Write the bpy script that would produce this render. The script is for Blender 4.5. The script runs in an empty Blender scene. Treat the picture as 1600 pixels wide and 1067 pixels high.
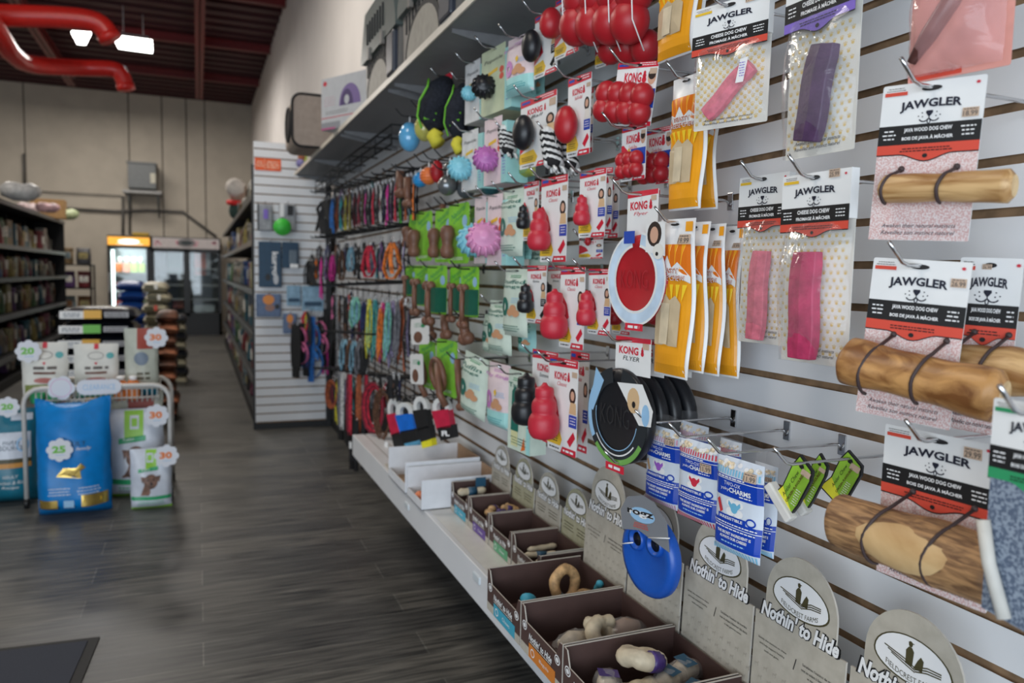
import bpy, math, random
from mathutils import Matrix, Vector
S = bpy.context.scene
C = S.collection
rnd = random.Random(7)
R_ = math.radians
# ------------------------------------------------------------ camera
FPX = 1186.0
H = 1.39
CX = Vector((0.92430554, -0.38110627, 0.02042727))     # camera right, up, back written in world axes
_r = ((0.92430554, 0.01378588, -0.38140426), (-0.38110627, 0.08682761, -0.92044499), (0.02042727, 0.99612796, 0.08550913))
ROT = Matrix(_r)          # camera axes (x right, y up, z back) -> world
cam = bpy.data.cameras.new('camera')
cam.sensor_width = 36.0
cam.lens = FPX / 1600 * 36
cam.clip_end = 100
cam.clip_start = 0.05
cam_o = bpy.data.objects.new('camera', cam)
C.objects.link(cam_o)
cam_o.matrix_world = Matrix.Translation((0, 0, H)) @ ROT.to_4x4()
cam.dof.use_dof = True
cam.dof.focus_distance = 1.4
cam.dof.aperture_fstop = 3.6
S.camera = cam_o
# ------------------------------------------------------------ view + world
S.view_settings.view_transform = 'Standard'
S.view_settings.look = 'None'
S.view_settings.gamma = 1
S.view_settings.use_curve_mapping = False
S.view_settings.exposure = -0.05
w = bpy.data.worlds.new('daylight')
S.world = w
w.use_nodes = True
w.node_tree.nodes['Background'].inputs[0].default_value = (0.72, 0.86, 1.0, 1)
w.node_tree.nodes['Background'].inputs[1].default_value = 0.38

def area_light(name, loc, size, power, color, direction, size_y=None):
    l = bpy.data.lights.new(name, 'AREA')
    l.shape = 'RECTANGLE'
    l.size = size
    l.size_y = size_y or size
    l.energy = power
    l.color = color
    o = bpy.data.objects.new(name, l)
    C.objects.link(o)
    o.location = loc
    o.rotation_euler = Vector(direction).to_track_quat('-Z', 'Y').to_euler()
    return o
# the storefront glazing behind the camera: cool daylight
area_light('storefront_daylight', (-2.6, -2.6, 1.35), 6.0, 265, (0.80, 0.90, 1.0), (0.45, 1, 0.0), 2.2)
# the warm-white fixtures overhead (rows of lamps along the shop)
area_light('ceiling_lamp_near', (-1.2, 1.2, 4.4), 1.6, 48, (1.0, 0.92, 0.82), (0.15, 0, -1), 1.2)
area_light('ceiling_lamp_middle', (-1.0, 6.0, 4.6), 1.6, 85, (1.0, 0.94, 0.84), (0, 0, -1), 1.2)

# ------------------------------------------------------------ projection helpers (calibrated on the photograph)
def ray(px, py):
    return ROT @ Vector((px - 800, 533.5 - py, -FPX))
def onx(px, py, x):
    d = ray(px, py)
    return Vector((0, 0, H)) + d * (x / d.x)
def ony(px, py, y):
    d = ray(px, py)
    return Vector((0, 0, H)) + d * (y / d.y)
def onz(px, py, z):
    d = ray(px, py)
    return Vector((0, 0, H)) + d * ((z - H) / d.z)
RT = ROT.transposed()
def proj(p):
    c = RT @ (Vector(p) - Vector((0, 0, H)))
    return 800 + FPX * c.x / -c.z, 533.5 - FPX * c.y / -c.z

# ------------------------------------------------------------ materials
MATS = {}
def nodes(m):
    return m.node_tree.nodes, m.node_tree.links
def M(name, col=(0.8, 0.8, 0.8), rough=0.5, metal=0.0, emit=None, estr=0, alpha=1, trans=0, var=0.06, scale=25, bump=0, bscale=60, coat=0, spec=0.5):
    """a principled material with a little procedural mottling"""
    if name in MATS:
        return MATS[name]
    m = bpy.data.materials.new(name)
    m.use_nodes = True
    n, l = nodes(m)
    b = n['Principled BSDF']
    b.inputs['Base Color'].default_value = (*col, 1)
    b.inputs['Roughness'].default_value = rough
    b.inputs['Metallic'].default_value = metal
    b.inputs['Alpha'].default_value = alpha
    b.inputs['Specular IOR Level'].default_value = spec
    b.inputs['Transmission Weight'].default_value = trans
    b.inputs['Coat Weight'].default_value = coat
    if emit:
        b.inputs['Emission Color'].default_value = (*emit, 1)
        b.inputs['Emission Strength'].default_value = estr
    if var or bump:
        tc = n.new('ShaderNodeTexCoord')
    if var:
        t = n.new('ShaderNodeTexNoise')
        t.inputs['Scale'].default_value = scale
        t.inputs['Detail'].default_value = 2
        l.new(tc.outputs['Object'], t.inputs['Vector'])
        r = n.new('ShaderNodeValToRGB')
        r.color_ramp.elements[0].color = (*[max(0, c * (1 - var * 2)) for c in col], 1)
        r.color_ramp.elements[1].color = (*[min(1, c * (1 + var * 2)) for c in col], 1)
        r.color_ramp.elements[0].position = 0.3
        r.color_ramp.elements[1].position = 0.7
        l.new(t.outputs['Fac'], r.inputs['Fac'])
        l.new(r.outputs['Color'], b.inputs['Base Color'])
    if bump:
        t2 = n.new('ShaderNodeTexNoise')
        t2.inputs['Scale'].default_value = bscale
        l.new(tc.outputs['Object'], t2.inputs['Vector'])
        bp = n.new('ShaderNodeBump')
        bp.inputs['Strength'].default_value = bump
        bp.inputs['Distance'].default_value = 0.004
        l.new(t2.outputs['Fac'], bp.inputs['Height'])
        l.new(bp.outputs['Normal'], b.inputs['Normal'])
    MATS[name] = m
    return m

def film(name, col=(1, 1, 1), clear=0.78, rough=0.12, bscale=22):
    """clear plastic film: mostly see-through with crinkled gloss"""
    if name in MATS:
        return MATS[name]
    m = bpy.data.materials.new(name)
    m.use_nodes = True
    n, l = nodes(m)
    for x in list(n):
        n.remove(x)
    out = n.new('ShaderNodeOutputMaterial')
    tr = n.new('ShaderNodeBsdfTransparent')
    gl = n.new('ShaderNodeBsdfGlossy')
    df = n.new('ShaderNodeBsdfDiffuse')
    df.inputs[0].default_value = (*col, 1)
    gl.inputs['Roughness'].default_value = rough
    gl.inputs[0].default_value = (1, 1, 1, 1)
    tc = n.new('ShaderNodeTexCoord')
    t = n.new('ShaderNodeTexNoise')
    t.inputs['Scale'].default_value = bscale
    t.inputs['Detail'].default_value = 3
    t.inputs['Distortion'].default_value = 1.5
    l.new(tc.outputs['Object'], t.inputs['Vector'])
    bp = n.new('ShaderNodeBump')
    bp.inputs['Strength'].default_value = 0.45
    bp.inputs['Distance'].default_value = 0.006
    l.new(t.outputs['Fac'], bp.inputs['Height'])
    l.new(bp.outputs['Normal'], gl.inputs['Normal'])
    fr = n.new('ShaderNodeFresnel')
    fr.inputs[0].default_value = 1.28
    m1 = n.new('ShaderNodeMixShader')
    m1.inputs[0].default_value = 1 - clear
    l.new(tr.outputs[0], m1.inputs[1])
    l.new(df.outputs[0], m1.inputs[2])
    m2 = n.new('ShaderNodeMixShader')
    mn = n.new('ShaderNodeMath'); mn.operation = 'MINIMUM'; mn.inputs[1].default_value = 0.20
    l.new(fr.outputs[0], mn.inputs[0]); l.new(mn.outputs[0], m2.inputs[0])
    l.new(m1.outputs[0], m2.inputs[1])
    l.new(gl.outputs[0], m2.inputs[2])
    l.new(m2.outputs[0], out.inputs[0])
    MATS[name] = m
    return m

def wood(name, c1, c2, scale=6, stretch=(1, 8, 8), rough=0.55, knots=False):
    if name in MATS:
        return MATS[name]
    m = bpy.data.materials.new(name)
    m.use_nodes = True
    n, l = nodes(m)
    b = n['Principled BSDF']
    b.inputs['Roughness'].default_value = rough
    tc = n.new('ShaderNodeTexCoord')
    mp = n.new('ShaderNodeMapping')
    mp.inputs['Scale'].default_value = stretch
    l.new(tc.outputs['Object'], mp.inputs[0])
    t = n.new('ShaderNodeTexNoise')
    t.inputs['Scale'].default_value = scale
    t.inputs['Detail'].default_value = 6
    t.inputs['Distortion'].default_value = 1.2
    l.new(mp.outputs[0], t.inputs['Vector'])
    r = n.new('ShaderNodeValToRGB')
    r.color_ramp.elements[0].color = (*c1, 1)
    r.color_ramp.elements[1].color = (*c2, 1)
    r.color_ramp.elements[0].position = 0.36
    r.color_ramp.elements[1].position = 0.62
    l.new(t.outputs['Fac'], r.inputs[0])
    l.new(r.outputs[0], b.inputs['Base Color'])
    bp = n.new('ShaderNodeBump')
    bp.inputs['Strength'].default_value = 0.25
    bp.inputs['Distance'].default_value = 0.003
    l.new(t.outputs['Fac'], bp.inputs['Height'])
    l.new(bp.outputs[0], b.inputs['Normal'])
    MATS[name] = m
    return m

def speckle(name, c1, c2, scale=400, rough=0.7, lo=0.45, hi=0.55):
    if name in MATS:
        return MATS[name]
    m = bpy.data.materials.new(name)
    m.use_nodes = True
    n, l = nodes(m)
    b = n['Principled BSDF']
    b.inputs['Roughness'].default_value = rough
    tc = n.new('ShaderNodeTexCoord')
    t = n.new('ShaderNodeTexNoise')
    t.inputs['Scale'].default_value = scale
    t.inputs['Detail'].default_value = 3
    l.new(tc.outputs['Object'], t.inputs['Vector'])
    r = n.new('ShaderNodeValToRGB')
    r.color_ramp.elements[0].color = (*c1, 1)
    r.color_ramp.elements[1].color = (*c2, 1)
    r.color_ramp.elements[0].position = lo
    r.color_ramp.elements[1].position = hi
    l.new(t.outputs['Fac'], r.inputs[0])
    l.new(r.outputs[0], b.inputs['Base Color'])
    MATS[name] = m
    return m

# ------------------------------------------------------------ mesh builder
class MB:
    def __init__(s):
        s.v = []; s.f = []; s.mi = []; s.sm = []; s.mats = []
    def m(s, mat):
        if mat not in s.mats:
            s.mats.append(mat)
        return s.mats.index(mat)
    def add(s, vs, fs, mat, X=None, smooth=False):
        o = len(s.v)
        s.v += [tuple(X @ Vector(p)) if X else tuple(p) for p in vs]
        k = s.m(mat)
        for f in fs:
            s.f.append(tuple(i + o for i in f)); s.mi.append(k); s.sm.append(smooth)
        return s
    def box(s, a, b, mat, X=None):
        x0, y0, z0 = a; x1, y1, z1 = b
        vs = [(x0, y0, z0), (x1, y0, z0), (x1, y1, z0), (x0, y1, z0), (x0, y0, z1), (x1, y0, z1), (x1, y1, z1), (x0, y1, z1)]
        return s.add(vs, [(0, 3, 2, 1), (4, 5, 6, 7), (0, 1, 5, 4), (1, 2, 6, 5), (2, 3, 7, 6), (3, 0, 4, 7)], mat, X)
    def lathe(s, prof, mat, X=None, n=20, sx=1, sy=1):
        vs = []; fs = []
        for r, z in prof:
            for i in range(n):
                a = 2 * math.pi * i / n
                vs.append((r * math.cos(a) * sx, r * math.sin(a) * sy, z))
        for j in range(len(prof) - 1):
            for i in range(n):
                k = (i + 1) % n
                fs.append((j * n + i, j * n + k, (j + 1) * n + k, (j + 1) * n + i))
        fs.append(tuple(range(n))[::-1]); fs.append(tuple(range((len(prof) - 1) * n, len(prof) * n)))
        return s.add(vs, fs, mat, X, True)
    def sphere(s, c, r, mat, n=14, X=None, sc=(1, 1, 1)):
        k = max(6, n // 2)
        prof = [(max(1e-4, r * math.sin(math.pi * i / k)), -r * math.cos(math.pi * i / k)) for i in range(k + 1)]
        T = Matrix.Translation(c) @ Matrix.Diagonal((*sc, 1))
        return s.lathe(prof, mat, (X @ T) if X else T, n)
    def tube(s, pts, r, mat, n=8, closed=False, X=None, radii=None):
        pts = [Vector(p) for p in pts]; N = len(pts)
        vs = []; fs = []; up = Vector((0.13, 0.31, 0.94)).normalized(); prev = None
        for i, p in enumerate(pts):
            if closed:
                t = pts[(i + 1) % N] - pts[i - 1]
            else:
                t = pts[min(i + 1, N - 1)] - pts[max(i - 1, 0)]
            if t.length < 1e-9:
                t = Vector((0, 0, 1))
            t.normalize()
            a = prev - t * prev.dot(t) if prev is not None else up - t * up.dot(t)
            if a.length < 1e-4:
                a = Vector((1, 0, 0)) - t * t.x
            a.normalize(); prev = a; b = t.cross(a)
            rr = radii[i] if radii else r
            for k in range(n):
                q = 2 * math.pi * k / n
                vs.append(p + a * math.cos(q) * rr + b * math.sin(q) * rr)
        for i in range(N if closed else N - 1):
            for k in range(n):
                i2 = (i + 1) % N; k2 = (k + 1) % n
                fs.append((i * n + k, i * n + k2, i2 * n + k2, i2 * n + k))
        if not closed:
            fs.append(tuple(range(n))[::-1]); fs.append(tuple(range((N - 1) * n, N * n)))
        return s.add(vs, fs, mat, X, True)
    def ribbon(s, pts, wdir, w, th, mat, X=None):
        """flat webbing strap along pts, wide in wdir"""
        pts = [Vector(p) for p in pts]; wd = Vector(wdir).normalized(); N = len(pts)
        vs = []; fs = []
        for i, p in enumerate(pts):
            t = (pts[min(i + 1, N - 1)] - pts[max(i - 1, 0)]).normalized()
            nn = t.cross(wd)
            nn = nn.normalized() if nn.length > 1e-5 else Vector((0, 1, 0))
            for a, b in ((-1, -1), (1, -1), (1, 1), (-1, 1)):
                vs.append(p + wd * a * w / 2 + nn * b * th / 2)
        for i in range(N - 1):
            for k in range(4):
                fs.append((i * 4 + k, i * 4 + (k + 1) % 4, i * 4 + 4 + (k + 1) % 4, i * 4 + 4 + k))
        fs.append((3, 2, 1, 0)); fs.append(tuple((N - 1) * 4 + k for k in range(4)))
        return s.add(vs, fs, mat, X)
    def prism(s, poly, y0, y1, mat, X=None, side=None):
        """polygon in x,z extruded from y0 (front) to y1 (back)"""
        n = len(poly)
        vs = [(x, y0, z) for x, z in poly] + [(x, y1, z) for x, z in poly]
        s.add(vs, [tuple(range(n)), tuple(range(2 * n - 1, n - 1, -1))], mat, X)
        s.add(vs, [(i, i + n, (i + 1) % n + n, (i + 1) % n) for i in range(n)], side or mat, X)
        return s
    def build(s, name, parent=None, loc=None, X=None, bevel=0):
        me = bpy.data.meshes.new(name)
        me.from_pydata(s.v, [], s.f)
        for m in s.mats:
            me.materials.append(m)
        me.polygons.foreach_set('material_index', s.mi)
        me.polygons.foreach_set('use_smooth', s.sm)
        me.validate(); me.update()
        o = bpy.data.objects.new(name, me)
        C.objects.link(o)
        if parent is not None:
            o.parent = parent
        if loc is not None:
            o.location = loc
        if X is not None:
            o.matrix_local = X
        if bevel:
            b = o.modifiers.new('bevel', 'BEVEL'); b.width = bevel; b.segments = 2; b.limit_method = 'ANGLE'
        return o

def tag(o, label, cat, group=None, kind=None):
    if label: o['label'] = label
    if cat: o['category'] = cat
    if group: o['group'] = group
    if kind: o['kind'] = kind
    return o
def empty(name, label, cat, X=None, group=None):
    o = bpy.data.objects.new(name, None)
    o.empty_display_size = 0.02
    C.objects.link(o)
    if X is not None:
        o.matrix_world = X
    return tag(o, label, cat, group)
def struct(o):
    o['kind'] = 'structure'
    return o
def copytree(o, parent=None):
    c = o.copy(); C.objects.link(c)
    if parent is not None: c.parent = parent
    for ch in list(o.children):
        copytree(ch, c)
    return c

# ------------------------------------------------------------ printed artwork
_glyph = {}
def glyphs(txt, bold=0.0, shear=0.0, space=1.0):
    k = (txt, bold, shear, space)
    if k not in _glyph:
        cu = bpy.data.curves.new('lettering', 'FONT')
        cu.body = txt; cu.offset = bold; cu.shear = shear; cu.resolution_u = 2; cu.space_character = space
        cu.fill_mode = 'FRONT'
        ob = bpy.data.objects.new('lettering', cu)
        me = ob.to_mesh()
        vs = [(v.co.x, v.co.y) for v in me.vertices]
        fs = [tuple(p.vertices) for p in me.polygons]
        ob.to_mesh_clear()
        bpy.data.objects.remove(ob); bpy.data.curves.remove(cu)
        x0 = min(v[0] for v in vs); x1 = max(v[0] for v in vs); y0 = min(v[1] for v in vs); y1 = max(v[1] for v in vs)
        _glyph[k] = ([(a - (x0 + x1) / 2, b - (y0 + y1) / 2) for a, b in vs], fs, x1 - x0, y1 - y0)
    return _glyph[k]

class Art:
    """flat printing in the x,z plane, facing -y; warp(x,z) gives how far the surface bulges forward"""
    def __init__(s, mb=None, warp=None, gap=0.0004, base=0.0):
        s.mb = mb or MB(); s.warp = warp; s.gap = gap; s.base = base
    def p(s, x, z, L):
        wv = s.warp(x, z) if s.warp else 0
        return (x, -(s.base + wv + L * s.gap), z)
    def poly(s, pts, mat, L=1):
        if s.warp:
            cx = sum(p[0] for p in pts) / len(pts); cz = sum(p[1] for p in pts) / len(pts)
            n = len(pts); vs = [s.p(cx, cz, L)]
            for t in (0.5, 1.0):
                vs += [s.p(cx + (x - cx) * t, cz + (z - cz) * t, L) for x, z in pts]
            fs = [(0, 1 + i, 1 + (i + 1) % n) for i in range(n)] + [(1 + i, 1 + n + i, 1 + n + (i + 1) % n, 1 + (i + 1) % n) for i in range(n)]
            s.mb.add(vs, fs, mat)
        else:
            s.mb.add([s.p(x, z, L) for x, z in pts], [tuple(range(len(pts)))], mat)
        return s
    def rect(s, x0, z0, x1, z1, mat, L=1, rot=0):
        if s.warp:
            n = 12; vs = []; fs = []
            for j in range(n + 1):
                for i in range(n + 1):
                    vs.append(s.p(x0 + (x1 - x0) * i / n, z0 + (z1 - z0) * j / n, L))
            for j in range(n):
                for i in range(n):
                    a = j * (n + 1) + i
                    fs.append((a, a + 1, a + n + 2, a + n + 1))
            s.mb.add(vs, fs, mat)
            return s
        return s.poly([(x0, z0), (x1, z0), (x1, z1), (x0, z1)], mat, L)
    def ell(s, x, z, rx, rz, mat, L=1, n=20):
        return s.poly([(x + rx * math.cos(2 * math.pi * i / n), z + rz * math.sin(2 * math.pi * i / n)) for i in range(n)], mat, L)
    def ring(s, x, z, rx, rz, t, mat, L=1, n=24, a0=0, a1=360):
        vs = []; fs = []
        for i in range(n + 1):
            a = R_(a0 + (a1 - a0) * i / n)
            for q in (0, t):
                vs.append(s.p(x + (rx - q) * math.cos(a), z + (rz - q) * math.sin(a), L))
        for i in range(n):
            fs.append((2 * i, 2 * i + 1, 2 * i + 3, 2 * i + 2))
        s.mb.add(vs, fs, mat)
        return s
    def stroke(s, pts, t, mat, L=1):
        for (a, b) in zip(pts, pts[1:]):
            dx, dz = b[0] - a[0], b[1] - a[1]; d = math.hypot(dx, dz) or 1; nx, nz = -dz / d * t / 2, dx / d * t / 2
            s.poly([(a[0] + nx, a[1] + nz), (a[0] - nx, a[1] - nz), (b[0] - nx, b[1] - nz), (b[0] + nx, b[1] + nz)], mat, L)
        return s
    def text(s, txt, x, z, h, mat, L=2, w=None, bold=0.0, shear=0.0, arch=0, slope=0, rot=0, space=1.0):
        """centred at x,z, letter height h, optionally squeezed to width w"""
        vs, fs, W, Hh = glyphs(txt, bold, shear, space)
        sy = h / Hh; sx = sy if w is None else w / W
        out = []
        cr, sr = math.cos(R_(rot)), math.sin(R_(rot))
        for a, b in vs:
            u, v = a * sx, b * sy
            if arch: v += arch * (1 - (2 * u / (W * sx)) ** 2)
            v += slope * u
            out.append(s.p(x + u * cr - v * sr, z + u * sr + v * cr, L))
        s.mb.add(out, fs, mat)
        return s
    def lines(s, x0, x1, z, n, dz, t, mat, L=2, ragged=0.25):
        """small print too fine to read in the photograph: rows of tiny marks"""
        for i in range(n):
            wv = (x1 - x0) * (1 - ragged * rnd.random()); c = (x0 + x1) / 2
            a = c - wv / 2
            while a < c + wv / 2:
                q = min(c + wv / 2, a + t * rnd.uniform(1.5, 4.5))
                s.rectq(a, z - i * dz - t / 2, q, z - i * dz + t / 2, mat, L)
                a = q + t * 0.8
        return s
    def rectq(s, x0, z0, x1, z1, mat, L):
        s.mb.add([s.p(x0, z0, L), s.p(x1, z0, L), s.p(x1, z1, L), s.p(x0, z1, L)], [(0, 1, 2, 3)], mat)

def place(l, r, t, b, x, th=-85, roll=0):
    """frame (origin at the top centre, local x right, z up, -y out of the face) plus real width and height
    of a hanging thing whose photographed outline is l,r,t,b and whose distance from the wall is known"""
    P = onx((l + r) / 2, t, x)
    u = Vector((math.cos(R_(th)), math.sin(R_(th)), 0))
    a = proj(P + u * 0.02); c = proj(P - u * 0.02)
    w = (r - l) / max(1e-3, abs(a[0] - c[0])) * 0.04
    q = proj(P - Vector((0, 0, 0.1)))
    h = (b - t) / (q[1] - proj(P)[1]) * 0.1
    X = Matrix.Translation(P) @ Matrix.Rotation(R_(th), 4, 'Z') @ Matrix.Rotation(R_(roll), 4, 'Y')
    return X, w, h
# local x must map onto direction (cos th, sin th): with th=-90 the face (-y) looks towards -x, the aisle
W = 1.14
DECK = 0.49
# ============================================================ THE SETTING
YB = 18.3; ZC = 5.12; XL = -6.5; XR = 1.165
def floor_mat():
    m = bpy.data.materials.new('dark plank flooring'); m.use_nodes = True
    n, l = nodes(m); b = n['Principled BSDF']
    tc = n.new('ShaderNodeTexCoord')
    br = n.new('ShaderNodeTexBrick')
    br.offset = 0.37; br.inputs['Scale'].default_value = 1
    br.inputs['Brick Width'].default_value = 1.22; br.inputs['Row Height'].default_value = 0.185
    br.inputs['Mortar Size'].default_value = 0.0022; br.inputs['Bias'].default_value = 0
    br.inputs['Color1'].default_value = (0.050, 0.050, 0.051, 1); br.inputs['Color2'].default_value = (0.092, 0.089, 0.084, 1)
    br.inputs['Mortar'].default_value = (0.13, 0.13, 0.125, 1)
    l.new(tc.outputs['Object'], br.inputs['Vector'])
    mp = n.new('ShaderNodeMapping'); mp.inputs['Scale'].default_value = (1.2, 17, 1)
    l.new(tc.outputs['Object'], mp.inputs[0])
    t = n.new('ShaderNodeTexNoise'); t.inputs['Scale'].default_value = 3.2; t.inputs['Detail'].default_value = 8; t.inputs['Distortion'].default_value = 0.6
    l.new(mp.outputs[0], t.inputs['Vector'])
    r = n.new('ShaderNodeValToRGB')
    r.color_ramp.elements[0].position = 0.3; r.color_ramp.elements[0].color = (0.30, 0.31, 0.33, 1)
    r.color_ramp.elements[1].position = 0.72; r.color_ramp.elements[1].color = (2.1, 2.05, 1.9, 1)  # plank grain; strong contrast also puts pale sheen streaks into the floor colour
    l.new(t.outputs['Fac'], r.inputs[0])
    mx = n.new('ShaderNodeMix'); mx.data_type = 'RGBA'; mx.blend_type = 'MULTIPLY'; mx.inputs[0].default_value = 1
    l.new(br.outputs['Color'], mx.inputs[6]); l.new(r.outputs[0], mx.inputs[7])
    l.new(mx.outputs[2], b.inputs['Base Color'])
    rr = n.new('ShaderNodeMapRange'); rr.inputs[3].default_value = 0.28; rr.inputs[4].default_value = 0.50
    l.new(t.outputs['Fac'], rr.inputs[0]); l.new(rr.outputs[0], b.inputs['Roughness'])
    bp = n.new('ShaderNodeBump'); bp.inputs['Strength'].default_value = 0.12; bp.inputs['Distance'].default_value = 0.002
    l.new(t.outputs['Fac'], bp.inputs['Height']); l.new(bp.outputs[0], b.inputs['Normal'])
    return m
struct(MB().box((XL, -3, -0.1), (XR + 0.2, YB + 0.2, 0), floor_mat()).build('floor'))
# far wall of precast panels
m_precast = M('painted precast panel', (0.50, 0.45, 0.38), 0.8, var=0.03, scale=3)
m_seam = M('panel seam shadow gap', (0.10, 0.085, 0.07), 0.9)
mb = MB()
seams = [onx_ for onx_ in (ony(38, 200, YB).x, ony(201, 200, YB).x, ony(253, 200, YB).x, ony(291, 200, YB).x, ony(320, 200, YB).x)]
edges = [XL] + seams + [XR + 0.2]
for a, b in zip(edges, edges[1:]):
    mb.box((a + 0.012, YB, 0), (b - 0.012, YB + 0.12, ZC + 0.1), m_precast)
mb.box((XL, YB + 0.03, 0), (XR + 0.2, YB + 0.14, ZC + 0.1), m_seam)
struct(mb.build('wall_back'))
m_wall = M('white painted drywall', (0.84, 0.79, 0.76), 0.75, var=0.02, scale=2)
struct(MB().box((XR, -2.2, 0), (XR + 0.15, YB, ZC + 0.1), m_wall).build('wall_right'))
struct(MB().box((XL - 0.15, -3, 0), (XL, YB + 0.2, ZC + 0.1), m_precast).build('wall_left'))
# dark red steel roof deck with beams
m_deck = M('dark red roof deck', (0.045, 0.002, 0.004), 0.6, var=0.1, scale=2)
m_beam = M('red painted steel', (0.15, 0.006, 0.007), 0.45, var=0.05)
mb = MB()
mb.box((XL, -3, ZC), (XR + 0.15, YB + 0.2, ZC + 0.1), m_deck)
for i in range(60):
    y = -2.4 + i * 0.36
    mb.box((XL, y, ZC - 0.045), (XR, y + 0.17, ZC), m_deck)
struct(mb.build('ceiling'))
def hbeam(name, a, b, hgt, wid, label):
    """I beam between two points along x or y"""
    mb = MB(); ax = 0 if abs(b[0] - a[0]) > abs(b[1] - a[1]) else 1
    z1 = a[2]; z0 = z1 - hgt
    def bx(off, half, za, zb):
        p = [a[0], a[1], za]; q = [b[0], b[1], zb]; k = 1 - ax
        p[k] = a[k] - half; q[k] = a[k] + half
        mb.box(p, q, m_beam)
    bx(0, wid / 2, z1 - 0.015, z1); bx(0, wid / 2, z0, z0 + 0.015); bx(0, 0.008, z0, z1)
    return struct(tag(mb.build(name), label, None))
for k, y in enumerate((6.2, 8.6, 11.0, 13.4, 15.8)):
    struct(hbeam('trim_%d' % (k + 1), (XL, y, ZC - 0.046), (XR - 0.02, y, ZC - 0.046), 0.13, 0.10, None))
xj = ony(313, 60, 11).x
struct(hbeam('trim_6', (xj, 4.0, ZC - 0.19), (xj, 16.6, ZC - 0.19), 0.17, 0.13, None))
struct(hbeam('trim_7', (xj - 2.2, 4.0, ZC - 0.19), (xj - 2.2, 16.6, ZC - 0.19), 0.17, 0.13, None))

# slatwall panels: real grooves in a white board
m_slat = M('white slatwall board', (0.70, 0.71, 0.73), 0.38, var=0.015, scale=4)
m_groove = M('raw brown groove edge', (0.25, 0.155, 0.085), 0.8, var=0.15, scale=30)
m_kick = M('black kick base', (0.008, 0.008, 0.009), 0.6)
def slat_profile(length, z0, z1, g0, pitch, gh=0.0145, th=0.019, gd=0.010):
    """board in the local x,z plane, face at y=0, running x from 0 to length"""
    mb = MB(); z = z0
    zs = []
    k = math.ceil((z0 - g0) / pitch)
    g = g0 + k * pitch
    while g < z1 - gh:
        if g - gh / 2 > z0: zs.append(g)
        g += pitch
    last = z0
    for g in zs + [None]:
        top = z1 if g is None else g - gh / 2
        mb.add([(0, 0, last), (length, 0, last), (length, 0, top), (0, 0, top)], [(0, 1, 2, 3)], m_slat)
        if g is None: break
        a, b = g - gh / 2, g + gh / 2
        for q in ([(0, 0, a), (length, 0, a), (length, gd, a - 0.004), (0, gd, a - 0.004)], [(0, gd, a - 0.004), (length, gd, a - 0.004), (length, gd, b + 0.004), (0, gd, b + 0.004)],
                  [(0, gd, b + 0.004), (length, gd, b + 0.004), (length, 0, b), (0, 0, b)]):
            mb.add(q, [(0, 1, 2, 3)], m_groove)
        last = b
    mb.box((0, gd + 0.002, z0), (length, th, z1), m_slat)
    for xx in (0, length):
        e = 0.002 if xx else -0.002
        mb.box((min(xx, xx + e), 0, z0), (max(xx, xx + e), th, z1), m_slat)
    return mb
PITCH = 0.0785; G0 = 1.110
X = Matrix.Translation((W, 6.88, 0)) @ Matrix.Rotation(R_(-90), 4, 'Z')
o = slat_profile(7.6, DECK, 2.205, G0, PITCH).build('slatwall', X=X)
tag(o, 'long white slatted wall panel carrying all the hanging pet goods above the white base deck', 'slatwall')
# base deck and top shelf
m_deckw = M('ivory laminate deck', (0.70, 0.69, 0.66), 0.35, var=0.02)
e = empty('base_deck', 'long low white deck shelf running under the slatted wall', 'shelf', Matrix.Translation((0.79, 3, 0)))
mb = MB()
mb.box((0.0, -3.7, DECK - 0.02), (0.345, 0.33, DECK), m_deckw)
# slatted far part of the deck top
for i in range(5):
    mb.box((0.0 + i * 0.07, 0.335, DECK - 0.02), (0.0 + i * 0.07 + 0.062, 1.2, DECK - 0.0005), m_slat)
mb.box((0.0, 0.335, DECK - 0.02), (0.345, 1.2, DECK - 0.008), m_groove)
mb.build('deck_board', e)
MB().box((-0.003, -3.7, DECK - 0.115), (0.018, 1.2, DECK + 0.001), m_slat).build('fascia', e, bevel=0.003)
MB().box((0.31, -3.7, 0.0), (0.345, 3.85, DECK - 0.02), m_kick).build('kick_panel', e)
for y in (-3.2, -0.7, 1.1):
    MB().box((0.05, y, DECK - 0.10), (0.31, y + 0.02, DECK - 0.02), m_kick).build('bracket', e)
# clear price rail clips on the fascia
m_clip = M('frosted clip', (0.6, 0.66, 0.7), 0.2, var=0)
for px, py in ((745, 903), (636, 790)):
    p = onx(px, py, 0.786)
    o = MB().box((-0.004, -0.03, -0.012), (0.004, 0.03, 0.012), m_clip).build('price_clip', loc=p, bevel=0.003)
    tag(o, 'small clear plastic clip on the deck edge ' + ('beside the nearest brown box' if px > 700 else 'below the white cartons'), 'clip')
m_under = M('grey melamine shelf', (0.24, 0.24, 0.245), 0.55, var=0.02)
m_edge = M('cream shelf edging', (0.68, 0.62, 0.53), 0.4, var=0.02)
e = empty('top_shelf', 'long grey shelf with cream edge above the hanging goods', 'shelf', Matrix.Translation((0.775, 3, 2.21)))
MB().box((0.004, -2.8, 0.0), (0.37, 3.8, 0.022), m_under).build('board', e)
MB().box((-0.002, -2.8, -0.002), (0.004, 3.8, 0.024), m_edge).build('edging', e)
m_brk = M('grey shelf bracket', (0.16, 0.16, 0.165), 0.5)
for y in (1.3, 2.5, 3.42, 4.64, 5.75, 6.74):
    for dy in (0, 0.12) if y in (3.42, 4.64) else (0,):
        mb = MB()
        mb.prism([(0.02, 0), (0.36, 0), (0.36, -0.07), (0.30, -0.06), (0.02, -0.014)], -0.004, 0.004, m_brk)
        mb.build('bracket', e, loc=(0, y - 3 - dy, 0))
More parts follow.
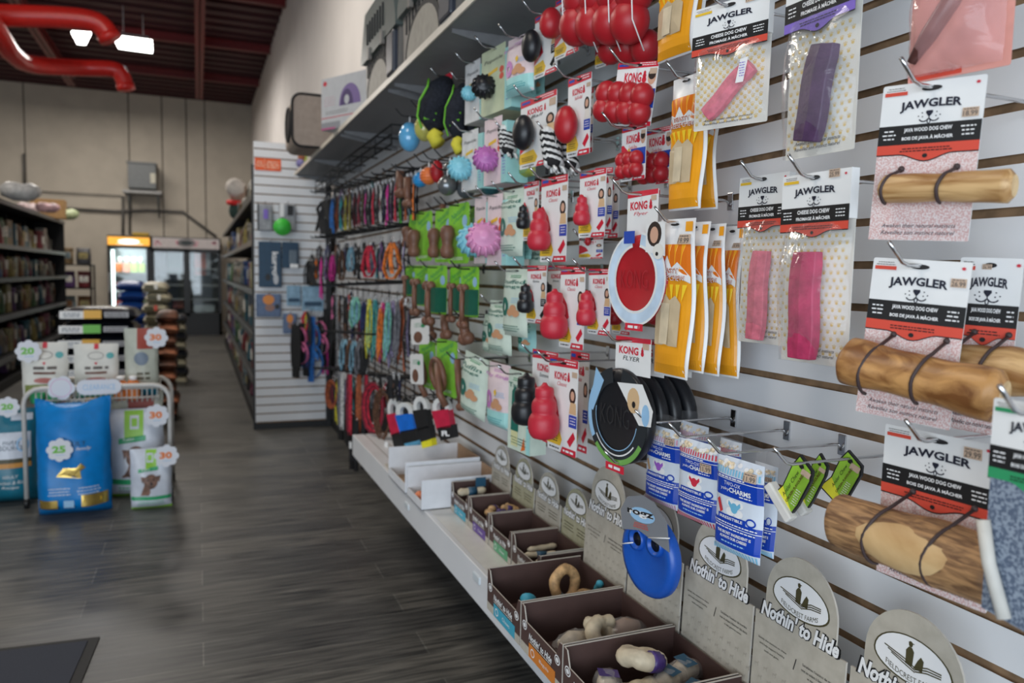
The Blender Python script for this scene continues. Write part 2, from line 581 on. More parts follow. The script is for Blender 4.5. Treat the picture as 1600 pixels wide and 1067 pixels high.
# endcap
m_black = M('black steel', (0.012, 0.012, 0.013), 0.45)
e = empty('slatwall_endcap', 'tall white slatted end panel with black posts facing the aisle', 'slatwall', Matrix.Translation((0.455, 6.92, 0)))
slat_profile(0.60, 0.06, 2.49, 0.142, 0.0763, gh=0.011).build('slat_panel', e)
MB().box((-0.005, 0.02, 0), (0.605, 0.05, 0.06), m_black).build('base', e)
MB().box((0.60, -0.005, 0), (0.65, 0.05, 2.3), m_black).build('post', e)
MB().box((-0.02, 0.02, 0), (0.0, 0.05, 2.3), m_black).build('post', e)
# floor mat
m_mat = M('charcoal ribbed mat', (0.045, 0.050, 0.068), 0.95, var=0.12, scale=300, bump=0.6, bscale=500)
m_matr = M('mat rubber edge', (0.012, 0.012, 0.013), 0.7)
e = empty('floor_mat', 'dark grey entrance mat with black rubber edge lying on the plank floor', 'mat', Matrix.Translation((-0.36, 3.13, 0)) @ Matrix.Rotation(R_(-3.5), 4, 'Z'))
MB().box((-1.4, -2.2, 0.001), (0.0, 0.0, 0.006), m_matr).build('rubber_edge', e)
MB().box((-1.4, -2.2, 0.006), (-0.035, -0.03, 0.010), m_mat).build('carpet', e)

# ============================================================ far end: coolers, pipes, roof things
m_gl = bpy.data.materials.new('cooler door glass'); m_gl.use_nodes = True
n, l = nodes(m_gl)
for q in list(n): n.remove(q)
out = n.new('ShaderNodeOutputMaterial'); tr = n.new('ShaderNodeBsdfTransparent'); gs = n.new('ShaderNodeBsdfGlossy'); gs.inputs['Roughness'].default_value = 0.03
tr.inputs[0].default_value = (0.9, 0.93, 0.93, 1)
ms = n.new('ShaderNodeMixShader'); ms.inputs[0].default_value = 0.05
l.new(tr.outputs[0], ms.inputs[1]); l.new(gs.outputs[0], ms.inputs[2]); l.new(ms.outputs[0], out.inputs[0])
m_cb = M('cooler black body', (0.01, 0.01, 0.011), 0.35)
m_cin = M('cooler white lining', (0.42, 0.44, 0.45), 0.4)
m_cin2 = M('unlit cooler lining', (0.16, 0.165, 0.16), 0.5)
m_ledw = M('cooler lamp strip', (1, 1, 1), emit=(0.85, 1, 0.96), estr=5, var=0)
m_or = M('lit orange header', (0.9, 0.45, 0.05), emit=(1, 0.45, 0.06), estr=0.75, var=0.0)
m_wht = M('lit white lettering', (1, 1, 1), emit=(1, 0.95, 1), estr=1.3, var=0)
m_wire = M('grey shelf wire', (0.35, 0.36, 0.37), 0.4)
YF = 17.45
def zat(px, py, y): return ony(px, py, y).z
def xat(px, py, y): return ony(px, py, y).x
# glowing single door cooler
x0, x1 = xat(169, 450, YF), xat(236, 450, YF); zt = zat(200, 368, YF)
e = empty('lit_cooler', 'glowing single door cooler with orange header at the back wall', 'cooler', Matrix.Translation((x0, YF, 0)))
w_ = x1 - x0
mb = MB()
for a, b in (((0, 0, 0), (0.05, 0.75, zt)), ((w_ - 0.05, 0, 0), (w_, 0.75, zt)), ((0, 0, 0), (w_, 0.75, 0.2)), ((0, 0.0, zt - 0.03), (w_, 0.75, zt)), ((0, 0.7, 0), (w_, 0.75, zt))):
    mb.box(a, b, m_cb)
mb.box((0.05, 0.66, 0.2), (w_ - 0.05, 0.69, zt - 0.25), m_cin)
mb.box((0.05, 0.02, zt - 0.25), (w_ - 0.05, 0.7, zt - 0.23), m_cin)
mb.build('cabinet', e)
hd = Art(base=0.004); hd.rect(0.01, zt - 0.20, w_ - 0.01, zt - 0.03, m_or, 1)
hd.ell(w_ / 2, zt - 0.12, 0.20, 0.05, m_wht, 2); hd.text('PET FRESH', w_ / 2, zt - 0.17, 0.04, m_wht, 3, w=0.5) if False else None
hd.lines(w_ * 0.2, w_ * 0.85, zt - 0.175, 2, 0.03, 0.012, m_wht, 2)
hd.mb.build('header_sign', e)
MB().box((0.07, 0.02, 0.24), (0.12, 0.05, zt - 0.3), m_ledw).build('lamp_strip', e)
l2 = bpy.data.lights.new('cooler_lamp', 'AREA'); l2.energy = 6; l2.size = 0.5; l2.shape = 'RECTANGLE'; l2.size_y = 0.1; l2.color = (0.85, 1, 0.96)
lo = bpy.data.objects.new('cooler_lamp', l2); C.objects.link(lo); lo.location = (x0 + w_ / 2, YF + 0.15, zt - 0.28); lo.rotation_euler = (R_(25), 0, 0)
for z in (0.55, 0.92, 1.28):
    MB().box((0.06, 0.08, z), (w_ - 0.06, 0.62, z + 0.03), m_cin).build('rack', e)
dr = MB()
for a, b in (((0, -0.04, 0.2), (0.06, 0, zt - 0.22)), ((w_ - 0.07, -0.04, 0.2), (w_, 0, zt - 0.22)), ((0, -0.04, 0.2), (w_, 0, 0.26)), ((0, -0.04, zt - 0.26), (w_, 0, zt - 0.20))):
    dr.box(a, b, m_cb)
d = dr.build('door', e)
MB().box((0.06, -0.025, 0.26), (w_ - 0.07, -0.02, zt - 0.26), m_gl).build('pane', d)
MB().box((0.015, -0.07, 0.9), (0.035, -0.04, 1.3), m_wire).build('handle', d)
m_frz = [M('frozen pack red', (0.7, 0.07, 0.05)), M('frozen pack orange', (0.85, 0.25, 0.08)), M('frozen pack lime', (0.5, 0.65, 0.1)), M('frozen pack white', (0.8, 0.8, 0.78))]
k = 0
for z, cols in ((0.58, (0, 0, 3, 2)), (0.95, (0, 1, 2, 2)), (1.31, (1, 1, 2, 2)), (1.58, (3, 3, 3, 3))):
    names = ('bottom', 'second', 'third', 'top')
    for i, c in enumerate(cols):
        if z == 1.58:
            z = 1.31
            xx = 0.12 + i * (w_ - 0.24) / 4; o = MB().lathe([(0.05, 0), (0.058, 0.12), (0.04, 0.14)], m_frz[3], n=12).build('tub', loc=(x0 + xx + 0.06, YF + 0.42, 1.49)); 
            z = 1.58
            tag(o, 'white tub on top of the tallest row in the glowing cooler, %s from the left' % ('first', 'second', 'third', 'fourth')[i], 'tub', 'tubs in the glowing cooler'); continue
        xx = 0.10 + i * (w_ - 0.2) / 4
        o = MB().box((0, 0, 0.0), ((w_ - 0.2) / 4 - 0.02, 0.16, 0.15 if z < 1.3 else 0.18), m_frz[c]).build('frozen_pack', loc=(x0 + xx, YF + 0.34, z), bevel=0.01)
        tag(o, 'frozen food pack in the glowing cooler, %s rack, %s from the left' % (names[(0.58, 0.95, 1.31, 1.58).index(z)], ('first', 'second', 'third', 'fourth')[i]), 'food pack', 'packs in the glowing cooler')
# unlit double door cooler
x0, x1 = xat(237, 450, YF), xat(346, 450, YF); w_ = x1 - x0; zt = zat(290, 371, YF)
e = empty('double_cooler', 'black two door cooler with pink and white header at the back wall', 'cooler', Matrix.Translation((x0, YF, 0)))
mb = MB()
for a, b in (((0, 0, 0), (0.05, 0.75, zt)), ((w_ - 0.05, 0, 0), (w_, 0.75, zt)), ((0, 0, 0), (w_, 0.75, 0.46)), ((0, 0, zt - 0.25), (w_, 0.75, zt)), ((0, 0.7, 0), (w_, 0.75, zt))):
    mb.box(a, b, m_cb)
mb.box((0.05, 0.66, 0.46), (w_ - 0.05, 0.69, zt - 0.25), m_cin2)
mb.build('cabinet', e)
m_hp = M('pale cooler header', (0.55, 0.50, 0.50), 0.5); m_pk = M('header pink ornament', (0.6, 0.2, 0.28)); m_ov = M('dark header oval', (0.03, 0.04, 0.045))
hd = Art(base=0.004); hd.rect(0.03, zt - 0.23, w_ - 0.03, zt - 0.02, m_hp, 1)
for t in (0.1, 0.38, 0.62, 0.9):
    for q in range(5):
        hd.ell(w_ * t + rnd.uniform(-.06, .06), zt - 0.12 + rnd.uniform(-.05, .05), 0.03, 0.018, m_pk, 2, 8)
hd.ell(w_ / 2, zt - 0.115, 0.17, 0.09, m_ov, 3)
hd.ring(w_ / 2, zt - 0.115, 0.14, 0.07, 0.012, m_hp, 4)
hd.mb.build('header_sign', e)
for s_ in (0, 1):
    a0 = 0.0 + s_ * w_ / 2; a1 = a0 + w_ / 2
    dr = MB()
    for a, b in (((a0, -0.04, 0.42), (a0 + 0.06, 0, zt - 0.26)), ((a1 - 0.06, -0.04, 0.42), (a1, 0, zt - 0.26)), ((a0, -0.04, 0.42), (a1, 0, 0.48)), ((a0, -0.04, zt - 0.31), (a1, 0, zt - 0.26))):
        dr.box(a, b, m_cb)
    d = dr.build('door', e)
    MB().box((a0 + 0.06, -0.025, 0.48), (a1 - 0.06, -0.02, zt - 0.31), m_gl).build('pane', d)
for z in (0.75, 1.05, 1.4):
    MB().box((0.06, 0.06, z), (w_ - 0.06, 0.62, z + 0.02), m_wire).build('rack', e)
for (px0, px1, py0, py1, c, nm) in ((240, 258, 395, 430, (0.42, 0.42, 0.48), 'pale lilac box'), (262, 284, 395, 428, (0.2, 0.27, 0.28), 'teal grey box'), (304, 322, 392, 430, (0.75, 0.25, 0.2), 'coral red box'), (321, 329, 393, 430, (0.6, 0.62, 0.66), 'narrow white box'), (270, 287, 468, 482, (0.3, 0.09, 0.07), 'dark red round tub'), (303, 336, 476, 488, (0.45, 0.5, 0.52), 'pale grey tray')):
    a = ony(px0, py1, YF + 0.2); b = ony(px1, py0, YF + 0.2)
    o = MB().box((a.x, YF + 0.2, a.z), (b.x, YF + 0.5, b.z), M('chilled ' + nm, c)).build('chilled_box', bevel=0.02)
    tag(o, nm + ' behind the glass of the black two door cooler', 'box')
# yellow toy on the lit cooler
p = ony(220, 367, YF + 0.3)
o = MB()
for i in range(5):
    o.sphere((i * 0.06 - 0.12, 0, 0.035), 0.045, M('mustard plush', (0.5, 0.33, 0.05), 0.9), 8)
tag(o.build('plush_toy', loc=(p.x, YF + 0.3, zat(200, 368, YF) + 0.005)), 'mustard coloured plush lying on top of the glowing cooler', 'toy')
# grey heater box on a wall bracket
a = ony(200, 293, 17.7); b = ony(243, 257, 17.7)
m_grey = M('grey enamel casing', (0.13, 0.14, 0.145), 0.4)
e = empty('wall_unit', 'grey metal equipment box on a bracket high on the back wall', 'equipment box', Matrix.Translation((a.x, 17.7, a.z)))
MB().box((0, 0, 0), (b.x - a.x, 0.55, b.z - a.z), m_grey).build('casing', e, bevel=0.01)
MB().box((-0.02, -0.02, b.z - a.z), (b.x - a.x + 0.02, 0.55, b.z - a.z + 0.03), m_grey).build('lid', e)
MB().box((0.42, -0.01, 0.12), (0.52, 0, 0.32), M('cream rating plate', (0.5, 0.48, 0.4))).build('rating_plate', e)
MB().box((-0.1, 0.0, -0.10), (b.x - a.x + 0.1, 0.6, -0.04), M('pale bracket tray', (0.3, 0.3, 0.3))).build('bracket_tray', e)
mb = MB()
for xx in (0.0, 0.55):
    mb.tube([(xx, 0.05, -0.1), (xx, 0.58, -0.55), (xx, 0.58, -0.1)], 0.015, m_grey)
    mb.build('bracket', e); mb = MB()
m_pipe = M('dark conduit', (0.10, 0.095, 0.09), 0.5)
def pipe(pts, r, label, name='conduit_pipe'):
    o = MB().tube(pts, r, m_pipe, 8).build(name)
    return tag(o, label, 'pipe')
q = lambda px, py, y=18.25: ony(px, py, y)
pipe([q(105, 326), q(180, 330), q(230, 329), q(286, 331), q(338, 370)], 0.030, 'dark conduit running across the back wall and down to the coolers')
pipe([q(192, 306), q(192, 366)], 0.028, 'left vertical pipe dropping from the wall unit to the glowing cooler')
pipe([q(201, 300), q(202, 366)], 0.016, 'right vertical pipe dropping from the wall unit')
pipe([q(60, 299), q(190, 306)], 0.012, 'thin cable running left from the wall unit along the back wall')
pipe([q(37, 240), q(38, 288)], 0.02, 'short vertical conduit above the left gondola on the back wall')
# red ceiling ducts
m_duct = M('glossy red duct', (0.55, 0.02, 0.015), 0.35, var=0.04)
def duct(pix, y, r, label):
    pts = [ony(px, py, yy) for (px, py), yy in zip(pix, y)]
    # smooth with catmull-rom
    P = [pts[0]] + pts + [pts[-1]]; out = []
    for i in range(1, len(P) - 2):
        for t in range(6):
            t /= 6
            out.append(0.5 * ((2 * P[i]) + (P[i + 1] - P[i - 1]) * t + (2 * P[i - 1] - 5 * P[i] + 4 * P[i + 1] - P[i + 2]) * t * t + (-P[i - 1] + 3 * P[i] - 3 * P[i + 1] + P[i + 2]) * t ** 3))
    out.append(pts[-1])
    e = empty('ceiling_duct', label, 'duct')
    MB().tube(out, r, m_duct, 16).build('duct_tube', e)
    mb = MB()
    tt = (out[-1] - out[-2]).normalized()
    mb.tube([out[-1] - tt * 0.05, out[-1] + tt * 0.02], r * 1.08, m_duct, 16)
    mb.build('collar', e)
duct([(-60, 20), (0, 24), (90, 27), (140, 32), (160, 42), (172, 60)], [9, 9, 9, 9, 9, 9], 0.105, 'fat glossy red ceiling duct, upper of the two, bending down at its end')
duct([(-50, -30), (0, 55), (20, 85), (50, 101), (120, 106), (175, 108), (190, 118), (197, 138)], [8.2, 8.8, 9.2, 9.6, 10, 10, 10, 10], 0.09, 'red ceiling duct, lower of the two, bending down at its end')
m_lamp = M('ceiling lamp diffuser', (1, 1, 1), emit=(1, 0.97, 0.93), estr=14, var=0)
m_lf = M('white lamp tray', (0.7, 0.7, 0.7), 0.4)
def lampfix(corners, y, label, ln):
    z = ony(*corners[0], y).z
    P = [onz(px, py, z) for px, py in corners]
    c = sum(P, Vector()) / 4
    e = empty('ceiling_light', label, 'ceiling light', Matrix.Translation(c))
    P = [p - c for p in P]
    mb = MB(); mb.add([tuple(p) for p in P] + [tuple(p + Vector((0, 0, 0.03))) for p in P], [(0, 1, 2, 3), (7, 6, 5, 4)] + [(i, i + 4, (i + 1) % 4 + 4, (i + 1) % 4) for i in range(4)], m_lamp)
    mb.build('diffuser', e)
    mb = MB(); mb.add([tuple(p * 1.04 + Vector((0, 0, 0.03))) for p in P] + [tuple(p * 0.8 + Vector((0, 0, 0.09))) for p in P], [(0, 1, 2, 3), (7, 6, 5, 4)] + [(i, i + 4, (i + 1) % 4 + 4, (i + 1) % 4) for i in range(4)], m_lf)
    mb.build('tray', e)
    mb = MB()
    for p in (P[0] * 0.5, P[2] * 0.5):
        MB().tube([p + Vector((0, 0, 0.09)), p + Vector((0, 0, max(0.12, ZC - c.z - 0.1)))], 0.006, m_lf, 6).build('hanger', e)
    ll = bpy.data.lights.new(ln, 'AREA'); ll.energy = 45; ll.size = 0.6; ll.color = (1, 0.95, 0.88)
    lo = bpy.data.objects.new(ln, ll); C.objects.link(lo); lo.location = c - Vector((0, 0, 0.03))
lampfix([(176, 58), (237, 66), (238, 83), (186, 76)], 12, 'bright white ceiling lamp, right of the two glowing lamps', 'ceiling_lamp_right')
lampfix([(112, 52), (142, 54), (134, 70), (121, 69)], 12.5, 'bright white ceiling lamp, left of the two, behind the red duct', 'ceiling_lamp_left')
# more lamps up the shop that light the far part
for i, (x, y) in enumerate(((-3.6, 9.0), (-3.4, 14.5), (-1.5, 16.0))):
    area_light('ceiling_lamp_far', (x, y, 4.7), 1.2, 55, (1, 0.93, 0.84), (0, 0, -1), 0.6)
# ============================================================ PACKAGED GOODS ON THE WALL
m_card = M('white coated card', (0.80, 0.80, 0.79), 0.38, var=0.01)
m_ink = M('dark navy ink', (0.012, 0.014, 0.03), 0.45, var=0)
m_blk = M('black ink', (0.012, 0.012, 0.013), 0.45, var=0)
m_redi = M('warm red ink', (0.66, 0.075, 0.045), 0.45, var=0)
m_kred = M('card red ink', (0.62, 0.02, 0.045), 0.4, var=0)
m_white = M('white ink', (0.82, 0.82, 0.82), 0.45, var=0)
m_price = M('tan price sticker', (0.55, 0.40, 0.29), 0.6, var=0.03)
m_pdark = M('grey sticker print', (0.12, 0.10, 0.09), 0.6, var=0)
m_purp = M('violet ink', (0.22, 0.14, 0.55), 0.45, var=0)
m_green = M('green ink', (0.03, 0.30, 0.12), 0.45, var=0)
m_gold = M('gold paw ink', (0.72, 0.52, 0.18), 0.5, var=0)
m_cream = M('cream paper', (0.74, 0.72, 0.66), 0.55, var=0.02)
m_yell = M('yellow ink', (0.80, 0.50, 0.03), 0.45, var=0)
m_blue = M('royal blue ink', (0.02, 0.07, 0.42), 0.4, var=0)
m_chrome = M('chrome wire', (0.62, 0.62, 0.63), 0.18, 1.0, var=0)
m_film = film('clear bag film', (0.9, 0.9, 0.92), 0.95)
m_specred = speckle('pinkish speckled print', (0.62, 0.38, 0.36), (0.75, 0.66, 0.65), 500)
m_tie = M('brown elastic tie', (0.05, 0.03, 0.03), 0.6, var=0)
m_skin = M('printed skin tone', (0.62, 0.36, 0.25), 0.5, var=0)
m_hair = M('printed dark hair', (0.03, 0.018, 0.015), 0.5, var=0)
m_dog = M('printed golden dog', (0.66, 0.45, 0.25), 0.5, var=0)
m_ltb = M('printed pale blue', (0.30, 0.52, 0.75), 0.45, var=0)

def rrect(x0, z0, x1, z1, r=0.004, n=4):
    out = []
    for cx, cz, a0 in ((x1 - r, z0 + r, -90), (x1 - r, z1 - r, 0), (x0 + r, z1 - r, 90), (x0 + r, z0 + r, 180)):
        for i in range(n + 1):
            a = R_(a0 + 90 * i / n); out.append((cx + r * math.cos(a), cz + r * math.sin(a)))
    return out
_hooks = 0
def hook(X, label, tip=0.05, kind='chrome', wallx=W, y_off=0, tall=0.03):
    """straight wire peg from the slatwall to just in front of the goods, tip bent up"""
    P = X.translation
    x0 = P.x - tip; y = P.y + y_off; z = P.z - 0.008
    e = empty('peg_hook', label, 'hook', Matrix.Translation((wallx, y, z)))
    m = m_chrome if kind == 'chrome' else m_black
    L = wallx - x0
    MB().tube([(-0.004, 0, -0.012), (-0.012, 0, -0.001), (-0.025, 0, 0), (-L + 0.012, 0, 0), (-L, 0, 0.004), (-L - 0.016, 0, 0.014 + tall * 0.2), (-L - 0.026, 0, tall)], 0.0028, m, 8).build('rod', e)
    MB().box((-0.004, -0.009, -0.022), (0.0, 0.009, 0.018), m).build('back_plate', e, bevel=0.001)
    return e
def price(a, x, z, s, txt='', L=4):
    a.rect(x - s * 0.5, z - s * 0.30, x + s * 0.5, z + s * 0.30, m_price, L)
    if txt:
        a.text(txt, x, z - s * 0.07, s * 0.34, m_pdark, L + 1, w=s * 0.88, bold=0.01)
        a.lines(x - s * 0.42, x + s * 0.42, z + s * 0.2, 1, 0.01, s * 0.06, m_pdark, L + 1, 0.05)
def leaf(a, x, z, s, L=3):
    pts = []
    for i in range(14):
        q = 2 * math.pi * i / 14 + math.pi / 2; r = s * (1.0 if i % 2 == 0 else 0.5)
        pts.append((x + r * math.cos(q), z + r * 0.8 * math.sin(q)))
    a.poly(pts, m_kred, L)
def dogface(a, x, z, s, mat=None, L=3):
    mat = mat or m_ink
    a.poly([(x - s * .22, z + s * .42), (x + s * .22, z + s * .42), (x + s * .24, z + s * .26), (x + s * .06, z + s * .02), (x - s * .06, z + s * .02), (x - s * .24, z + s * .26)], mat, L)
    a.rect(x - s * .035, z - s * .18, x + s * .035, z + s * .06, mat, L) if not a.warp else a.rectq(x - s * .035, z - s * .18, x + s * .035, z + s * .06, mat, L)
    for sg in (-1, 1):
        a.ring(x + sg * s * .36, z - s * .08, s * .36, s * .30, s * .085, mat, L, 12, *( (200, 345) if sg < 0 else (195, 340)))
    a.ring(x, z - s * .34, s * .13, s * .19, s * .06, mat, L, 14)
    for sg in (-1, 1):
        for dx, dz in ((.5, .28), (.74, .06), (.46, -0.0)):
            a.ell(x + sg * s * dx, z + s * dz, s * .05, s * .05, mat, L, 8)
def header_art(a, w, z0, hh, acc, line1, line2, L=2, logo=True, arch=0.022, black_h=0.27, price_txt='', price_pos=(0.36, 0.66), strip=None, small=True):
    """white header with the name, dog face, black band, coloured band and tab; z0 is the top, hh the height"""
    bz = z0 - hh * (1 - black_h - 0.16)
    if logo:
        a.text('JAWGLER', 0, z0 - hh * 0.33, hh * 0.15, m_ink, L + 1, w=w * 0.60, bold=0.035, arch=hh * arch)
        dogface(a, 0.0, z0 - hh * 0.475, hh * 0.19, L=L + 1)
    a.rect(-w / 2, bz - hh * black_h, w / 2, bz, m_blk, L)
    cz = bz - hh * black_h
    tab = [(-w / 2, cz), (w / 2, cz), (w / 2, cz - hh * .13)]
    N = 14
    tabpts = []
    for i in range(N + 1):
        u = 0.27 - 0.54 * i / N
        tabpts.append((u * w, cz - hh * .13 - hh * 0.10 * (0.5 + 0.5 * math.cos(math.pi * u / 0.27))))
    for (grow, mat, l) in ((0.012, m_blk, L), (0, acc, L + 1)):
        g = grow * w
        a.mb.add([a.p(x, z, l) for x, z in ([(-w / 2, cz)] + [(w / 2, cz)] + [(w / 2, cz - hh * .13 - g)] + [(x, z - g) for x, z in tabpts] + [(-w / 2, cz - hh * .13 - g)])], [tuple(range(len(tabpts) + 4))], mat)
    a.text(line1, 0, bz - hh * black_h * 0.30, hh * black_h * .26, m_white, L + 2, w=w * 0.47, bold=0.03)
    a.text(line2, 0, bz - hh * black_h * 0.70, hh * black_h * .26, m_white, L + 2, w=w * 0.50, bold=0.03)
    if small:
        for sg in (-1, 1):
            a.lines(sg * w * .385 - w * .07, sg * w * .385 + w * .07, bz - hh * black_h * .28, 3, hh * black_h * .2, hh * 0.018, m_white, L + 2)
        a.lines(-w * .3, w * .3, cz - hh * 0.06, 2, hh * 0.035, hh * 0.014, m_blk, L + 3)
        a.ell(0, cz - hh * .165, hh * .035, hh * .03, m_blk, L + 3, 10)
    a.lines(-w * .46, -w * .25, z0 - hh * .055, 2, hh * .03, hh * .01, m_pdark, L + 1)
    a.rect(-w * .47, z0 - hh * .155, -w * .24, z0 - hh * .105, strip or acc, L + 1)
    leaf(a, w * 0.43, z0 - hh * .085, hh * 0.035, L + 1)
    if price_txt:
        price(a, w * price_pos[0], z0 - hh * price_pos[1], w * 0.15, price_txt, L + 3)
    return cz

m_java1 = wood('java wood', (0.30, 0.135, 0.035), (0.66, 0.42, 0.19), 5, (1.2, 9, 9), 0.45)
m_java2 = wood('java wood bark side', (0.17, 0.085, 0.04), (0.48, 0.27, 0.12), 9, (2, 12, 12), 0.6)
m_javaend = wood('java wood cut end', (0.50, 0.30, 0.13), (0.78, 0.56, 0.30), 7, (3, 3, 3), 0.6)
m_javaheart = wood('java wood pale face', (0.52, 0.31, 0.13), (0.70, 0.48, 0.24), 3, (2, 3, 3), 0.5)
def stick_mesh(L, r, mat, seed, taper=0.0, rend=1.0, lump=0.05):
    rr = random.Random(seed); N = 26; n = 26; mb = MB(); vs = []; fs = []
    ph = [rr.uniform(0, 6) for _ in range(6)]
    for i in range(N + 1):
        t = i / N; x = (t - 0.5) * L
        e = min(1, min(t, 1 - t) / 0.045)
        s = math.sqrt(max(0, 1 - (1 - e) ** 2)) * 0.35 + 0.65
        base = r * (1 + taper * (t - .5) + lump * math.sin(t * 7 + ph[0]) + lump * .5 * math.sin(t * 17 + ph[1])) * s
        for k in range(n):
            q = 2 * math.pi * k / n
            rad = base * (1 + lump * 0.8 * math.sin(2 * q + ph[2] + t * 2) + lump * .5 * math.sin(3 * q + ph[3] - t * 3))
            vs.append((x, rad * math.cos(q), rad * math.sin(q)))
    for i in range(N):
        for k in range(n):
            fs.append((i * n + k, i * n + (k + 1) % n, (i + 1) * n + (k + 1) % n, (i + 1) * n + k))
    mb.add(vs, fs, mat, smooth=True)
    mb.add([vs[k] for k in range(n)], [tuple(range(n))], m_javaend)
    mb.add([vs[N * n + k] for k in range(n)], [tuple(range(n))[::-1]], m_javaend)
    return mb
def java(px, x, th, roll, label, price_txt, stick, acc=None, wmat=None, seed=1, ties=True, hh=0.46, price_pos=(0.36, 0.40), heart=False, front=0.004, hk=True, sroll=0):
    """card with a thick wooden stick tied across it; stick=(left px, right px, centre y px, thickness px)"""
    X, w, h = place(*px, x, th, roll)
    e = empty('wood_chew_pack', label, 'dog chew', X)
    mb = MB(); mb.prism([(a, b) for a, b in rrect(-w / 2, -h, w / 2, 0, 0.003)], 0, 0.0012, m_card)
    a = Art(mb)
    H_ = h * hh
    header_art(a, w, 0, H_, acc or m_redi, 'JAVA WOOD DOG CHEW', 'BOIS DE JAVA À MÂCHER', price_txt=price_txt, price_pos=price_pos)
    cz = -H_ * 0.985
    a.rect(-w / 2 + 0.0003, -h + 0.0003, w / 2 - 0.0003, cz - 0.0, m_specred, 1)
    for k_, s in enumerate(('Awaken their natural instincts', 'Réveillez son instinct naturel')):
        a.text(s, 0, -h * 0.905 - k_ * h * 0.045, h * 0.026, m_ink, 2, w=w * 0.74, shear=0.35)
    a.ell(0, -h * 0.025 - 0.004, w * 0.10, 0.0035, m_blk, 4, 14)
    mb.build('backing_card', e)
    inv = X.inverted()
    if stick:
        l, r, cy, th_px = stick
        c = inv @ onx((l + r) / 2, cy, X.translation.x - 0.03)
        scale = w / (px[1] - px[0])
        Ls = (r - l) * scale * 1.0; rs = th_px * scale / 2
        sX = Matrix.Translation((c.x, -rs - front, c.z)) @ Matrix.Rotation(R_(sroll), 4, 'Y')
        so = stick_mesh(Ls, rs, wmat or m_java1, seed).build('wood_stick', e, X=sX)
        if heart:
            hm = MB(); vs = []; N = 18
            vs.append((0.006, -rs * 1.075, 0.004))
            rr = random.Random(4)
            for rad in (0.45, 0.8, 1.0):
                for k in range(N):
                    q = 2 * math.pi * k / N
                    u = Ls * 0.27 * math.cos(q) * rad * (1 + 0.08 * math.sin(3 * q)); v = rs * 0.80 * math.sin(q) * rad
                    yy = -math.sqrt(max(0, (rs * 1.075) ** 2 - v * v)) + (0.004 if rad == 1 else 0)
                    vs.append((u + 0.006, yy, v))
            fs = [(0, 1 + k, 1 + (k + 1) % N) for k in range(N)]
            for j in range(2):
                for k in range(N):
                    fs.append((1 + j * N + k, 1 + (j + 1) * N + k, 1 + (j + 1) * N + (k + 1) % N, 1 + j * N + (k + 1) % N))
            hm.add(vs, fs, m_javaheart, smooth=True)
            hm.build('pale_cut_face', so)
        if ties:
            for t in (-0.27, 0.27):
                tx = t * w if abs(t * w) < Ls / 2 else t * Ls
                tx = t * w * 1.0
                mb = MB(); rr_ = rs * 1.04
                pts = [(tx + rs * 0.35, 0.001, c.z + rs * 1.5)] + [(tx + rs * 0.32 * (math.cos(q) if q < 1.57 else 0), -rs - front - rr_ * math.sin(q), c.z + rr_ * math.cos(q)) for q in [0.15 + 0.26 * i for i in range(12)]]
                mb.tube(pts, 0.0024, m_tie, 6)
                mb.build('tie', e)
                MB().sphere((tx + rs * 0.35, -0.002, c.z + rs * 1.5), 0.0045, m_tie, 8).build('tie_knob', e)
    if hk:
        hook(X, 'chrome peg hook holding the ' + hk, 0.035)
    return X, w, h
m_java3 = wood('java wood knotty', (0.20, 0.075, 0.02), (0.56, 0.29, 0.10), 6, (3, 5, 5), 0.42)
java((1377, 1540, 126, 378), 0.90, -72, 2.5, 'java wood chew card priced 18.99 with a slim pale stick, top right', '18.99', (1366, 1567, 291, 48), seed=3, price_pos=(0.39, 0.47), hk='java wood chew with the slim pale stick')
java((1500, 1600, 403, 680), 0.99, -75, 2, 'java wood chew card half hidden behind the 26.99 one in front', '26.99', (1490, 1640, 580, 76), seed=5, wmat=m_java1, price_pos=(-0.05, 0.11), hk=False, ties=True)
java((1362, 1517, 406, 662), 0.90, -72, 3.5, 'java wood chew card priced 26.99 with a thick knotty reddish brown stick', '26.99', (1310, 1558, 590, 80), seed=8, wmat=m_java3, price_pos=(0.40, 0.27), hk='java wood chew with the knotty stick', sroll=4)
java((1378, 1554, 678, 925), 0.90, -85, 0, 'java wood chew card priced 29.99 with a big stick showing a pale oval face', '29.99', (1300, 1575, 850, 88), seed=12, wmat=m_java2, heart=True, price_pos=(0.31, 0.16), hk='java wood chew with the pale oval face')

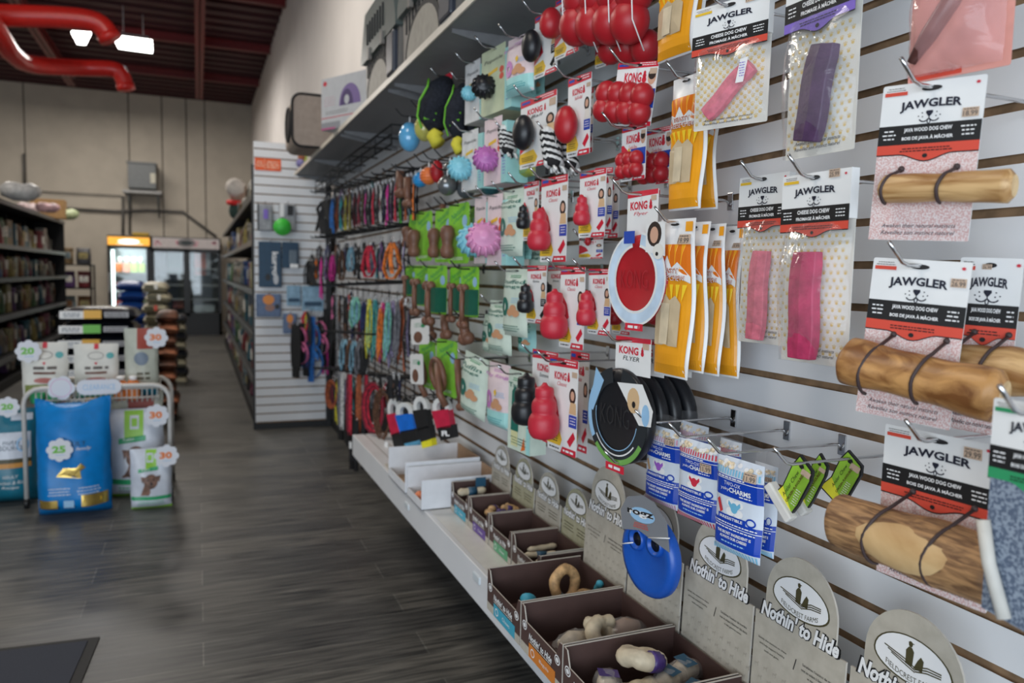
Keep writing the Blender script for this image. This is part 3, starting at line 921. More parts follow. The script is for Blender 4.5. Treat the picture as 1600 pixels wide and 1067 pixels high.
# cheese chew bags: header card, paw printed back sheet, chew bar, clear film
m_chews = {'pink': M('pale pink cheese bar', (0.66, 0.16, 0.22), 0.55, var=0.10, scale=60, bump=0.25, bscale=120),
           'rose': M('strawberry cheese bar', (0.46, 0.035, 0.11), 0.5, var=0.12, scale=40, bump=0.25, bscale=120),
           'purple': M('plum purple cheese bar', (0.075, 0.035, 0.09), 0.45, var=0.10, scale=40, bump=0.2, bscale=120)}
def cheese(px, x, th, roll, label, col, bar, hh, acc=None, price_txt='', inset=0.0, hk='', logo=True, bart=0.02, tagstrip=False):
    """bar = (x0,y0,x1,y1,width) pixels of the bar's axis"""
    X, w, h = place(*px, x, th, roll)
    e = empty('cheese_chew_pack', label, 'dog chew', X)
    mb = MB(); mb.prism(rrect(-w / 2 * 0.985, -h, w / 2 * 0.985, -h * 0.05, 0.003), 0.002, 0.003, m_cream)
    a = Art(mb, base=-0.002)
    nx_, nz_ = 9, 17
    for i in range(nx_):
        for j in range(nz_):
            u = -w * .45 + w * .9 * (i + (0.5 if j % 2 else 0)) / nx_; v = -h * (hh + .02) - h * (0.96 - hh) * j / nz_
            if abs(u) < w * .47 and v > -h * 0.985:
                s = w * 0.022
                a.ell(u, v, s, s * .8, m_gold, 1, 7)
                for dx in (-1, 0, 1): a.ell(u + dx * s * .9, v + s * 1.25 - abs(dx) * s * .3, s * .33, s * .4, m_gold, 1, 5)
    a.text('Awaken their natural instincts', -w * .02, -h * 0.925, h * 0.018, m_ink, 3, w=w * 0.66, shear=0.35)
    a.text('Réveillez son instinct naturel', -w * .02, -h * 0.955, h * 0.018, m_ink, 3, w=w * 0.66, shear=0.35)
    mb.build('backing_sheet', e)
    # header folded over the bag
    hb = MB(); hb.prism([(-w / 2, -h * hh * 0.80), (w / 2, -h * hh * .80), (w / 2, 0), (-w / 2, 0)], -0.012, 0.004, m_card)
    ha = Art(hb, base=0.012)
    header_art(ha, w, 0, h * hh, acc or m_redi, 'CHEESE DOG CHEW', 'FROMAGE À MÂCHER', price_txt=price_txt, price_pos=(0.28, 0.06) if price_txt else (0, 0), logo=logo, strip=m_yell)
    ha.ell(0, -0.008, w * 0.08, 0.0035, m_blk, 5, 14)
    hb.build('header_card', e)
    inv = X.inverted()
    p0 = inv @ onx(bar[0], bar[1], X.translation.x - 0.01); p1 = inv @ onx(bar[2], bar[3], X.translation.x - 0.01)
    sc = w / (px[1] - px[0]); bw = bar[4] * sc
    ang = math.atan2(p1.x - p0.x, p1.z - p0.z); Lb = math.hypot(p1.x - p0.x, p1.z - p0.z)
    bX = Matrix.Translation(((p0.x + p1.x) / 2, -0.004 - bart / 2, (p0.z + p1.z) / 2)) @ Matrix.Rotation(ang, 4, 'Y')
    bb = MB(); t = bart / 2
    N = 8; vs = []; fs = []
    prof = [(-bw / 2, 0.35 * t), (-bw / 2 * .9, -t * .8), (bw * 0.05, -t * 1.1), (bw / 2 * .95, -t * 0.7), (bw / 2, 0.5 * t), (0, t)]
    for i in range(N + 1):
        z = (i / N - .5) * Lb; bend = 0.002 * math.sin(i * 0.9); s = 0.9 if i in (0, N) else 1
        for u, v in prof: vs.append((u * s + bend, v * s, z))
    k = len(prof)
    for i in range(N):
        for j in range(k): fs.append((i * k + j, i * k + (j + 1) % k, (i + 1) * k + (j + 1) % k, (i + 1) * k + j))
    fs.append(tuple(range(k))[::-1]); fs.append(tuple(N * k + j for j in range(k)))
    bb.add(vs, fs, m_chews[col]); bb.build('cheese_bar', e, X=bX, bevel=0.0015)
    # film pillow
    fb = MB(); n = 14; vs = []; fs = []; rr = random.Random(len(label))
    for j in range(n + 1):
        for i in range(n + 1):
            u, v = i / n * 2 - 1, j / n
            bulge = (1 - u ** 4) * math.sin(math.pi * min(1, v * 1.02)) ** 0.6 * (bart + 0.012) + rr.uniform(-.0015, .0015)
            vs.append((u * w * 0.495 + (0.002 * math.sin(v * 14) if abs(u) == 1 else 0), -0.004 - max(0, bulge), -h * hh * .75 - v * h * (1.0 - hh * .75)))
    for j in range(n):
        for i in range(n):
            q = j * (n + 1) + i; fs.append((q, q + 1, q + n + 2, q + n + 1))
    fb.add(vs, fs, m_film, smooth=True); fb.build('clear_bag', e)
    if tagstrip:
        sb = MB(); sb.add([(w * .26, -0.034, -h * .52), (w * .36, -0.034, -h * .51), (w * .31, -0.034, -h * .70), (w * .21, -0.034, -h * .70)], [(0, 1, 2, 3)], m_white)
        Art(sb, base=0.0345).lines(w * .25, w * .33, -h * .55, 6, h * .02, h * .006, m_purp, 1)
        sb.build('sticker_slip', e)
    if hk: hook(X, 'chrome peg hook holding the ' + hk, 0.04)
    return e
cheese((1088, 1207, 3, 199), 0.90, -72, 0.5, 'cheese chew bag with a pale pink bar lying diagonally, top row', 'pink', (1112, 182, 1168, 98, 25), 0.40, price_txt='17.99', hk='pale pink diagonal cheese chew', tagstrip=True)
cheese((1237, 1350, -75, 247), 0.90, -88, 0, 'cheese chew bag with violet header and a long plum purple bar', 'purple', (1266, 222, 1294, 70, 42), 0.36, acc=m_purp, hk='purple cheese chew', bart=0.026)
cheese((1162, 1240, 274, 540), 0.99, -85, 0, 'cheese chew bag with a slender rose bar behind the larger rose bag', 'pink', (1181, 530, 1192, 392, 27), 0.31, price_txt='', hk='slender rose cheese chew')
cheese((1230, 1338, 270, 572), 0.88, -88, 0, 'cheese chew bag with a thick strawberry pink bar priced 25.99', 'rose', (1258, 560, 1267, 394, 42), 0.31, price_txt='25.99', hk='thick strawberry cheese chew', bart=0.026)

# red translucent bag, top right corner
X, w, h = place(1424, 1588, -70, 118, 0.91, -78, 0)
e = empty('antler_chew_pack', 'pinkish red chew bag with a dark stick, cut by the top edge', 'dog chew', X)
mb = MB(); mb.prism(rrect(-w / 2, -h, w / 2, 0, 0.003), 0.002, 0.003, M('salmon pink print', (0.72, 0.32, 0.27), 0.5, var=0.05))
Art(mb, base=-0.002).rect(-w * .47, -h * 0.985, w * 0.05, -h * .93, m_redi, 1)
mb.build('backing_sheet', e)
MB().tube([(-w * .38, -0.02, -h * .85), (-w * .2, -0.025, -h * .66), (0, -0.025, -h * .42), (w * .15, -0.02, -h * .1)], 0.009, M('dark smoked chew', (0.10, 0.035, 0.03), 0.3, var=0.2), 12, radii=[0.006, 0.011, 0.012, 0.012]).build('chew_stick', e)
fb = MB(); vs = []; fs = []; n = 14; rr = random.Random(5)
for j in range(n + 1):
    for i in range(n + 1):
        u, v = i / n * 2 - 1, j / n
        vs.append((u * w * .47 - w * .02, -0.004 - (1 - u ** 4) * math.sin(math.pi * v) ** .6 * 0.04 + rr.uniform(-.003, .003), -v * h * .96))
for j in range(n):
    for i in range(n):
        q = j * (n + 1) + i; fs.append((q, q + 1, q + n + 2, q + n + 1))
fb.add(vs, fs, film('pink tinted film', (0.9, 0.5, 0.5), 0.72, 0.1), smooth=True); fb.build('clear_bag', e)
# green-banded card with a mesh-pattern sleeve at the right edge
X, w, h = place(1549, 1705, 632, 900, 0.80, -88, 0)
e = empty('antler_chew_pack', 'green banded chew card with blue grey net sleeve, far right', 'dog chew', X)
mb = MB(); mb.prism(rrect(-w / 2, -h * .42, w / 2, 0, 0.003), 0, 0.0012, m_card)
a = Art(mb); header_art(a, w, 0, h * .5, m_green, 'JAVA WOOD DOG CHEW', 'BOIS DE JAVA À MÂCHER')
mb.build('header_card', e)
m_net = speckle('blue grey net print', (0.09, 0.12, 0.18), (0.26, 0.31, 0.38), 260, 0.6)
MB().prism([(-w * .46, -h * 1.3), (w * .5, -h * 1.38), (w * .5, -h * .42), (-w * .47, -h * .42)], -0.001, 0.004, m_net).build('net_sleeve', e)
MB().tube([(-w * .44, -0.012, -h * .74), (-w * .33, -0.014, -h * .98), (-w * .12, -0.014, -h * 1.28)], 0.007, M('pale antler', (0.62, 0.60, 0.55), 0.6), 12).build('antler', e)
hook(X, 'chrome peg hook at the right edge holding the green banded chew card', 0.04)

# ------------------------------------------------------------ yellow cheese-chew bags
m_yb = M('golden yellow foil', (0.86, 0.36, 0.015), 0.28, var=0.08, scale=8)
m_yb2 = M('orange sunburst', (0.74, 0.17, 0.01), 0.3, var=0)
m_yb3 = M('bright yellow rays', (0.90, 0.60, 0.03), 0.3, var=0)
m_win = M('window over pale chew', (0.60, 0.47, 0.30), 0.18, var=0.06, scale=20, coat=0.5)
m_bagw = M('white foil edge', (0.80, 0.80, 0.80), 0.3, var=0)
def pillow(w, h, d, mat, n=(10, 16), top=0.08, wav=0.0, seed=1):
    """flat bag bulging forward in the middle; returns builder and warp"""
    def warp(x, z):
        u = max(-1, min(1, 2 * x / w)); v = max(0, min(1, -z / h))
        e = max(0.0, min(1, (v - top) / 0.16)) * max(0.0, min(1, (1 - v) / 0.12))
        return d * (1 - u * u) ** 0.5 * (e * (2 - e)) + wav * math.sin(v * 7 + seed) * (0.5 + 0.5 * u)
    mb = MB(); vs = []; fs = []; nx, nz = n
    for sgn in (1, -0.5):
        o = len(vs)
        for j in range(nz + 1):
            for i in range(nx + 1):
                x = (i / nx - .5) * w; z = -j / nz * h
                vs.append((x, -(warp(x, z) if sgn > 0 else -0.5 * (warp(x, z) - wav * math.sin(-z / h * 7 + seed) * (0.5 + x / w)) + wav * math.sin(-z / h * 7 + seed) * (0.5 + x / w)) + (0 if sgn > 0 else 0.0006), z))
        for j in range(nz):
            for i in range(nx):
                q = o + j * (nx + 1) + i
                fs.append((q, q + 1, q + nx + 2, q + nx + 1) if sgn > 0 else (q, q + nx + 1, q + nx + 2, q + 1))
    mb.add(vs, fs, mat, smooth=True)
    return mb, warp
def yellow(px, x, th, label, roll=0, hk=False, price_txt='', seed=1, show_top=True):
    X, w, h = place(*px, x, th, roll)
    e = empty('yellow_chew_bag', label, 'dog chew', X, None)
    mb, wp = pillow(w, h, 0.014, m_bagw, wav=0.006, seed=seed)
    a = Art(mb, wp, gap=0.0012)
    x0, x1 = -w * .5, w * .455
    a.rect(x0, -h * .985, x1, -h * .17, m_yb, 1)
    a.rect(x0, -h * .36, x1, -h * .16, m_yb2, 1.5)
    for i in range(5):
        u0 = x0 + (x1 - x0) * i / 5; u1 = x0 + (x1 - x0) * (i + .5) / 5
        a.poly([(u0, -h * .16), (u1, -h * .16), ((u0 + u1) / 2 * 0.6, -h * .36)], m_yb, 2)
    a.poly([(x0, -h * .36), (x0 + w * .12, -h * .28), (x0 + w * .2, -h * .33), (x0 + w * .40, -h * .23), (x0 + w * .56, -h * .33), (x0 + w * .68, -h * .27), (x1, -h * .36), (x1, -h * .40), (x0, -h * .40)], m_bagw, 3)
    for k_, s in enumerate(('YEASTY', 'CHEESE CHEW')):
        a.text(s, -w * .04, -h * (.325 + k_ * .045), h * .034, M('rust outline ink', (0.45, 0.09, 0.02), 0.4, var=0), 4, w=w * (.5 if k_ == 0 else .78), bold=0.05)
        a.text(s, -w * .04, -h * (.325 + k_ * .045), h * .034, m_bagw, 5, w=w * (.5 if k_ == 0 else .78), bold=-0.01)
    for i in range(6):
        u0 = x0 + (x1 - x0) * i / 6; a.poly([(u0, -h * .41), (u0 + w * .1, -h * .41), (u0 + w * .06 - u0 * .3, -h * .52)], m_yb3, 3)
    a.poly([(-w * .40, -h * .80), (w * .28, -h * .80), (w * .27, -h * .53), (w * .14, -h * .48), (w * .0, -h * .51), (-w * .12, -h * .47), (-w * .28, -h * .52), (-w * .40, -h * .55)], m_win, 4)
    a.rect(-w * .22, -h * .79, w * .02, -h * .53, M('pale yak chew stick', (0.66, 0.55, 0.38), 0.4, var=0.08), 5)
    a.rect(w * .25, -h * .08, w * .45, -h * .02, m_yb, 2)
    if price_txt: price(a, w * .30, -h * .13, w * .30, price_txt, 4)
    a.ell(-w * .05, -h * .035, w * .13, 0.003, m_blk, 3, 12)
    mb.build('foil_bag', e)
    if hk: hook(X, 'chrome peg hook holding the ' + hk, 0.035)
yellow((1033, 1092, -80, 92), 0.95, -82, 'golden yellow chew bag cut off by the top edge, beside the big red bumpy toy', seed=2)
yellow((1066, 1108, -80, 85), 1.00, -80, 'second golden yellow chew bag at the top edge, behind its neighbour', seed=3)
yellow((1092, 1126, 140, 329), 1.02, -82, 'golden yellow chew bag peeking from behind the hanging middle one', seed=4)
yellow((1052, 1106, 118, 330), 0.95, -82, 'golden yellow chew bag hanging alone in the middle row, under the diagonal pink bar', seed=1, hk='middle golden chew bags')
yellow((1131, 1163, 353, 592), 1.04, -85, 'golden yellow chew bag, rearmost of the four on the lower hook', seed=5, price_txt='19.99')
yellow((1100, 1137, 350, 588), 1.00, -83, 'golden yellow chew bag, third from the front on the lower hook', seed=7, price_txt='19.99', roll=0)
yellow((1068, 1110, 347, 583), 0.96, -83, 'golden yellow chew bag, second from the front on the lower hook', seed=6)
yellow((1033, 1090, 342, 592), 0.92, -83, 'golden yellow chew bag, frontmost of the four on the lower hook', roll=1, seed=1, hk='lower golden chew bags', price_txt='19.99')

# ------------------------------------------------------------ blue and white yak charms bags
m_bb = M('charms bag blue', (0.006, 0.05, 0.42), 0.28, var=0.03)
m_bw = M('charms bag white', (0.66, 0.72, 0.80), 0.28, var=0.02)
m_pop = M('printed popcorn', (0.72, 0.60, 0.42), 0.5, var=0.2, scale=150)
def charms(px, x, th, label, stripe, charm, treat, roll=0, price_txt='11.99', hk=False, price_pos=(.30, -.14), seed=1):
    X, w, h = place(*px, x, th, roll)
    e = empty('charms_bag', label, 'dog treat bag', X)
    mb, wp = pillow(w, h, 0.012, m_bw, top=0.02, wav=0.002, seed=seed)
    a = Art(mb, wp, gap=0.0006)
    ms = M('stripe ' + stripe, {'pink': (0.62, 0.30, 0.42), 'red': (0.62, 0.06, 0.10), 'blue': (0.20, 0.50, 0.70)}[stripe], 0.35, var=0)
    a.rect(-w / 2, -h * .40, w / 2, -h * .185, m_bb, 1)
    a.rect(-w / 2, -h * .92, w / 2, -h * .645, m_bb, 1)
    for i in range(16):
        u = -w / 2 + w * i / 16
        a.poly([(u, -h * .17), (u + w / 32, -h * .17), (u + w / 32, -h * .105), (u, -h * .105)], ms, 2)
        a.poly([(u, -h), (u + w / 32, -h), (u + w / 32, -h * .935), (u, -h * .935)], ms, 2)
    for i in range(26):
        a.ell(-w * .45 + w * .9 * rnd.random(), -h * (.045 + .055 * rnd.random()), w * .045, w * .035, m_pop if rnd.random() < .6 else m_white, 3 + i % 2, 7)
    a.rect(-w / 2, -h * .222, w / 2, -h * .215, m_white, 2)
    a.lines(-w * .4, w * .2, -h * .20, 1, .01, h * .014, m_white, 2, 0)
    a.text('TWO-OX', -w * .06, -h * .262, h * .040, m_white, 3, w=w * .36)
    a.text('yaky', -w * .22, -h * .325, h * .042, m_white, 3, w=w * .20)
    a.text('CHARMS', w * .10, -h * .32, h * .052, m_white, 3, w=w * .44, bold=0.03)
    a.lines(w * .1, w * .34, -h * .365, 1, .01, h * .012, m_white, 3, 0)
    # bone badge with charm
    for dx in (-1, 1):
        for dz in (-1, 1): a.ell(dx * w * .08, -h * .50 + dz * h * .045, w * .10, h * .045, m_white, 2, 14)
    mc = M('charm ' + charm, {'purple': (0.35, 0.12, 0.55), 'red': (0.6, 0.03, 0.06), 'blue': (0.15, 0.45, 0.65)}[charm], 0.4, var=0)
    a.ell(0, -h * .50, w * .075, h * .055, mc, 3, 12)
    for sg in (-1, 1): a.poly([(sg * w * .03, -h * .48), (sg * w * .12, -h * .43), (sg * w * .13, -h * .47), (sg * w * .06, -h * .52)], mc, 3)
    mt = M('treat ' + treat, {'biscuit': (0.50, 0.30, 0.15), 'none': (0.6, 0.6, 0.65), 'strip': (0.55, 0.04, 0.05)}[treat], 0.5)
    if treat != 'none': a.poly([(-w * .40, -h * .46), (-w * .34, -h * .43), (-w * .25, -h * .56), (-w * .31, -h * .59)], mt, 3)
    a.rect(-w * .36, -h * .645, w * .24, -h * .59, m_bb, 3)
    a.text('IRRESISTIBLE', -w * .06, -h * .617, h * .030, m_white, 5, w=w * .5, bold=0.02)
    a.ring(w * .33, -h * .60, w * .09, h * .045, w * .025, m_bb, 3, 16)
    a.lines(-w * .45, w * .45, -h * .675, 1, .01, h * .012, m_white, 3, 0)
    a.rect(-w / 2, -h * .705, w / 2, -h * .698, m_white, 2)
    a.lines(-w * .42, w * .42, -h * .725, 1, .01, h * .012, m_white, 3, 0)
    a.text('THE SECRET INGREDIENT IS', 0, -h * .775, h * .030, m_white, 3, w=w * .72, bold=0.03)
    a.text('ALWAYS OUR CHEESE!', 0, -h * .82, h * .030, m_white, 3, w=w * .58, bold=0.03)
    a.lines(-w * .25, w * .25, -h * .87, 1, .01, h * .014, m_ltb, 3, 0)
    if price_txt: price(a, w * price_pos[0], h * price_pos[1], w * .24, price_txt, 6)
    mb.build('printed_bag', e)
    fb = MB(); fb.add([(-w * .5, 0, 0.0), (w * .5, 0, 0.0), (w * .5, 0.002, h * .14), (w * .1, 0.004, h * .17), (-w * .5, 0.002, h * .13)], [(0, 1, 2, 3, 4)], m_film)
    fb.build('clear_header', e)
    if hk:
        P = X @ Vector((0, 0, h * .12)); XX = Matrix.Translation(P)
        hook(XX, 'chrome double rod hook holding the ' + hk, 0.05)
charms((1064, 1108, 662, 778), 1.0, -85, 'blue and white charms bag behind the purple one, mostly hidden', 'pink', 'purple', 'none', price_txt='')
charms((1012, 1064, 668, 788), 0.95, -84, 'blue and white charms bag with a purple yak, leftmost', 'pink', 'purple', 'biscuit', hk='purple charms bags')
charms((1126, 1160, 688, 800), 1.0, -85, 'blue and white charms bag with red stripes hidden between the middle and right bags', 'red', 'red', 'none', price_txt='')
charms((1063, 1126, 690, 815), 0.92, -84, 'blue and white charms bag with a red yak and red striped ends', 'red', 'red', 'none', hk='red charms bags', price_pos=(.27, -.28))
charms((1180, 1217, 725, 866), 0.98, -84, 'blue and white charms bag with pale blue stripes, rear one at the right', 'blue', 'blue', 'none')
charms((1122, 1195, 718, 868), 0.90, -84, 'blue and white charms bag with a pale blue yak and red strip, nearest one', 'blue', 'blue', 'strip', hk='pale blue charms bags')

# ------------------------------------------------------------ small green chews with white blocks
m_lime = M('lime green sleeve', (0.26, 0.48, 0.04), 0.4, var=0.1, scale=30)
m_limey = M('yellow sleeve end', (0.72, 0.68, 0.04), 0.4, var=0)
m_chalk = M('chalky white chew', (0.72, 0.70, 0.66), 0.8, var=0.04)
def chewtag(px, x, label, hk=None, end=True):
    X, w, h = place(*px, x, -80, 0)
    X = X @ Matrix.Rotation(R_(22), 4, 'Y')
    w *= 0.66; h *= 1.0
    e = empty('wrapped_chew', label, 'dog chew', X)
    mb = MB()
    pts = [(-w * .25, 0), (w * .5, -h * .10), (w * .62, -h * .25), (w * .55, -h * .72), (w * .40, -h * .98), (-w * .70, -h * .88), (-w * .42, -h * .60), (-w * .40, -h * .2)]
    mb.prism(pts, 0, 0.006, m_blk)
    c = (0.03, -h * .5)
    a = Art(mb)
    ins = [(x_ * .88, -h * .48 + (z_ + h * .48) * .94) for x_, z_ in pts]
    a.poly(ins, m_lime, 1)
    a.poly([ins[5], ins[4], (ins[4][0], ins[4][1] + h * .1), (ins[6][0] * 1.0, ins[6][1]), ], m_limey, 2)
    a.text('Antler Chew', -w * .12, -h * .48, h * .055, m_blk, 3, w=h * .5, rot=82, shear=0.3)
    a.text('CHICKEN FLAVOURED', w * .12, -h * .50, h * .04, M('dark olive ink', (0.10, 0.06, 0.01), 0.5, var=0), 3, w=h * .55, rot=82, bold=0.03)
    a.lines(w * .2, w * .45, -h * .5, 7, h * .04, h * .012, m_cream, 3)
    price(a, w * .30, -h * .20, w * .42, '', 3)
    a.ell(w * .02, -h * .14, w * .12, w * .10, m_blk, 3, 10)
    mb.build('printed_sleeve', e)
    if end:
        cx = Matrix.Translation((-w * .10, -0.002, -h * .86)) @ Matrix.Rotation(R_(25), 4, 'Y')
        MB().box((-w * .95, -0.008, -h * .075), (w * .72, 0.012, h * .075), m_chalk, cx).build('chew_block', e, bevel=0.003)
    if hk: hook(X, hk, 0.04)
chewtag((1305, 1362, 709, 800), 1.02, 'lime green wrapped chew furthest back on its hook, near the big stick', end=False)
chewtag((1268, 1305, 712, 818), 0.96, 'lime green wrapped chew in the middle of three on one hook', end=True)
chewtag((1232, 1284, 716, 820), 0.92, 'lime green wrapped chew with a white chew block, frontmost of three', 'chrome peg hook carrying three lime green wrapped chews')
# empty hooks around the charms bags
for px, py, xt, lab in ((1040, 398, 1.0, 'chrome hook at the lower golden chew bags, second prong'), (1130, 268, 0.93, 'bare chrome peg hook left of the slender rose cheese chew'), (1040, 105, 0.98, 'bare chrome hook between the red bumpy toy and the golden bag')):
    pass
# ============================================================ RUBBER TOYS ON RED AND WHITE CARDS
m_rub = M('red rubber', (0.42, 0.012, 0.020), 0.42, var=0.04, scale=15)
m_rub2 = M('coral red rubber', (0.52, 0.022, 0.042), 0.45, var=0.03, scale=15)
m_rubk = M('black rubber', (0.010, 0.011, 0.014), 0.38, var=0)
m_rubs = M('grey chrome rubber', (0.20, 0.21, 0.22), 0.25, 0.6, var=0.05)
def classic_prof(r, h):
    out = []; N = 34
    S_ = ((0.25, 1.0), (0.565, 0.80), (0.82, 0.60))
    for i in range(N + 1):
        t = i / N; best = 0.10
        for c, k in S_:
            hv = {1.0: 0.275, 0.80: 0.205, 0.60: 0.175}[k]
            d = (t - c) / hv
            if abs(d) < 1: best = max(best, k * (1 - abs(d) ** 2.6) ** 0.42)
        if t > 0.93: best = max(0.12, 0.30 * (1 - (t - .93) / .10))
        if i == 0: best = 0.35
        out.append((best * r, t * h))
    return out
def kmark(a, x, z, kh):
    for dz, rx, rz in ((-.24, .30, .30), (.12, .24, .24), (.42, .16, .22)):
        a.ell(x, z + dz * kh, rx * kh, rz * kh, m_kred, 2, 14)
def kcard(px, x, th, label, toy, color, sub, roll=0, hk=False, tcx=0.0, tcz=-0.60, tw=0.62, thh=0.62, tabc=None, priced=True, wide=False, show=True, seed=0):
    """header card in red and white with the maker's lettering, a photo strip and the rubber toy strapped on"""
    X, w, h = place(*px, x, th, roll)
    e = empty('rubber_toy_pack', label, 'dog toy', X)
    mb = MB(); mb.prism(rrect(-w / 2, -h, w / 2, 0, 0.004), 0, 0.0015, m_card)
    a = Art(mb)
    tz = 0.11
    a.poly([(-w / 2, -h * tz * .9), (w / 2, -h * tz * .75), (w / 2, 0), (-w / 2, 0)], m_kred, 1)
    a.lines(w * .05, w * .44, -h * .02, 2, h * .03, h * .012, m_white, 2, .1)
    a.rect(-w * .46, -h * .06, -w * .22, -h * .025, m_blue, 2)
    a.ell(0, -h * .05, w * .12, 0.0035, m_blk, 3, 14)
    kz = -h * .19; kh = h * .085
    if wide: kh = h * .16; kz = -h * .24
    a.text('KONG', -w * .08, kz, kh, m_kred, 2, w=w * .42, bold=0.035)
    kmark(a, w * .20, kz, kh)
    a.text(sub, -w * .02, kz - kh * .95, kh * .5, m_kred if color != 'black' else m_blk, 2, w=w * .34, shear=0.3)
    # red swoosh, yellow disc, bottom strip, photo strip
    a.poly([(-w / 2, -h * .34), (-w * .42, -h * .33), (-w * .2, -h * .46), (-w * .1, -h * .62), (-w * .5, -h * .78)], m_kred, 1)
    a.poly([(-w / 2, -h * .78), (-w * .1, -h * .74), (w * .02, -h * .86), (-w * .04, -h * .93), (-w / 2, -h * .93)], m_yell, 1)
    a.lines(-w * .44, -w * .1, -h * .84, 3, h * .025, h * .01, m_blk, 2)
    a.poly([(-w * .02, -h), (w / 2, -h), (w / 2, -h * .93), (w * .04, -h * .93)], m_kred, 2)
    a.lines(w * .07, w * .42, -h * .965, 1, .01, h * .022, m_white, 3, .05)
    a.lines(-w * .42, -w * .08, -h * .965, 1, .01, h * .014, m_blk, 2, 0)
    if not wide:
        a.ell(w * .34, -h * .375, w * .11, h * .085, m_hair, 1, 14)
        a.ell(w * .345, -h * .37, w * .065, h * .05, m_skin, 2, 12)
        a.poly([(w * .24, -h * .56), (w * .48, -h * .56), (w * .46, -h * .44), (w * .28, -h * .44)], m_dog if color != 'red' else m_cream, 2)
        a.rect(w * .24, -h * .70, w / 2, -h * .57, tabc or (m_blk if color == 'black' else m_blue), 2)
        a.lines(w * .28, w * .47, -h * .60, 3, h * .03, h * .01, m_white, 3)
        a.poly([(w * .2, -h * .86), (w * .40, -h * .74), (w * .47, -h * .80), (w * .3, -h * .91)], m_blk if color == 'black' else m_kred, 2)
    else:
        a.poly([(-w / 2, -h * .86), (-w * .2, -h * .40), (0, -h * .52), (-w * .1, -h * .9)], m_yell, 2)
        a.rect(-w * .1, -h * .72, w / 2, -h * .42, m_blue, 1)
        a.ell(w * .38, -h * .24, w * .10, h * .12, m_skin, 1, 12); a.ell(w * .38, -h * .20, w * .09, h * .08, m_hair, 2, 12)
    if priced: price(a, w * .40, -h * .15, w * .17, '', 3)
    mb.build('header_card', e)
    mat = {'red': m_rub, 'coral': m_rub2, 'black': m_rubk}[color]
    R = {'classic': thh * h * .28, 'ball': h * (.175 if color == 'red' else .19), 'pear': h * .20}.get(toy, w * tw / 2)
    if toy == 'classic':
        TX = Matrix.Translation((tcx * w, -R * .92 - 0.003, tcz * h - thh * h / 2))
        MB().lathe(classic_prof(R, thh * h), mat, n=24).build('rubber_toy', e, X=TX)
    elif toy == 'ball':
        MB().sphere((tcx * w, -R * .8 - .003, tcz * h), R, mat, 24, sc=(1, .8, 1.35)).build('rubber_toy', e)
    elif toy == 'pear':
        TX = Matrix.Translation((tcx * w, -R * .9 - .003, tcz * h - R * 1.2))
        MB().lathe([(R * math.sin(math.pi * t / 12) ** .8 * (1 if t < 6 else 1 - 0.04 * (t - 6)) + (0.01 * R), R * 2.5 * (1 - math.cos(math.pi * t / 12)) / 2) for t in range(13)], mat, n=24).build('rubber_toy', e, X=TX)
    return X, w, h, e
def bumps(e, cx, cz, nx, nz, dx, dz, r, mat, X=None, y=0.0):
    mb = MB()
    for i in range(nx):
        for j in range(nz):
            mb.sphere((cx + (i - (nx - 1) / 2) * dx, y - r * .8, cz + (j - (nz - 1) / 2) * dz), r * 1.30, mat, 18, sc=(1, .95, 1.05))
    mb.tube([(cx - (nx - 1) / 2 * dx, y - r * .8, cz), (cx + (nx - 1) / 2 * dx, y - r * .8, cz)], r * .8, mat, 12)
    return mb.build('rubber_toy', e, X=X)
K = 'red and white card, '
# upper right: bumpy red toys
X, w, h = place(905, 1032, -40, 95, 0.93, -80, 12)
e = empty('bumpy_rubber_toy', 'large bumpy red rubber toy in a white net, at the top edge of the photo', 'dog toy', X)
bumps(e, 0, -h * .42, 4, 2, w * .23, w * .22, w * .125, m_rub)
bumps(e, w * .1, -h * .95 + .03, 3, 1, w * .22, 0, w * .10, m_rub, y=0.06).name = 'lower_bump_row'
for t in (-.42, -.10, .20, .48):
    MB().tube([(t * w, -w * .25, h * .05), (t * w + .004, -w * .25, -h * .3), (t * w + .012, -w * .22, -h * .6), (t * w + .02, -w * .08, -h * .9)], 0.0016, m_white, 6).build('net_cord', e)
hook(X @ Matrix.Translation((0, 0, 0.01)), 'chrome peg hook holding the large bumpy red toy', 0.06)
# card of another toy behind it
kcard((932, 968, 10, 103), 1.03, -78, K + 'tucked behind the large bumpy red toy at the top', 'ball', 'red', 'Ball', tcz=-.4)
X, w, h, e = kcard((965, 1030, 97, 196), 0.93, -72, K + 'long bumpy red toy below it, right of the round red pack', 'none', 'red', 'Goodie Bone', wide=True, roll=8, hk=False)
bumps(e, -w * .08, -h * .66, 4, 2, w * .30, w * .30, w * .175, m_rub, X=Matrix.Rotation(R_(4), 4, 'Y'))
hook(X, 'chrome peg hook holding the long bumpy red toy', 0.05)
for px, x, lab in (((1006, 1051, 200, 288), 1.02, 'rear card with an eight bump red bone, near the golden bag'), ((972, 1010, 196, 282), 0.94, 'narrow card with an eight bump red bone in front of its twin')):
    X, w, h, e = kcard(px, x, -80, 'red and white ' + lab, 'none', 'red', 'Goodie Bone', wide=True)
    bumps(e, -w * .02, -h * .72, 3, 2, w * .30, w * .30, w * .16, m_rub)
    if x < 1: hook(X, 'chrome peg hook holding the two eight bump red bones', 0.06)
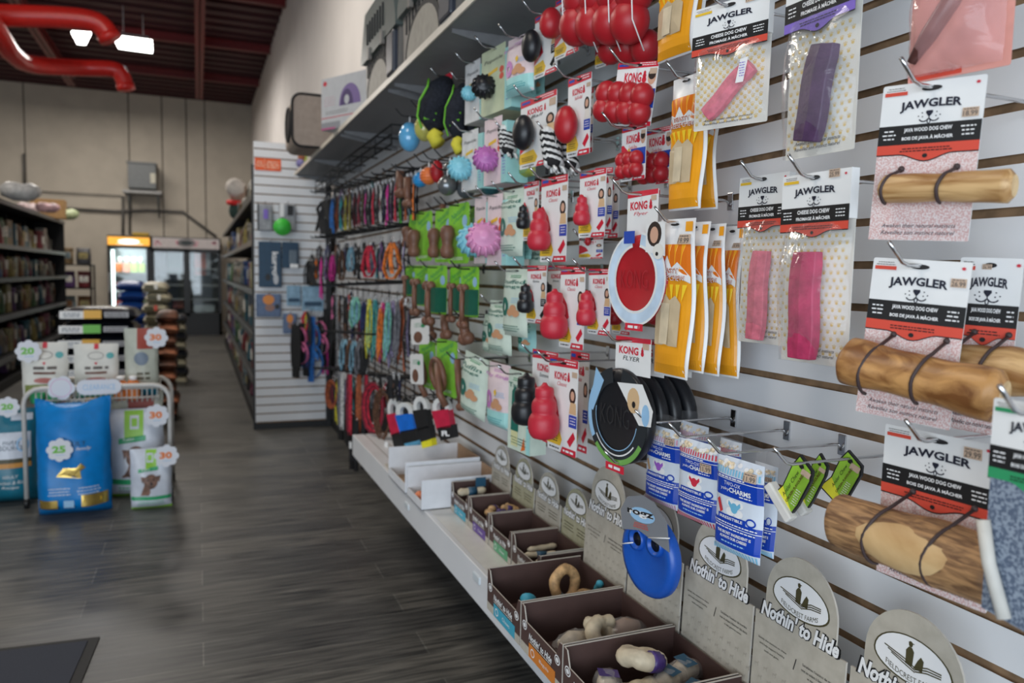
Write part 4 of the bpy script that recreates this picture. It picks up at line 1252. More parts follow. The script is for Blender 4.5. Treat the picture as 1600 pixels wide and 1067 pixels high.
# ball packs at the top
X, *_ = kcard((868, 906, -8, 88), 0.92, -84, K + 'pointed red ball, at the top edge left of the bumpy toy', 'pear', 'red', 'Ball', tcx=-.25, tcz=-.45, tw=.62)
hook(X, 'chrome peg hook at the top holding the pointed red ball pack', 0.05)
X, *_ = kcard((836, 872, 18, 118), 0.92, -84, K + 'black oval ball, in the topmost row', 'ball', 'black', 'Extreme', tcx=-.25, tcz=-.52, tw=.62, thh=1.25)
hook(X, 'chrome peg hook at the top holding the black oval ball pack', 0.05)
X, *_ = kcard((813, 869, 150, 260), 0.90, -84, K + 'big black ball, second row above the rope toy', 'ball', 'black', 'Ball', tcx=-.12, tcz=-.52, tw=.56, thh=1.2)
hook(X, 'chrome peg hook holding the big black ball pack', 0.05)
kcard((903, 928, 140, 240), 1.0, -80, K + 'hidden behind the round red toy in the second row', 'ball', 'red', 'Ball', tcx=.1, tcz=-.6, tw=.8, thh=1.5)
X, *_ = kcard((888, 924, 118, 244), 0.92, -82, K + 'large round red toy, second row', 'ball', 'red', 'Stuff-A-Ball', tcx=-.12, tcz=-.62, tw=.80, thh=1.35)
hook(X, 'chrome peg hook holding the large round red toy', 0.05)
# classic packs, middle rows
kcard((938, 968, 275, 372), 1.02, -80, K + 'hidden second red toy behind the middle row pack', 'classic', 'red', 'Classic')
X, *_ = kcard((906, 947, 266, 371), 0.92, -83, K + 'glossy red three ring toy, middle row, right of the rope toy', 'classic', 'coral', 'Classic', tcx=-.1, tw=.66, thh=.46, tcz=-.60)
hook(X, 'chrome peg hook holding the glossy red three ring toy of the middle row', 0.05)
X, *_ = kcard((905, 942, 372, 404), 1.0, -82, K + 'short pack under the middle row red toy', 'ball', 'red', 'Ball', tcz=-.15, priced=False)
hook(X, 'chrome peg hook of the short pack under the middle row red toy', .03)
kcard((836, 862, 290, 382), 1.0, -83, K + 'black toy behind the red one in the middle row', 'classic', 'black', 'Extreme', tcx=.1)
X, *_ = kcard((846, 887, 276, 410), 0.90, -84, K + 'long red three ring toy, middle row under the black ball', 'classic', 'coral', 'Classic', tcx=-.15, tw=.72, thh=.50, tcz=-.62)
hook(X, 'chrome peg hook holding the long red three ring toy under the black ball', 0.05)
X, *_ = kcard((819, 842, 284, 376), 0.93, -84, K + 'narrow black toy at the left of the middle row', 'classic', 'black', 'Extreme', tcx=-.1, tw=.8, thh=.42)
hook(X, 'chrome peg hook holding the narrow black toy of the middle row', 0.05)
# third row
X, *_ = kcard((824, 854, 415, 505), 0.92, -84, K + 'black three ring toy, leftmost of the third row', 'classic', 'black', 'Extreme', tcx=-.18, tw=.78, thh=.52, tcz=-.57)
hook(X, 'chrome peg hook holding the leftmost black toy of the third row', 0.05)
kcard((856, 884, 415, 502), 1.0, -84, K + 'slender black toy between black and red ones, third row', 'classic', 'black', 'Extreme', tcx=-.1, tw=.7, thh=.55, tcz=-.57)
X, *_ = kcard((876, 914, 417, 545), 0.89, -84, K + 'largest red three ring toy of the third row', 'classic', 'coral', 'Classic', tcx=-.22, tw=1.02, thh=.62, tcz=-.58)
hook(X, 'chrome peg hook holding the largest red toy of the third row', 0.05)
kcard((958, 986, 450, 522), 1.02, -84, K + 'red toy hidden behind the red disc', 'classic', 'red', 'Classic', tcx=0, tw=.9, thh=.6, tcz=-.5)
X, *_ = kcard((920, 955, 420, 523), 0.92, -84, K + 'small red three ring toy beside the red disc', 'classic', 'coral', 'Classic', tcx=-.18, tw=.72, thh=.54, tcz=-.60)
hook(X, 'chrome peg hook holding the small red toy beside the disc', 0.05)
# fourth row: extra large
kcard((892, 921, 550, 705), 1.0, -84, K + 'rear pack of the lowest row with red edge', 'classic', 'red', 'Classic', tcx=-.2, tw=.8, thh=.55)
X, *_ = kcard((832, 872, 548, 690), 0.93, -84, K + 'biggest black three ring toy, lowest row', 'classic', 'black', 'Extreme', tcx=-.22, tw=1.05, thh=.58, tcz=-.54)
hook(X, 'chrome peg hook holding the biggest black toy', 0.05)
X, *_ = kcard((858, 903, 560, 708), 0.88, -84, K + 'biggest coral red three ring toy, lowest row', 'classic', 'coral', 'Classic', tcx=-.16, tw=.92, thh=.60, tcz=-.56)
hook(X, 'chrome peg hook holding the biggest coral red toy', 0.05)
for (px, lab) in (((930, 958, 262, 366), 'thin edge on pack seen beyond the middle row red toy'),):
    kcard(px, 0.97, -50, K + lab, 'none', 'red', 'Classic')

# flying discs
def flyer(px, x, th, label, rcol, disc, sub, hk=None, roll=0, front=True):
    """disc=(cx,cy,rx px)"""
    X, w, h = place(*px, x, th, roll)
    e = empty('flying_disc_pack', label, 'dog toy', X)
    inv = X.inverted(); c = inv @ onx(disc[0], disc[1], X.translation.x - .01)
    scz = h / (px[3] - px[2]); Rr = disc[2] * scz
    mb = MB()
    top = [(-w * .30, 0), (w * .32, 0)]
    mb.prism([(-w * .30, c.z + Rr * .9), (w * .34, c.z + Rr * .9), (w * .34, 0), (-w * .30, 0)][::1], 0.0, 0.0015, m_card)
    a = Art(mb)
    a.poly([(-w * .30, -h * .045), (w * .34, -h * .035), (w * .34, 0), (-w * .30, 0)], m_kred, 1)
    kz = -h * .105; kh = h * .062
    a.text('KONG', -w * .05, kz, kh, m_kred, 2, w=w * .36, bold=0.035)
    kmark(a, w * .20, kz, kh)
    a.text(sub, 0, kz - kh, kh * .55, m_kred if rcol == 'red' else m_blk, 2, w=w * .3, shear=.2)
    price(a, w * .26, -h * .06, w * .11, '', 3)
    mb.build('header_card', e)
    mat = m_rub if rcol == 'red' else m_rubk
    DX = Matrix.Translation((c.x, -0.006, c.z)) @ Matrix.Rotation(R_(90), 4, 'X')
    t = 0.022
    MB().lathe([(Rr * .94, -t), (Rr, -t * .6), (Rr, 0.0), (Rr * .96, t * .35), (Rr * .80, t * .5), (Rr * .74, t * .35), (0.001, t * .35)], mat, n=40).build('rubber_disc', e, X=DX)
    if front:
        # printed card ring round the disc face
        rb = MB(); ra = Art(rb, base=0.006 + t * .5)
        mk = M('card ring ice blue', (0.55, 0.68, 0.82), 0.4, var=0.08, scale=20) if rcol == 'red' else M('card ring dark', (0.02, 0.025, 0.03), 0.4, var=0)
        n = 40
        rngs = ((0.72, 1.06, m_card, 1, 100, 440), (0.78, 1.01, mk, 2, 100, 440), (0.72, .75, m_card, 3, 100, 440)) if rcol == 'red' else ((0.70, 1.02, mk, 1, 100, 440), (.88, 1.01, m_ltb, 2, 140, 215), (.90, 1.01, M('grass green print', (.16, .38, .08), .5, var=0), 2, 225, 330), (.70, .72, m_ltb, 3, 170, 350), (.80, .83, m_card, 3, 215, 320))
        for lo, hi, m_, L, a0, a1 in rngs:
            ra.ring(c.x, c.z, Rr * hi, Rr * hi * 1.0, Rr * (hi - lo), m_, L, n, a0, a1)
        if rcol == 'red':
            ra.rect(c.x - Rr * .45, c.z + Rr * .80, c.x - Rr * .05, c.z + Rr * 1.08, m_blue, 4)
            ra.poly([(c.x + Rr * .35, c.z + Rr * .60), (c.x + Rr * 1.02, c.z + Rr * .5), (c.x + Rr * .98, c.z + Rr * 1.25), (c.x + Rr * .35, c.z + Rr * 1.2)], m_card, 4)
            ra.ell(c.x + Rr * .64, c.z + Rr * .98, Rr * .24, Rr * .27, m_hair, 5, 16); ra.ell(c.x + Rr * .64, c.z + Rr * .96, Rr * .14, Rr * .18, m_skin, 6, 14)
            ra.ell(c.x + Rr * .80, c.z + Rr * .60, Rr * .19, Rr * .17, m_cream, 7, 14); ra.ell(c.x + Rr * .76, c.z + Rr * .55, Rr * .05, Rr * .045, m_blk, 8, 10)
        else:
            ra.poly([(c.x - Rr * .95, c.z + Rr * .05), (c.x - Rr * .75, c.z + Rr * .95), (c.x - Rr * .45, c.z + Rr * .70), (c.x - Rr * .82, c.z)], m_ltb, 4)
            ra.poly([(c.x + Rr * .02, c.z + Rr * .72), (c.x + Rr * .85, c.z + Rr * .78), (c.x + Rr * 1.20, c.z + Rr * .30), (c.x + Rr * 1.15, c.z - Rr * .02), (c.x + Rr * .78, c.z - Rr * .05)], m_card, 4)
            ra.ell(c.x + Rr * .58, c.z + Rr * .42, Rr * .20, Rr * .26, m_dog, 5, 14); ra.ell(c.x + Rr * .60, c.z + Rr * .34, Rr * .06, Rr * .07, m_blk, 6, 10)
            ra.ell(c.x + Rr * .98, c.z + Rr * .18, Rr * .12, Rr * .22, m_ltb, 5, 14)
        ra.text('KONG', c.x - Rr * .05, c.z, Rr * .42, M('moulded lettering', (0.40, 0.014, 0.024) if rcol == 'red' else (0.022, 0.023, 0.026), .5, var=0) if rcol == 'red' else M('moulded black lettering', (0.022, 0.023, 0.026), .5, var=0), 1, w=Rr * 1.0, bold=-0.01)
        ra.rect(c.x - Rr * .30, c.z - Rr * 1.16, c.x + Rr * .34, c.z - Rr * 1.0, m_kred, 3)
        ra.lines(c.x - Rr * .2, c.x + Rr * .22, c.z - Rr * 1.08, 1, .01, Rr * .06, m_white, 4, .05)
        rb.build('printed_ring', e)
    if hk: hook(X, hk, 0.05)
flyer((974, 1042, 300, 512), 1.01, -84, 'red flying disc pack at the back of its hook, only an edge showing', 'red', (1024, 430, 78), 'Flyer', front=False)
flyer((966, 1040, 298, 514), 0.90, -84, 'large red flying disc in a printed card ring, hanging in front', 'red', (996, 436, 70), 'Flyer', 'chrome peg hook holding the red flying discs')
for k_, (dx, xx) in enumerate(((64, 1.04), (42, 1.0), (21, 0.96))):
    flyer((948 + dx, 1030 + dx, 528 + dx * .1, 722), xx, -84, 'black flying disc pack, %s behind the frontmost one' % ('third', 'second', 'first')[k_], 'black', (968 + dx, 648, 74), 'FLYER', front=False)
flyer((945, 1030, 527, 726), 0.90, -84, 'frontmost black flying disc pack with a golden dog picture', 'black', (968, 650, 76), 'FLYER', 'chrome peg hook holding the black flying discs')
# blue disc with three holes
X, w, h = place(975, 1058, 772, 925, 0.92, -84, -6)
e = empty('blue_disc_pack', 'royal blue ring toy on a grey card hanging low over the display boxes', 'dog toy', X)
m_gc = M('grey card', (0.20, 0.21, 0.23), 0.5, var=0)
mb = MB(); mb.prism([(-w * .42, -h * .40), (-w * .1, -h * .36), (w * .45, -h * .48), (w * .42, -h * .2), (w * .2, -h * .04), (0, 0), (-w * .3, -h * .05), (-w * .45, -h * .2)], -0.022, -0.020, m_gc)
a = Art(mb, base=0.0222)
a.ell(-w * .02, -h * .20, w * .24, h * .075, m_ltb, 1); a.text('rogz', -w * .05, -h * .195, h * .07, m_white, 2, w=w * .5, bold=.09); a.text('rogz', -w * .05, -h * .195, h * .07, m_blk, 3, w=w * .5, bold=.03)
a.lines(-w * .2, w * .1, -h * .29, 3, h * .02, h * .008, m_redi, 2)
mb.build('header_card', e)
m_rb = M('royal blue rubber', (0.01, 0.085, 0.42), 0.35, var=0.02)
DX = Matrix.Translation((0, 0, -h * .60)) @ Matrix.Rotation(R_(90), 4, 'X') @ Matrix.Diagonal((w * .5, h * .42, 1, 1))
MB().lathe([(.90, -.012), (1, -.002), (1, .008), (.94, .018), (.80, .021), (.62, .014), (.001, .014)], m_rb, n=36).build('blue_disc', e, X=DX)
for dx in (-.36, .32):
    MB().lathe([(.001, .0145), (.17, .0145), (.21, .02), (.26, .022), (.29, .014)], m_rb, n=20, X=Matrix.Translation((dx, .32, 0))).build('grip_hole_rim', e, X=DX)
    MB().lathe([(.001, .0148), (.16, .0149)], m_kick, n=20, X=Matrix.Translation((dx, .32, 0))).build('grip_hole', e, X=DX)
for p, q_ in (((-w * .46, -h * .56), (-w * .2, -h * .50)), ((w * .1, -h * .40), (w * .48, -h * .34))):
    MB().tube([(p[0], -.024, p[1]), (q_[0], -.024, q_[1])], 0.0014, m_white, 6).build('cable_tie', e)
XX = X @ Matrix.Translation((0.0, 0, 0.012))
hook(Matrix.Translation(onx(990, 716, .92)), 'long low chrome hook above the blue ring toy', 0.05)
# ============================================================ MIDDLE OF THE WALL
m_gcard = M('spring green card', (0.22, 0.56, 0.04), 0.4, var=0.10, scale=12)
m_gdark = M('dark green plastic', (0.01, 0.10, 0.06), 0.4)
m_bone = M('brown chew bone', (0.17, 0.075, 0.045), 0.5, var=0.12, scale=25)
m_mint = M('mint paper pouch', (0.60, 0.70, 0.60), 0.5, var=0.03)
m_mint2 = M('aqua pouch base', (0.36, 0.68, 0.66), 0.45, var=0.03)
m_pinkp = M('pale pink pouch', (0.76, 0.62, 0.64), 0.5, var=0.03)
m_tealo = M('bottle green ink', (0.01, 0.15, 0.11), 0.4, var=0)
m_egg = M('printed brown egg', (0.58, 0.30, 0.16), 0.5, var=0)
m_lil = M('lilac ink', (0.52, 0.20, 0.50), 0.4, var=0)
m_cyan = M('pale cyan rubber', (0.25, 0.62, 0.74), 0.4, var=0.02)
m_pinkr = M('pink rubber', (0.72, 0.30, 0.52), 0.4, var=0.02)
m_mag = M('orchid rubber', (0.50, 0.16, 0.45), 0.4, var=0.02)
def side_hook(X, label, tip=0.05): return hook(X, label, tip)
def bonecard(px, x, label, kind=0, hk=False, th=-84, roll=0):
    X, w, h = place(*px, x, th, roll)
    e = empty('bone_chew_pack', label, 'dog chew', X)
    mb = MB(); mb.prism(rrect(-w / 2, -h, w / 2, 0, min(w, h) * .08), 0, 0.0015, m_gcard)
    a = Art(mb)
    a.text('Natural', -w * .02, -h * .14, h * .10, m_green, 2, w=w * .75, rot=18, shear=.3)
    a.text('chew', 0, -h * .24, h * .07, m_green, 2, w=w * .5, rot=18, shear=.3)
    a.ell(w * .30, -h * .30, w * .12, h * .10, m_ltb, 2, 12)
    if kind == 1: a.ell(-w * .25, -h * .66, w * .18, h * .09, M('raspberry blob', (0.5, 0.06, 0.16), .5, var=0), 2, 14)
    a.lines(-w * .4, w * .3, -h * .90, 2, h * .03, h * .012, m_white, 2)
    mb.build('header_card', e)
    bm = MB()
    if kind == 0:    # ridged bone standing on end
        bm.lathe([(w * .08, -h * .92), (w * .14, -h * .88), (w * .15, -h * .78), (w * .11, -h * .70), (w * .12, -h * .62), (w * .16, -h * .52), (w * .14, -h * .42), (w * .08, -h * .37)], m_bone, n=14, X=Matrix.Translation((-w * .05, -w * .22, 0)))
        bm.build('chew_bone', e)
    elif kind == 1:  # long bone with knuckled ends, hanging past the card
        for sg, z in ((1, -h * .42), (-1, -h * 1.15)):
            for dx in (-1, 1): bm.sphere((dx * w * .12 + w * .1, -w * .22, z), w * .10, m_bone, 12)
        bm.tube([(w * .1, -w * .22, -h * .42), (w * .12, -w * .25, -h * .8), (w * .1, -w * .22, -h * 1.15)], w * .065, m_bone, 12)
        bm.build('chew_bone', e)
        MB().box((w * .28, -w * .25, -h * .95), (w * .5, 0.0, -h * .45), m_gdark).build('plastic_shell', e)
    elif kind == 2:  # looped wishbone shape
        bm.tube([(math.cos(q) * w * .3, -w * .18 - 0.01 * math.sin(q), -h * .62 + math.sin(q) * h * .28) for q in [i * .45 for i in range(14)]], w * .06, m_bone, 10, closed=True)
        bm.tube([(w * .15, -w * .25, -h * .4), (w * .38, -w * .3, -h * .9), (w * .46, -w * .2, -h * 1.12)], w * .07, m_bone, 10)
        bm.build('chew_bone', e)
    if hk: hook(X, hk, 0.05, 'black')
    return X
for px, x, lab, kd, hk in (
    ((735, 742, 322, 408), 1.02, 'dark edge on green bone card at the right end of the upper green row', 0, 'black peg hook at the right end of the upper green row'),
    ((639, 660, 332, 393), 0.98, 'green card with ridged brown bone, first from the left in the upper green row', 0, 'black peg hook of the first upper green bone card'),
    ((650, 675, 331, 408), 0.94, 'green card with ridged brown bone, second in the upper green row', 0, 'black peg hook of the second upper green bone card'),
    ((680, 706, 326, 410), 0.96, 'green card with ridged brown bone, third in the upper green row', 0, 'black peg hook of the third upper green bone card'),
    ((701, 733, 318, 412), 0.93, 'green card with the biggest ridged brown bone, next to the blue and pink ball', 0, 'black peg hook of the biggest green bone card'),
    ((633, 650, 415, 462), 0.98, 'small green card with knuckle bone, first from the left in the lower green row', 1, 'black peg hook of the first lower green card'),
    ((648, 672, 415, 478), 0.96, 'green card with knuckle bone, second in the lower green row', 1, 'black peg hook of the second lower green card'),
    ((668, 698, 415, 490), 0.93, 'green card with knuckle bone, third in the lower green row', 1, 'black peg hook of the third lower green card'),
    ((703, 726, 418, 488), 0.97, 'green card with knuckle bone, fourth in the lower green row', 1, False),
    ((720, 748, 417, 495), 0.93, 'green card with orange flash and knuckle bone, right end of lower green row', 1, 'black peg hook of the right end lower green card'),
    ((655, 680, 532, 606), 0.97, 'pale sleeve with brown wishbone chew in the lowest green row', 2, False),
    ((682, 714, 531, 618), 0.94, 'green card with brown looped wishbone chew, lowest green row', 2, 'black peg hook of the looped wishbone chew')):
    bonecard(px, x, lab, kd, hk)
def bagpouch(px, x, label, title, top, base, picture='ring', th=-84, hk=False, roll=0, pc=None, boxy=False):
    X, w, h = place(*px, x, th, roll)
    e = empty('treat_pouch', label, 'dog treat bag', X)
    if boxy:
        mb = MB(); mb.box((-w / 2, 0, -h), (w / 2, w * .4, -h * .06), top); mb.prism([(-w / 2, -h * .06), (w / 2, -h * .06), (w / 2, 0), (-w / 2, 0)], 0, 0.0015, top); a = Art(mb)
    else:
        mb, wp = pillow(w, h, w * .16, top, top=.12, wav=0.0015, seed=len(label)); a = Art(mb, wp, gap=0.0008)
    if base: a.rect(-w / 2, -h, w / 2, -h * .72, base, 1)
    a.ell(0, -h * .03, w * .10, .003, m_blk, 2, 10)
    a.lines(-w * .3, w * .25, -h * .10, 2, h * .025, h * .012, m_lil if pc else m_green, 2)
    mt = m_lil if pc else m_tealo
    for i, s in enumerate(title): a.text(s, -w * .02, -h * (.19 + i * .075), h * .058, mt, 3, w=w * (.30 + .09 * len(s)), bold=0.01)
    if picture == 'ring':
        a.ring(-w * .22, -h * .56, w * .17, h * .14, w * .11, pc or m_tealo, 3, 20)
        for dx, dz in ((.15, -.02), (.05, -.08), (.25, -.09)): a.ell(dx * w, -h * .56 + dz * h, w * .12, h * .055, m_egg, 4, 12)
        if pc: a.poly([(w * .05, -h * .42), (w * .12, -h * .38), (w * .16, -h * .44), (w * .1, -h * .5)], m_yell, 4)
        a.lines(w * .05, w * .42, -h * .43, 3, h * .03, h * .01, m_ltb, 3)
    elif picture == 'stick':
        a.poly([(-w * .36, -h * .76), (-w * .02, -h * .76), (0, -h * .32), (-w * .08, -h * .22), (-w * .2, -h * .20), (-w * .32, -h * .27)], m_tealo, 3)
        a.rect(-w * .34, -h * .95, -w * .04, -h * .76, M('pale yellow print', (0.66, 0.66, 0.36), .5, var=0), 3)
        a.poly([(w * .12, -h * .98), (w * .3, -h * .95), (w * .24, -h * .80)], M('orange print', (0.75, 0.16, 0.02), .5, var=0), 3)
        a.rect(w * .33, -h, w * .5, -h * .08, m_mint2, 2)
        a.lines(w * .36, w * .46, -h * .35, 8, h * .045, h * .012, m_tealo, 3, .3)
    a.lines(-w * .38, w * .38, -h * .84, 3, h * .035, h * .012, m_tealo if not base else M('deep aqua ink', (.05, .35, .38), .5, var=0), 3)
    mb.build('printed_pouch', e)
    if hk: hook(X, hk, 0.05)
    return X
TB = ['The', 'Rings']
bagpouch((829, 858, 380, 470), 1.04, 'mint pouch deep behind the narrow black toy, middle row', TB, m_mint, None)
bagpouch((820, 832, 330, 405), 1.0, 'teal edged pouch behind the narrow black toy', TB, m_mint2, None)
bagpouch((786, 819, 296, 401), 0.93, 'mint pouch with green ring and eggs right of the pink ball', ['Stuffed', 'Rings'], m_mint, None, hk='chrome peg hook of the mint pouch right of the pink ball')
bagpouch((812, 838, 505, 552), 1.02, 'pale teal pouch bottom below the leftmost black toy', TB, m_mint2, None)
bagpouch((757, 786, 492, 553), 1.0, 'mint pouch, rear of the three in the middle right of green cards', TB, m_mint, None)
bagpouch((766, 800, 470, 553), 0.96, 'mint pouch, middle of three right of green cards', ['Stuffed', 'Rings'], m_mint, None, hk='chrome peg hook of the middle mint pouches')
bagpouch((790, 826, 420, 526), 0.92, 'mint pouch with green ring, front of three beside the leftmost black toy', ['Stuffed', 'Rings'], m_mint, None, hk='chrome peg hook of the front mint pouch')
bagpouch((740, 768, 560, 640), 0.99, 'mint pouch hidden behind the leaning one in the lowest pouch row', TB, m_mint, None)
bagpouch((727, 764, 555, 651), 0.93, 'leaning mint pouch with green ring, left in the lowest pouch row', ['Puffin', 'Rings'], m_mint, None, roll=6, hk='chrome peg hook of the leaning mint pouch')
bagpouch((765, 798, 568, 668), 0.93, 'pink and aqua pouch with lilac ring in the lowest pouch row', ['Baby Rings'], m_pinkp, m_mint2, pc=m_lil, hk='chrome peg hook of the pink and aqua pouch')
bagpouch((826, 843, 606, 702), 1.0, 'narrow mint box half hidden behind the biggest black toy', ['Stick'], m_mint, None, 'stick', boxy=True, hk='chrome peg hook of the narrow mint box')
bagpouch((795, 830, 580, 706), 0.92, 'tall mint box with a dark green stick chew beside the biggest black toy', ['Tasties'], m_mint, None, 'stick', hk='chrome peg hook of the tall mint stick box', boxy=True)
bagpouch((836, 852, 105, 152), 1.02, 'aqua bottomed pouch deep behind the black oval ball, top row', TB, m_mint2, None)
bagpouch((822, 838, 110, 152), 1.0, 'aqua pouch beside the pink topped pouch, top row', TB, m_mint2, None)
bagpouch((794, 836, 55, 148), 0.91, 'pink topped aqua pouch with lilac ring, top row', ['Baby Rings'], m_pinkp, m_mint2, pc=m_lil, hk='chrome peg hook of the pink topped pouch in the top row', th=-80)
bagpouch((802, 838, 215, 278), 0.99, 'mint pouch with yellow green base behind the big black ball', TB, m_mint, M('olive base', (.35, .4, .06), .5))
# boxes with toothed rubber balls
def tirebox(px, x, label, ballc, ball, title='Popsicle', hk=False, top=None, side=True):
    X, w, h = place(*px, x, -84, 0)
    e = empty('boxed_ball_toy', label, 'dog toy', X)
    top = top or M('pistachio box', (0.56, 0.62, 0.42), .5, var=.03)
    mb = MB(); mb.box((-w / 2, 0, -h), (w * .28, w * .5, -h * .10), top); mb.box((w * .28, 0, -h), (w / 2, w * .5, -h * .10), m_mint2 if side else top)
    mb.prism([(-w / 2, -h * .10), (w * .28, -h * .10), (w * .28, 0), (-w / 2, 0)], 0, 0.0015, top)
    a = Art(mb); a.text(title, -w * .1, -h * .19, h * .07, m_blk, 2, w=w * .6, shear=.3)
    a.poly([(-w * .3, -h * .36), (w * .05, -h * .32), (w * .05, -h * .37), (-w * .3, -h * .41)], m_yell, 2)
    for z in (.38, .48): a.ell(w * .18, -h * z, w * .07, h * .05, m_redi, 2, 10)
    a.ell(w * .38, -h * .45, w * .06, h * .03, m_tealo, 2, 10)
    a.lines(w * .34, w * .46, -h * .55, 8, h * .045, h * .012, m_purp, 2, .3)
    mb.build('carton', e)
    inv = X.inverted(); c = inv @ onx(ball[0], ball[1], x - .02); r = ball[2] * h / (px[3] - px[2])
    bm = MB()
    TX = Matrix.Translation((c.x, -r * .75, c.z)) @ Matrix.Rotation(R_(72), 4, 'Y') @ Matrix.Rotation(R_(25), 4, 'X')
    bm.lathe([(.001, -r * .8), (r * .30, -r * .86), (r * .36, -r * .72), (r * .62, -r * .70), (r * .90, -r * .38), (r, 0), (r * .90, r * .38), (r * .62, r * .70), (r * .36, r * .72), (r * .30, r * .86), (.001, r * .8)], ballc, n=26, X=TX)
    for k in range(14):
        q = 2 * math.pi * k / 14
        bm.tube([(math.cos(q) * r * f, math.sin(q) * r * f, z * r) for f, z in ((.72, -.66), (.97, -.32), (1.04, 0), (.97, .32), (.72, .66))], r * .085, ballc, 6, X=TX)
    bm.build('rubber_ball', e)
    if hk: hook(X, hk, 0.05)
tirebox((752, 800, 72, 176), 0.91, 'pistachio carton with a toothed black ball, top row', m_rubk, (761, 136, 19), hk='chrome peg hook of the pistachio carton')
tirebox((727, 757, 95, 190), 0.93, 'narrow white and aqua carton with a pale cyan ball, top row', m_cyan, (733, 146, 12), title='Popsicle', top=M('white carton', (.72, .72, .72), .4), hk='chrome peg hook of the cyan ball carton, top row')
tirebox((722, 754, 203, 297), 0.93, 'white and aqua carton with a cyan toothed ball, second row', m_cyan, (725, 264, 19), title='Popsicle', top=M('white carton', (.72, .72, .72), .4), hk='chrome peg hook of the cyan ball carton, second row')
tirebox((757, 792, 183, 288), 0.91, 'pink and aqua carton with an orchid toothed ball, second row', m_mag, (764, 249, 20), title='Popsicle', top=m_pinkp, hk='chrome peg hook of the orchid ball carton, second row')
tirebox((785, 812, 195, 285), 1.0, 'pale carton with an orchid ball half hidden behind the orchid one, second row', m_mag, (797, 255, 15), top=m_pinkp)
tirebox((742, 765, 306, 412), 0.96, 'pale pink carton with a big pale blue toothed ball, third row', m_cyan, (748, 376, 25), top=m_pinkp, hk='chrome peg hook of the big blue ball carton')
tirebox((762, 792, 303, 415), 0.91, 'pale pink carton with a big pink toothed ball, third row', m_pinkr, (766, 374, 27), top=m_pinkp, hk='chrome peg hook of the big pink ball carton')
# plush snakes
m_plk = M('black plush', (0.012, 0.014, 0.022), 0.9, var=.2, scale=90, bump=.5, bscale=200)
m_plg = M('neon green piping', (0.16, 0.50, 0.03), 0.6)
m_yp = M('yellow plush', (0.66, 0.58, 0.05), 0.85)
for px, x, lab in (((673, 712, 128, 210), 0.93, 'striped black and neon green plush snake, left one under the shelf'), ((712, 742, 135, 222), 0.95, 'striped black and neon green plush snake, right one partly behind a carton'), ((742, 762, 168, 222), 1.02, 'black and green plush snake tail behind the pistachio carton')):
    X, w, h = place(*px, x, -80, 0)
    e = empty('plush_snake', lab, 'dog toy', X)
    c = [(w * .25, -.02, -h * .05), (w * .30, -.03, -h * .2), (w * .02, -.035, -h * .42), (-w * .12, -.03, -h * .68), (-w * .02, -.02, -h * .92)]
    MB().tube(c, w * .3, m_plk, 14, radii=[w * .15, w * .26, w * .30, w * .28, w * .16]).build('body', e)
    MB().tube([(a_ - w * .05, b_ - w * .30, z) for a_, b_, z in c], w * .022, m_plg, 6).build('piping', e)
    mb = MB()
    for i in range(5): mb.tube([(w * (.30 - .08 * i), -.02 - w * .28, -h * (.25 + .12 * i)), (w * (.42 - .08 * i), -.02 - w * .12, -h * (.29 + .12 * i))], w * .035, m_plg, 6)
    mb.build('stripes', e)
    MB().prism([(0, -h * .05), (w * .35, -h * .05), (w * .35, h * .12), (0, h * .10)], -.002, 0, m_kred).build('header_tag', e)
    if px[0] < 740: MB().tube([(-w * .02, -.02, -h * .92), (-w * .08, -.03, -h * 1.05), (w * .02, -.02, -h * 1.2)], w * .14, m_yp, 10).build('yellow_tail', e)
    hook(X @ Matrix.Translation((w * .18, 0, h * .10)), 'thin chrome peg hook holding the ' + lab.split(' plush')[0] + ' snake ' + ('left' if px[0] < 700 else 'right' if px[0] < 740 else 'tail'), .05)
def ball(px, py, r, x, mat, label, cat='dog toy', name='toy_ball', sc=(1, 1, 1), tagc=None, extra=None):
    c = onx(px, py, x); d = (Vector(c) - Vector((0, 0, H))).length; rr = r * d / FPX * .95
    e = empty(name, label, cat, Matrix.Translation(c))
    MB().sphere((0, 0, 0), rr, mat, 22, sc=sc).build('ball', e)
    if extra: extra(e, rr)
    MB().tube([(0, 0, rr * .9), (0, 0, rr * 1.6)], .003, m_white, 6).build('hang_loop', e)
    hook(Matrix.Translation(c + Vector((0, 0, rr * 1.6 + .006))), 'thin peg hook above the ' + label.split(',')[0], .04, 'black')
    return e
def ridges(mat):
    def f(e, r):
        mb = MB()
        for z in (-.5, -.2, .1, .4): mb.tube([(math.cos(q) * r * math.sqrt(1 - z * z) * 1.02, math.sin(q) * r * math.sqrt(1 - z * z) * 1.02, z * r) for q in [i * .42 for i in range(15)]], r * .07, mat, 6, closed=True)
        mb.build('ridges', e)
    return f
ball(640, 214, 20, 0.90, M('glossy sky blue', (0.12, 0.42, 0.72), .15, coat=.6), 'glossy sky blue dome toy, at the far left of the toy section', sc=(.85, .85, 1.15))
ball(664, 200, 19, 0.94, M('translucent yellow shell', (0.55, 0.52, 0.12), .2, coat=.6), 'pale yellow clear shell toy, next to the sky blue dome', sc=(.9, .9, 1.1), extra=lambda e, r: MB().prism([(-r * .7, r), (r * .6, r), (r * .6, r * 2.2), (-r * .7, r * 1.8)], -.002, 0, M('red tinted header', (.35, .08, .1))).build('header_tag', e))
ball(657, 281, 12, 0.92, M('azure rubber', (0.02, 0.28, 0.62), .4), 'azure knobbly ball, left of the orange one', extra=ridges(M('azure rubber', (0.02, 0.28, 0.62), .4)))
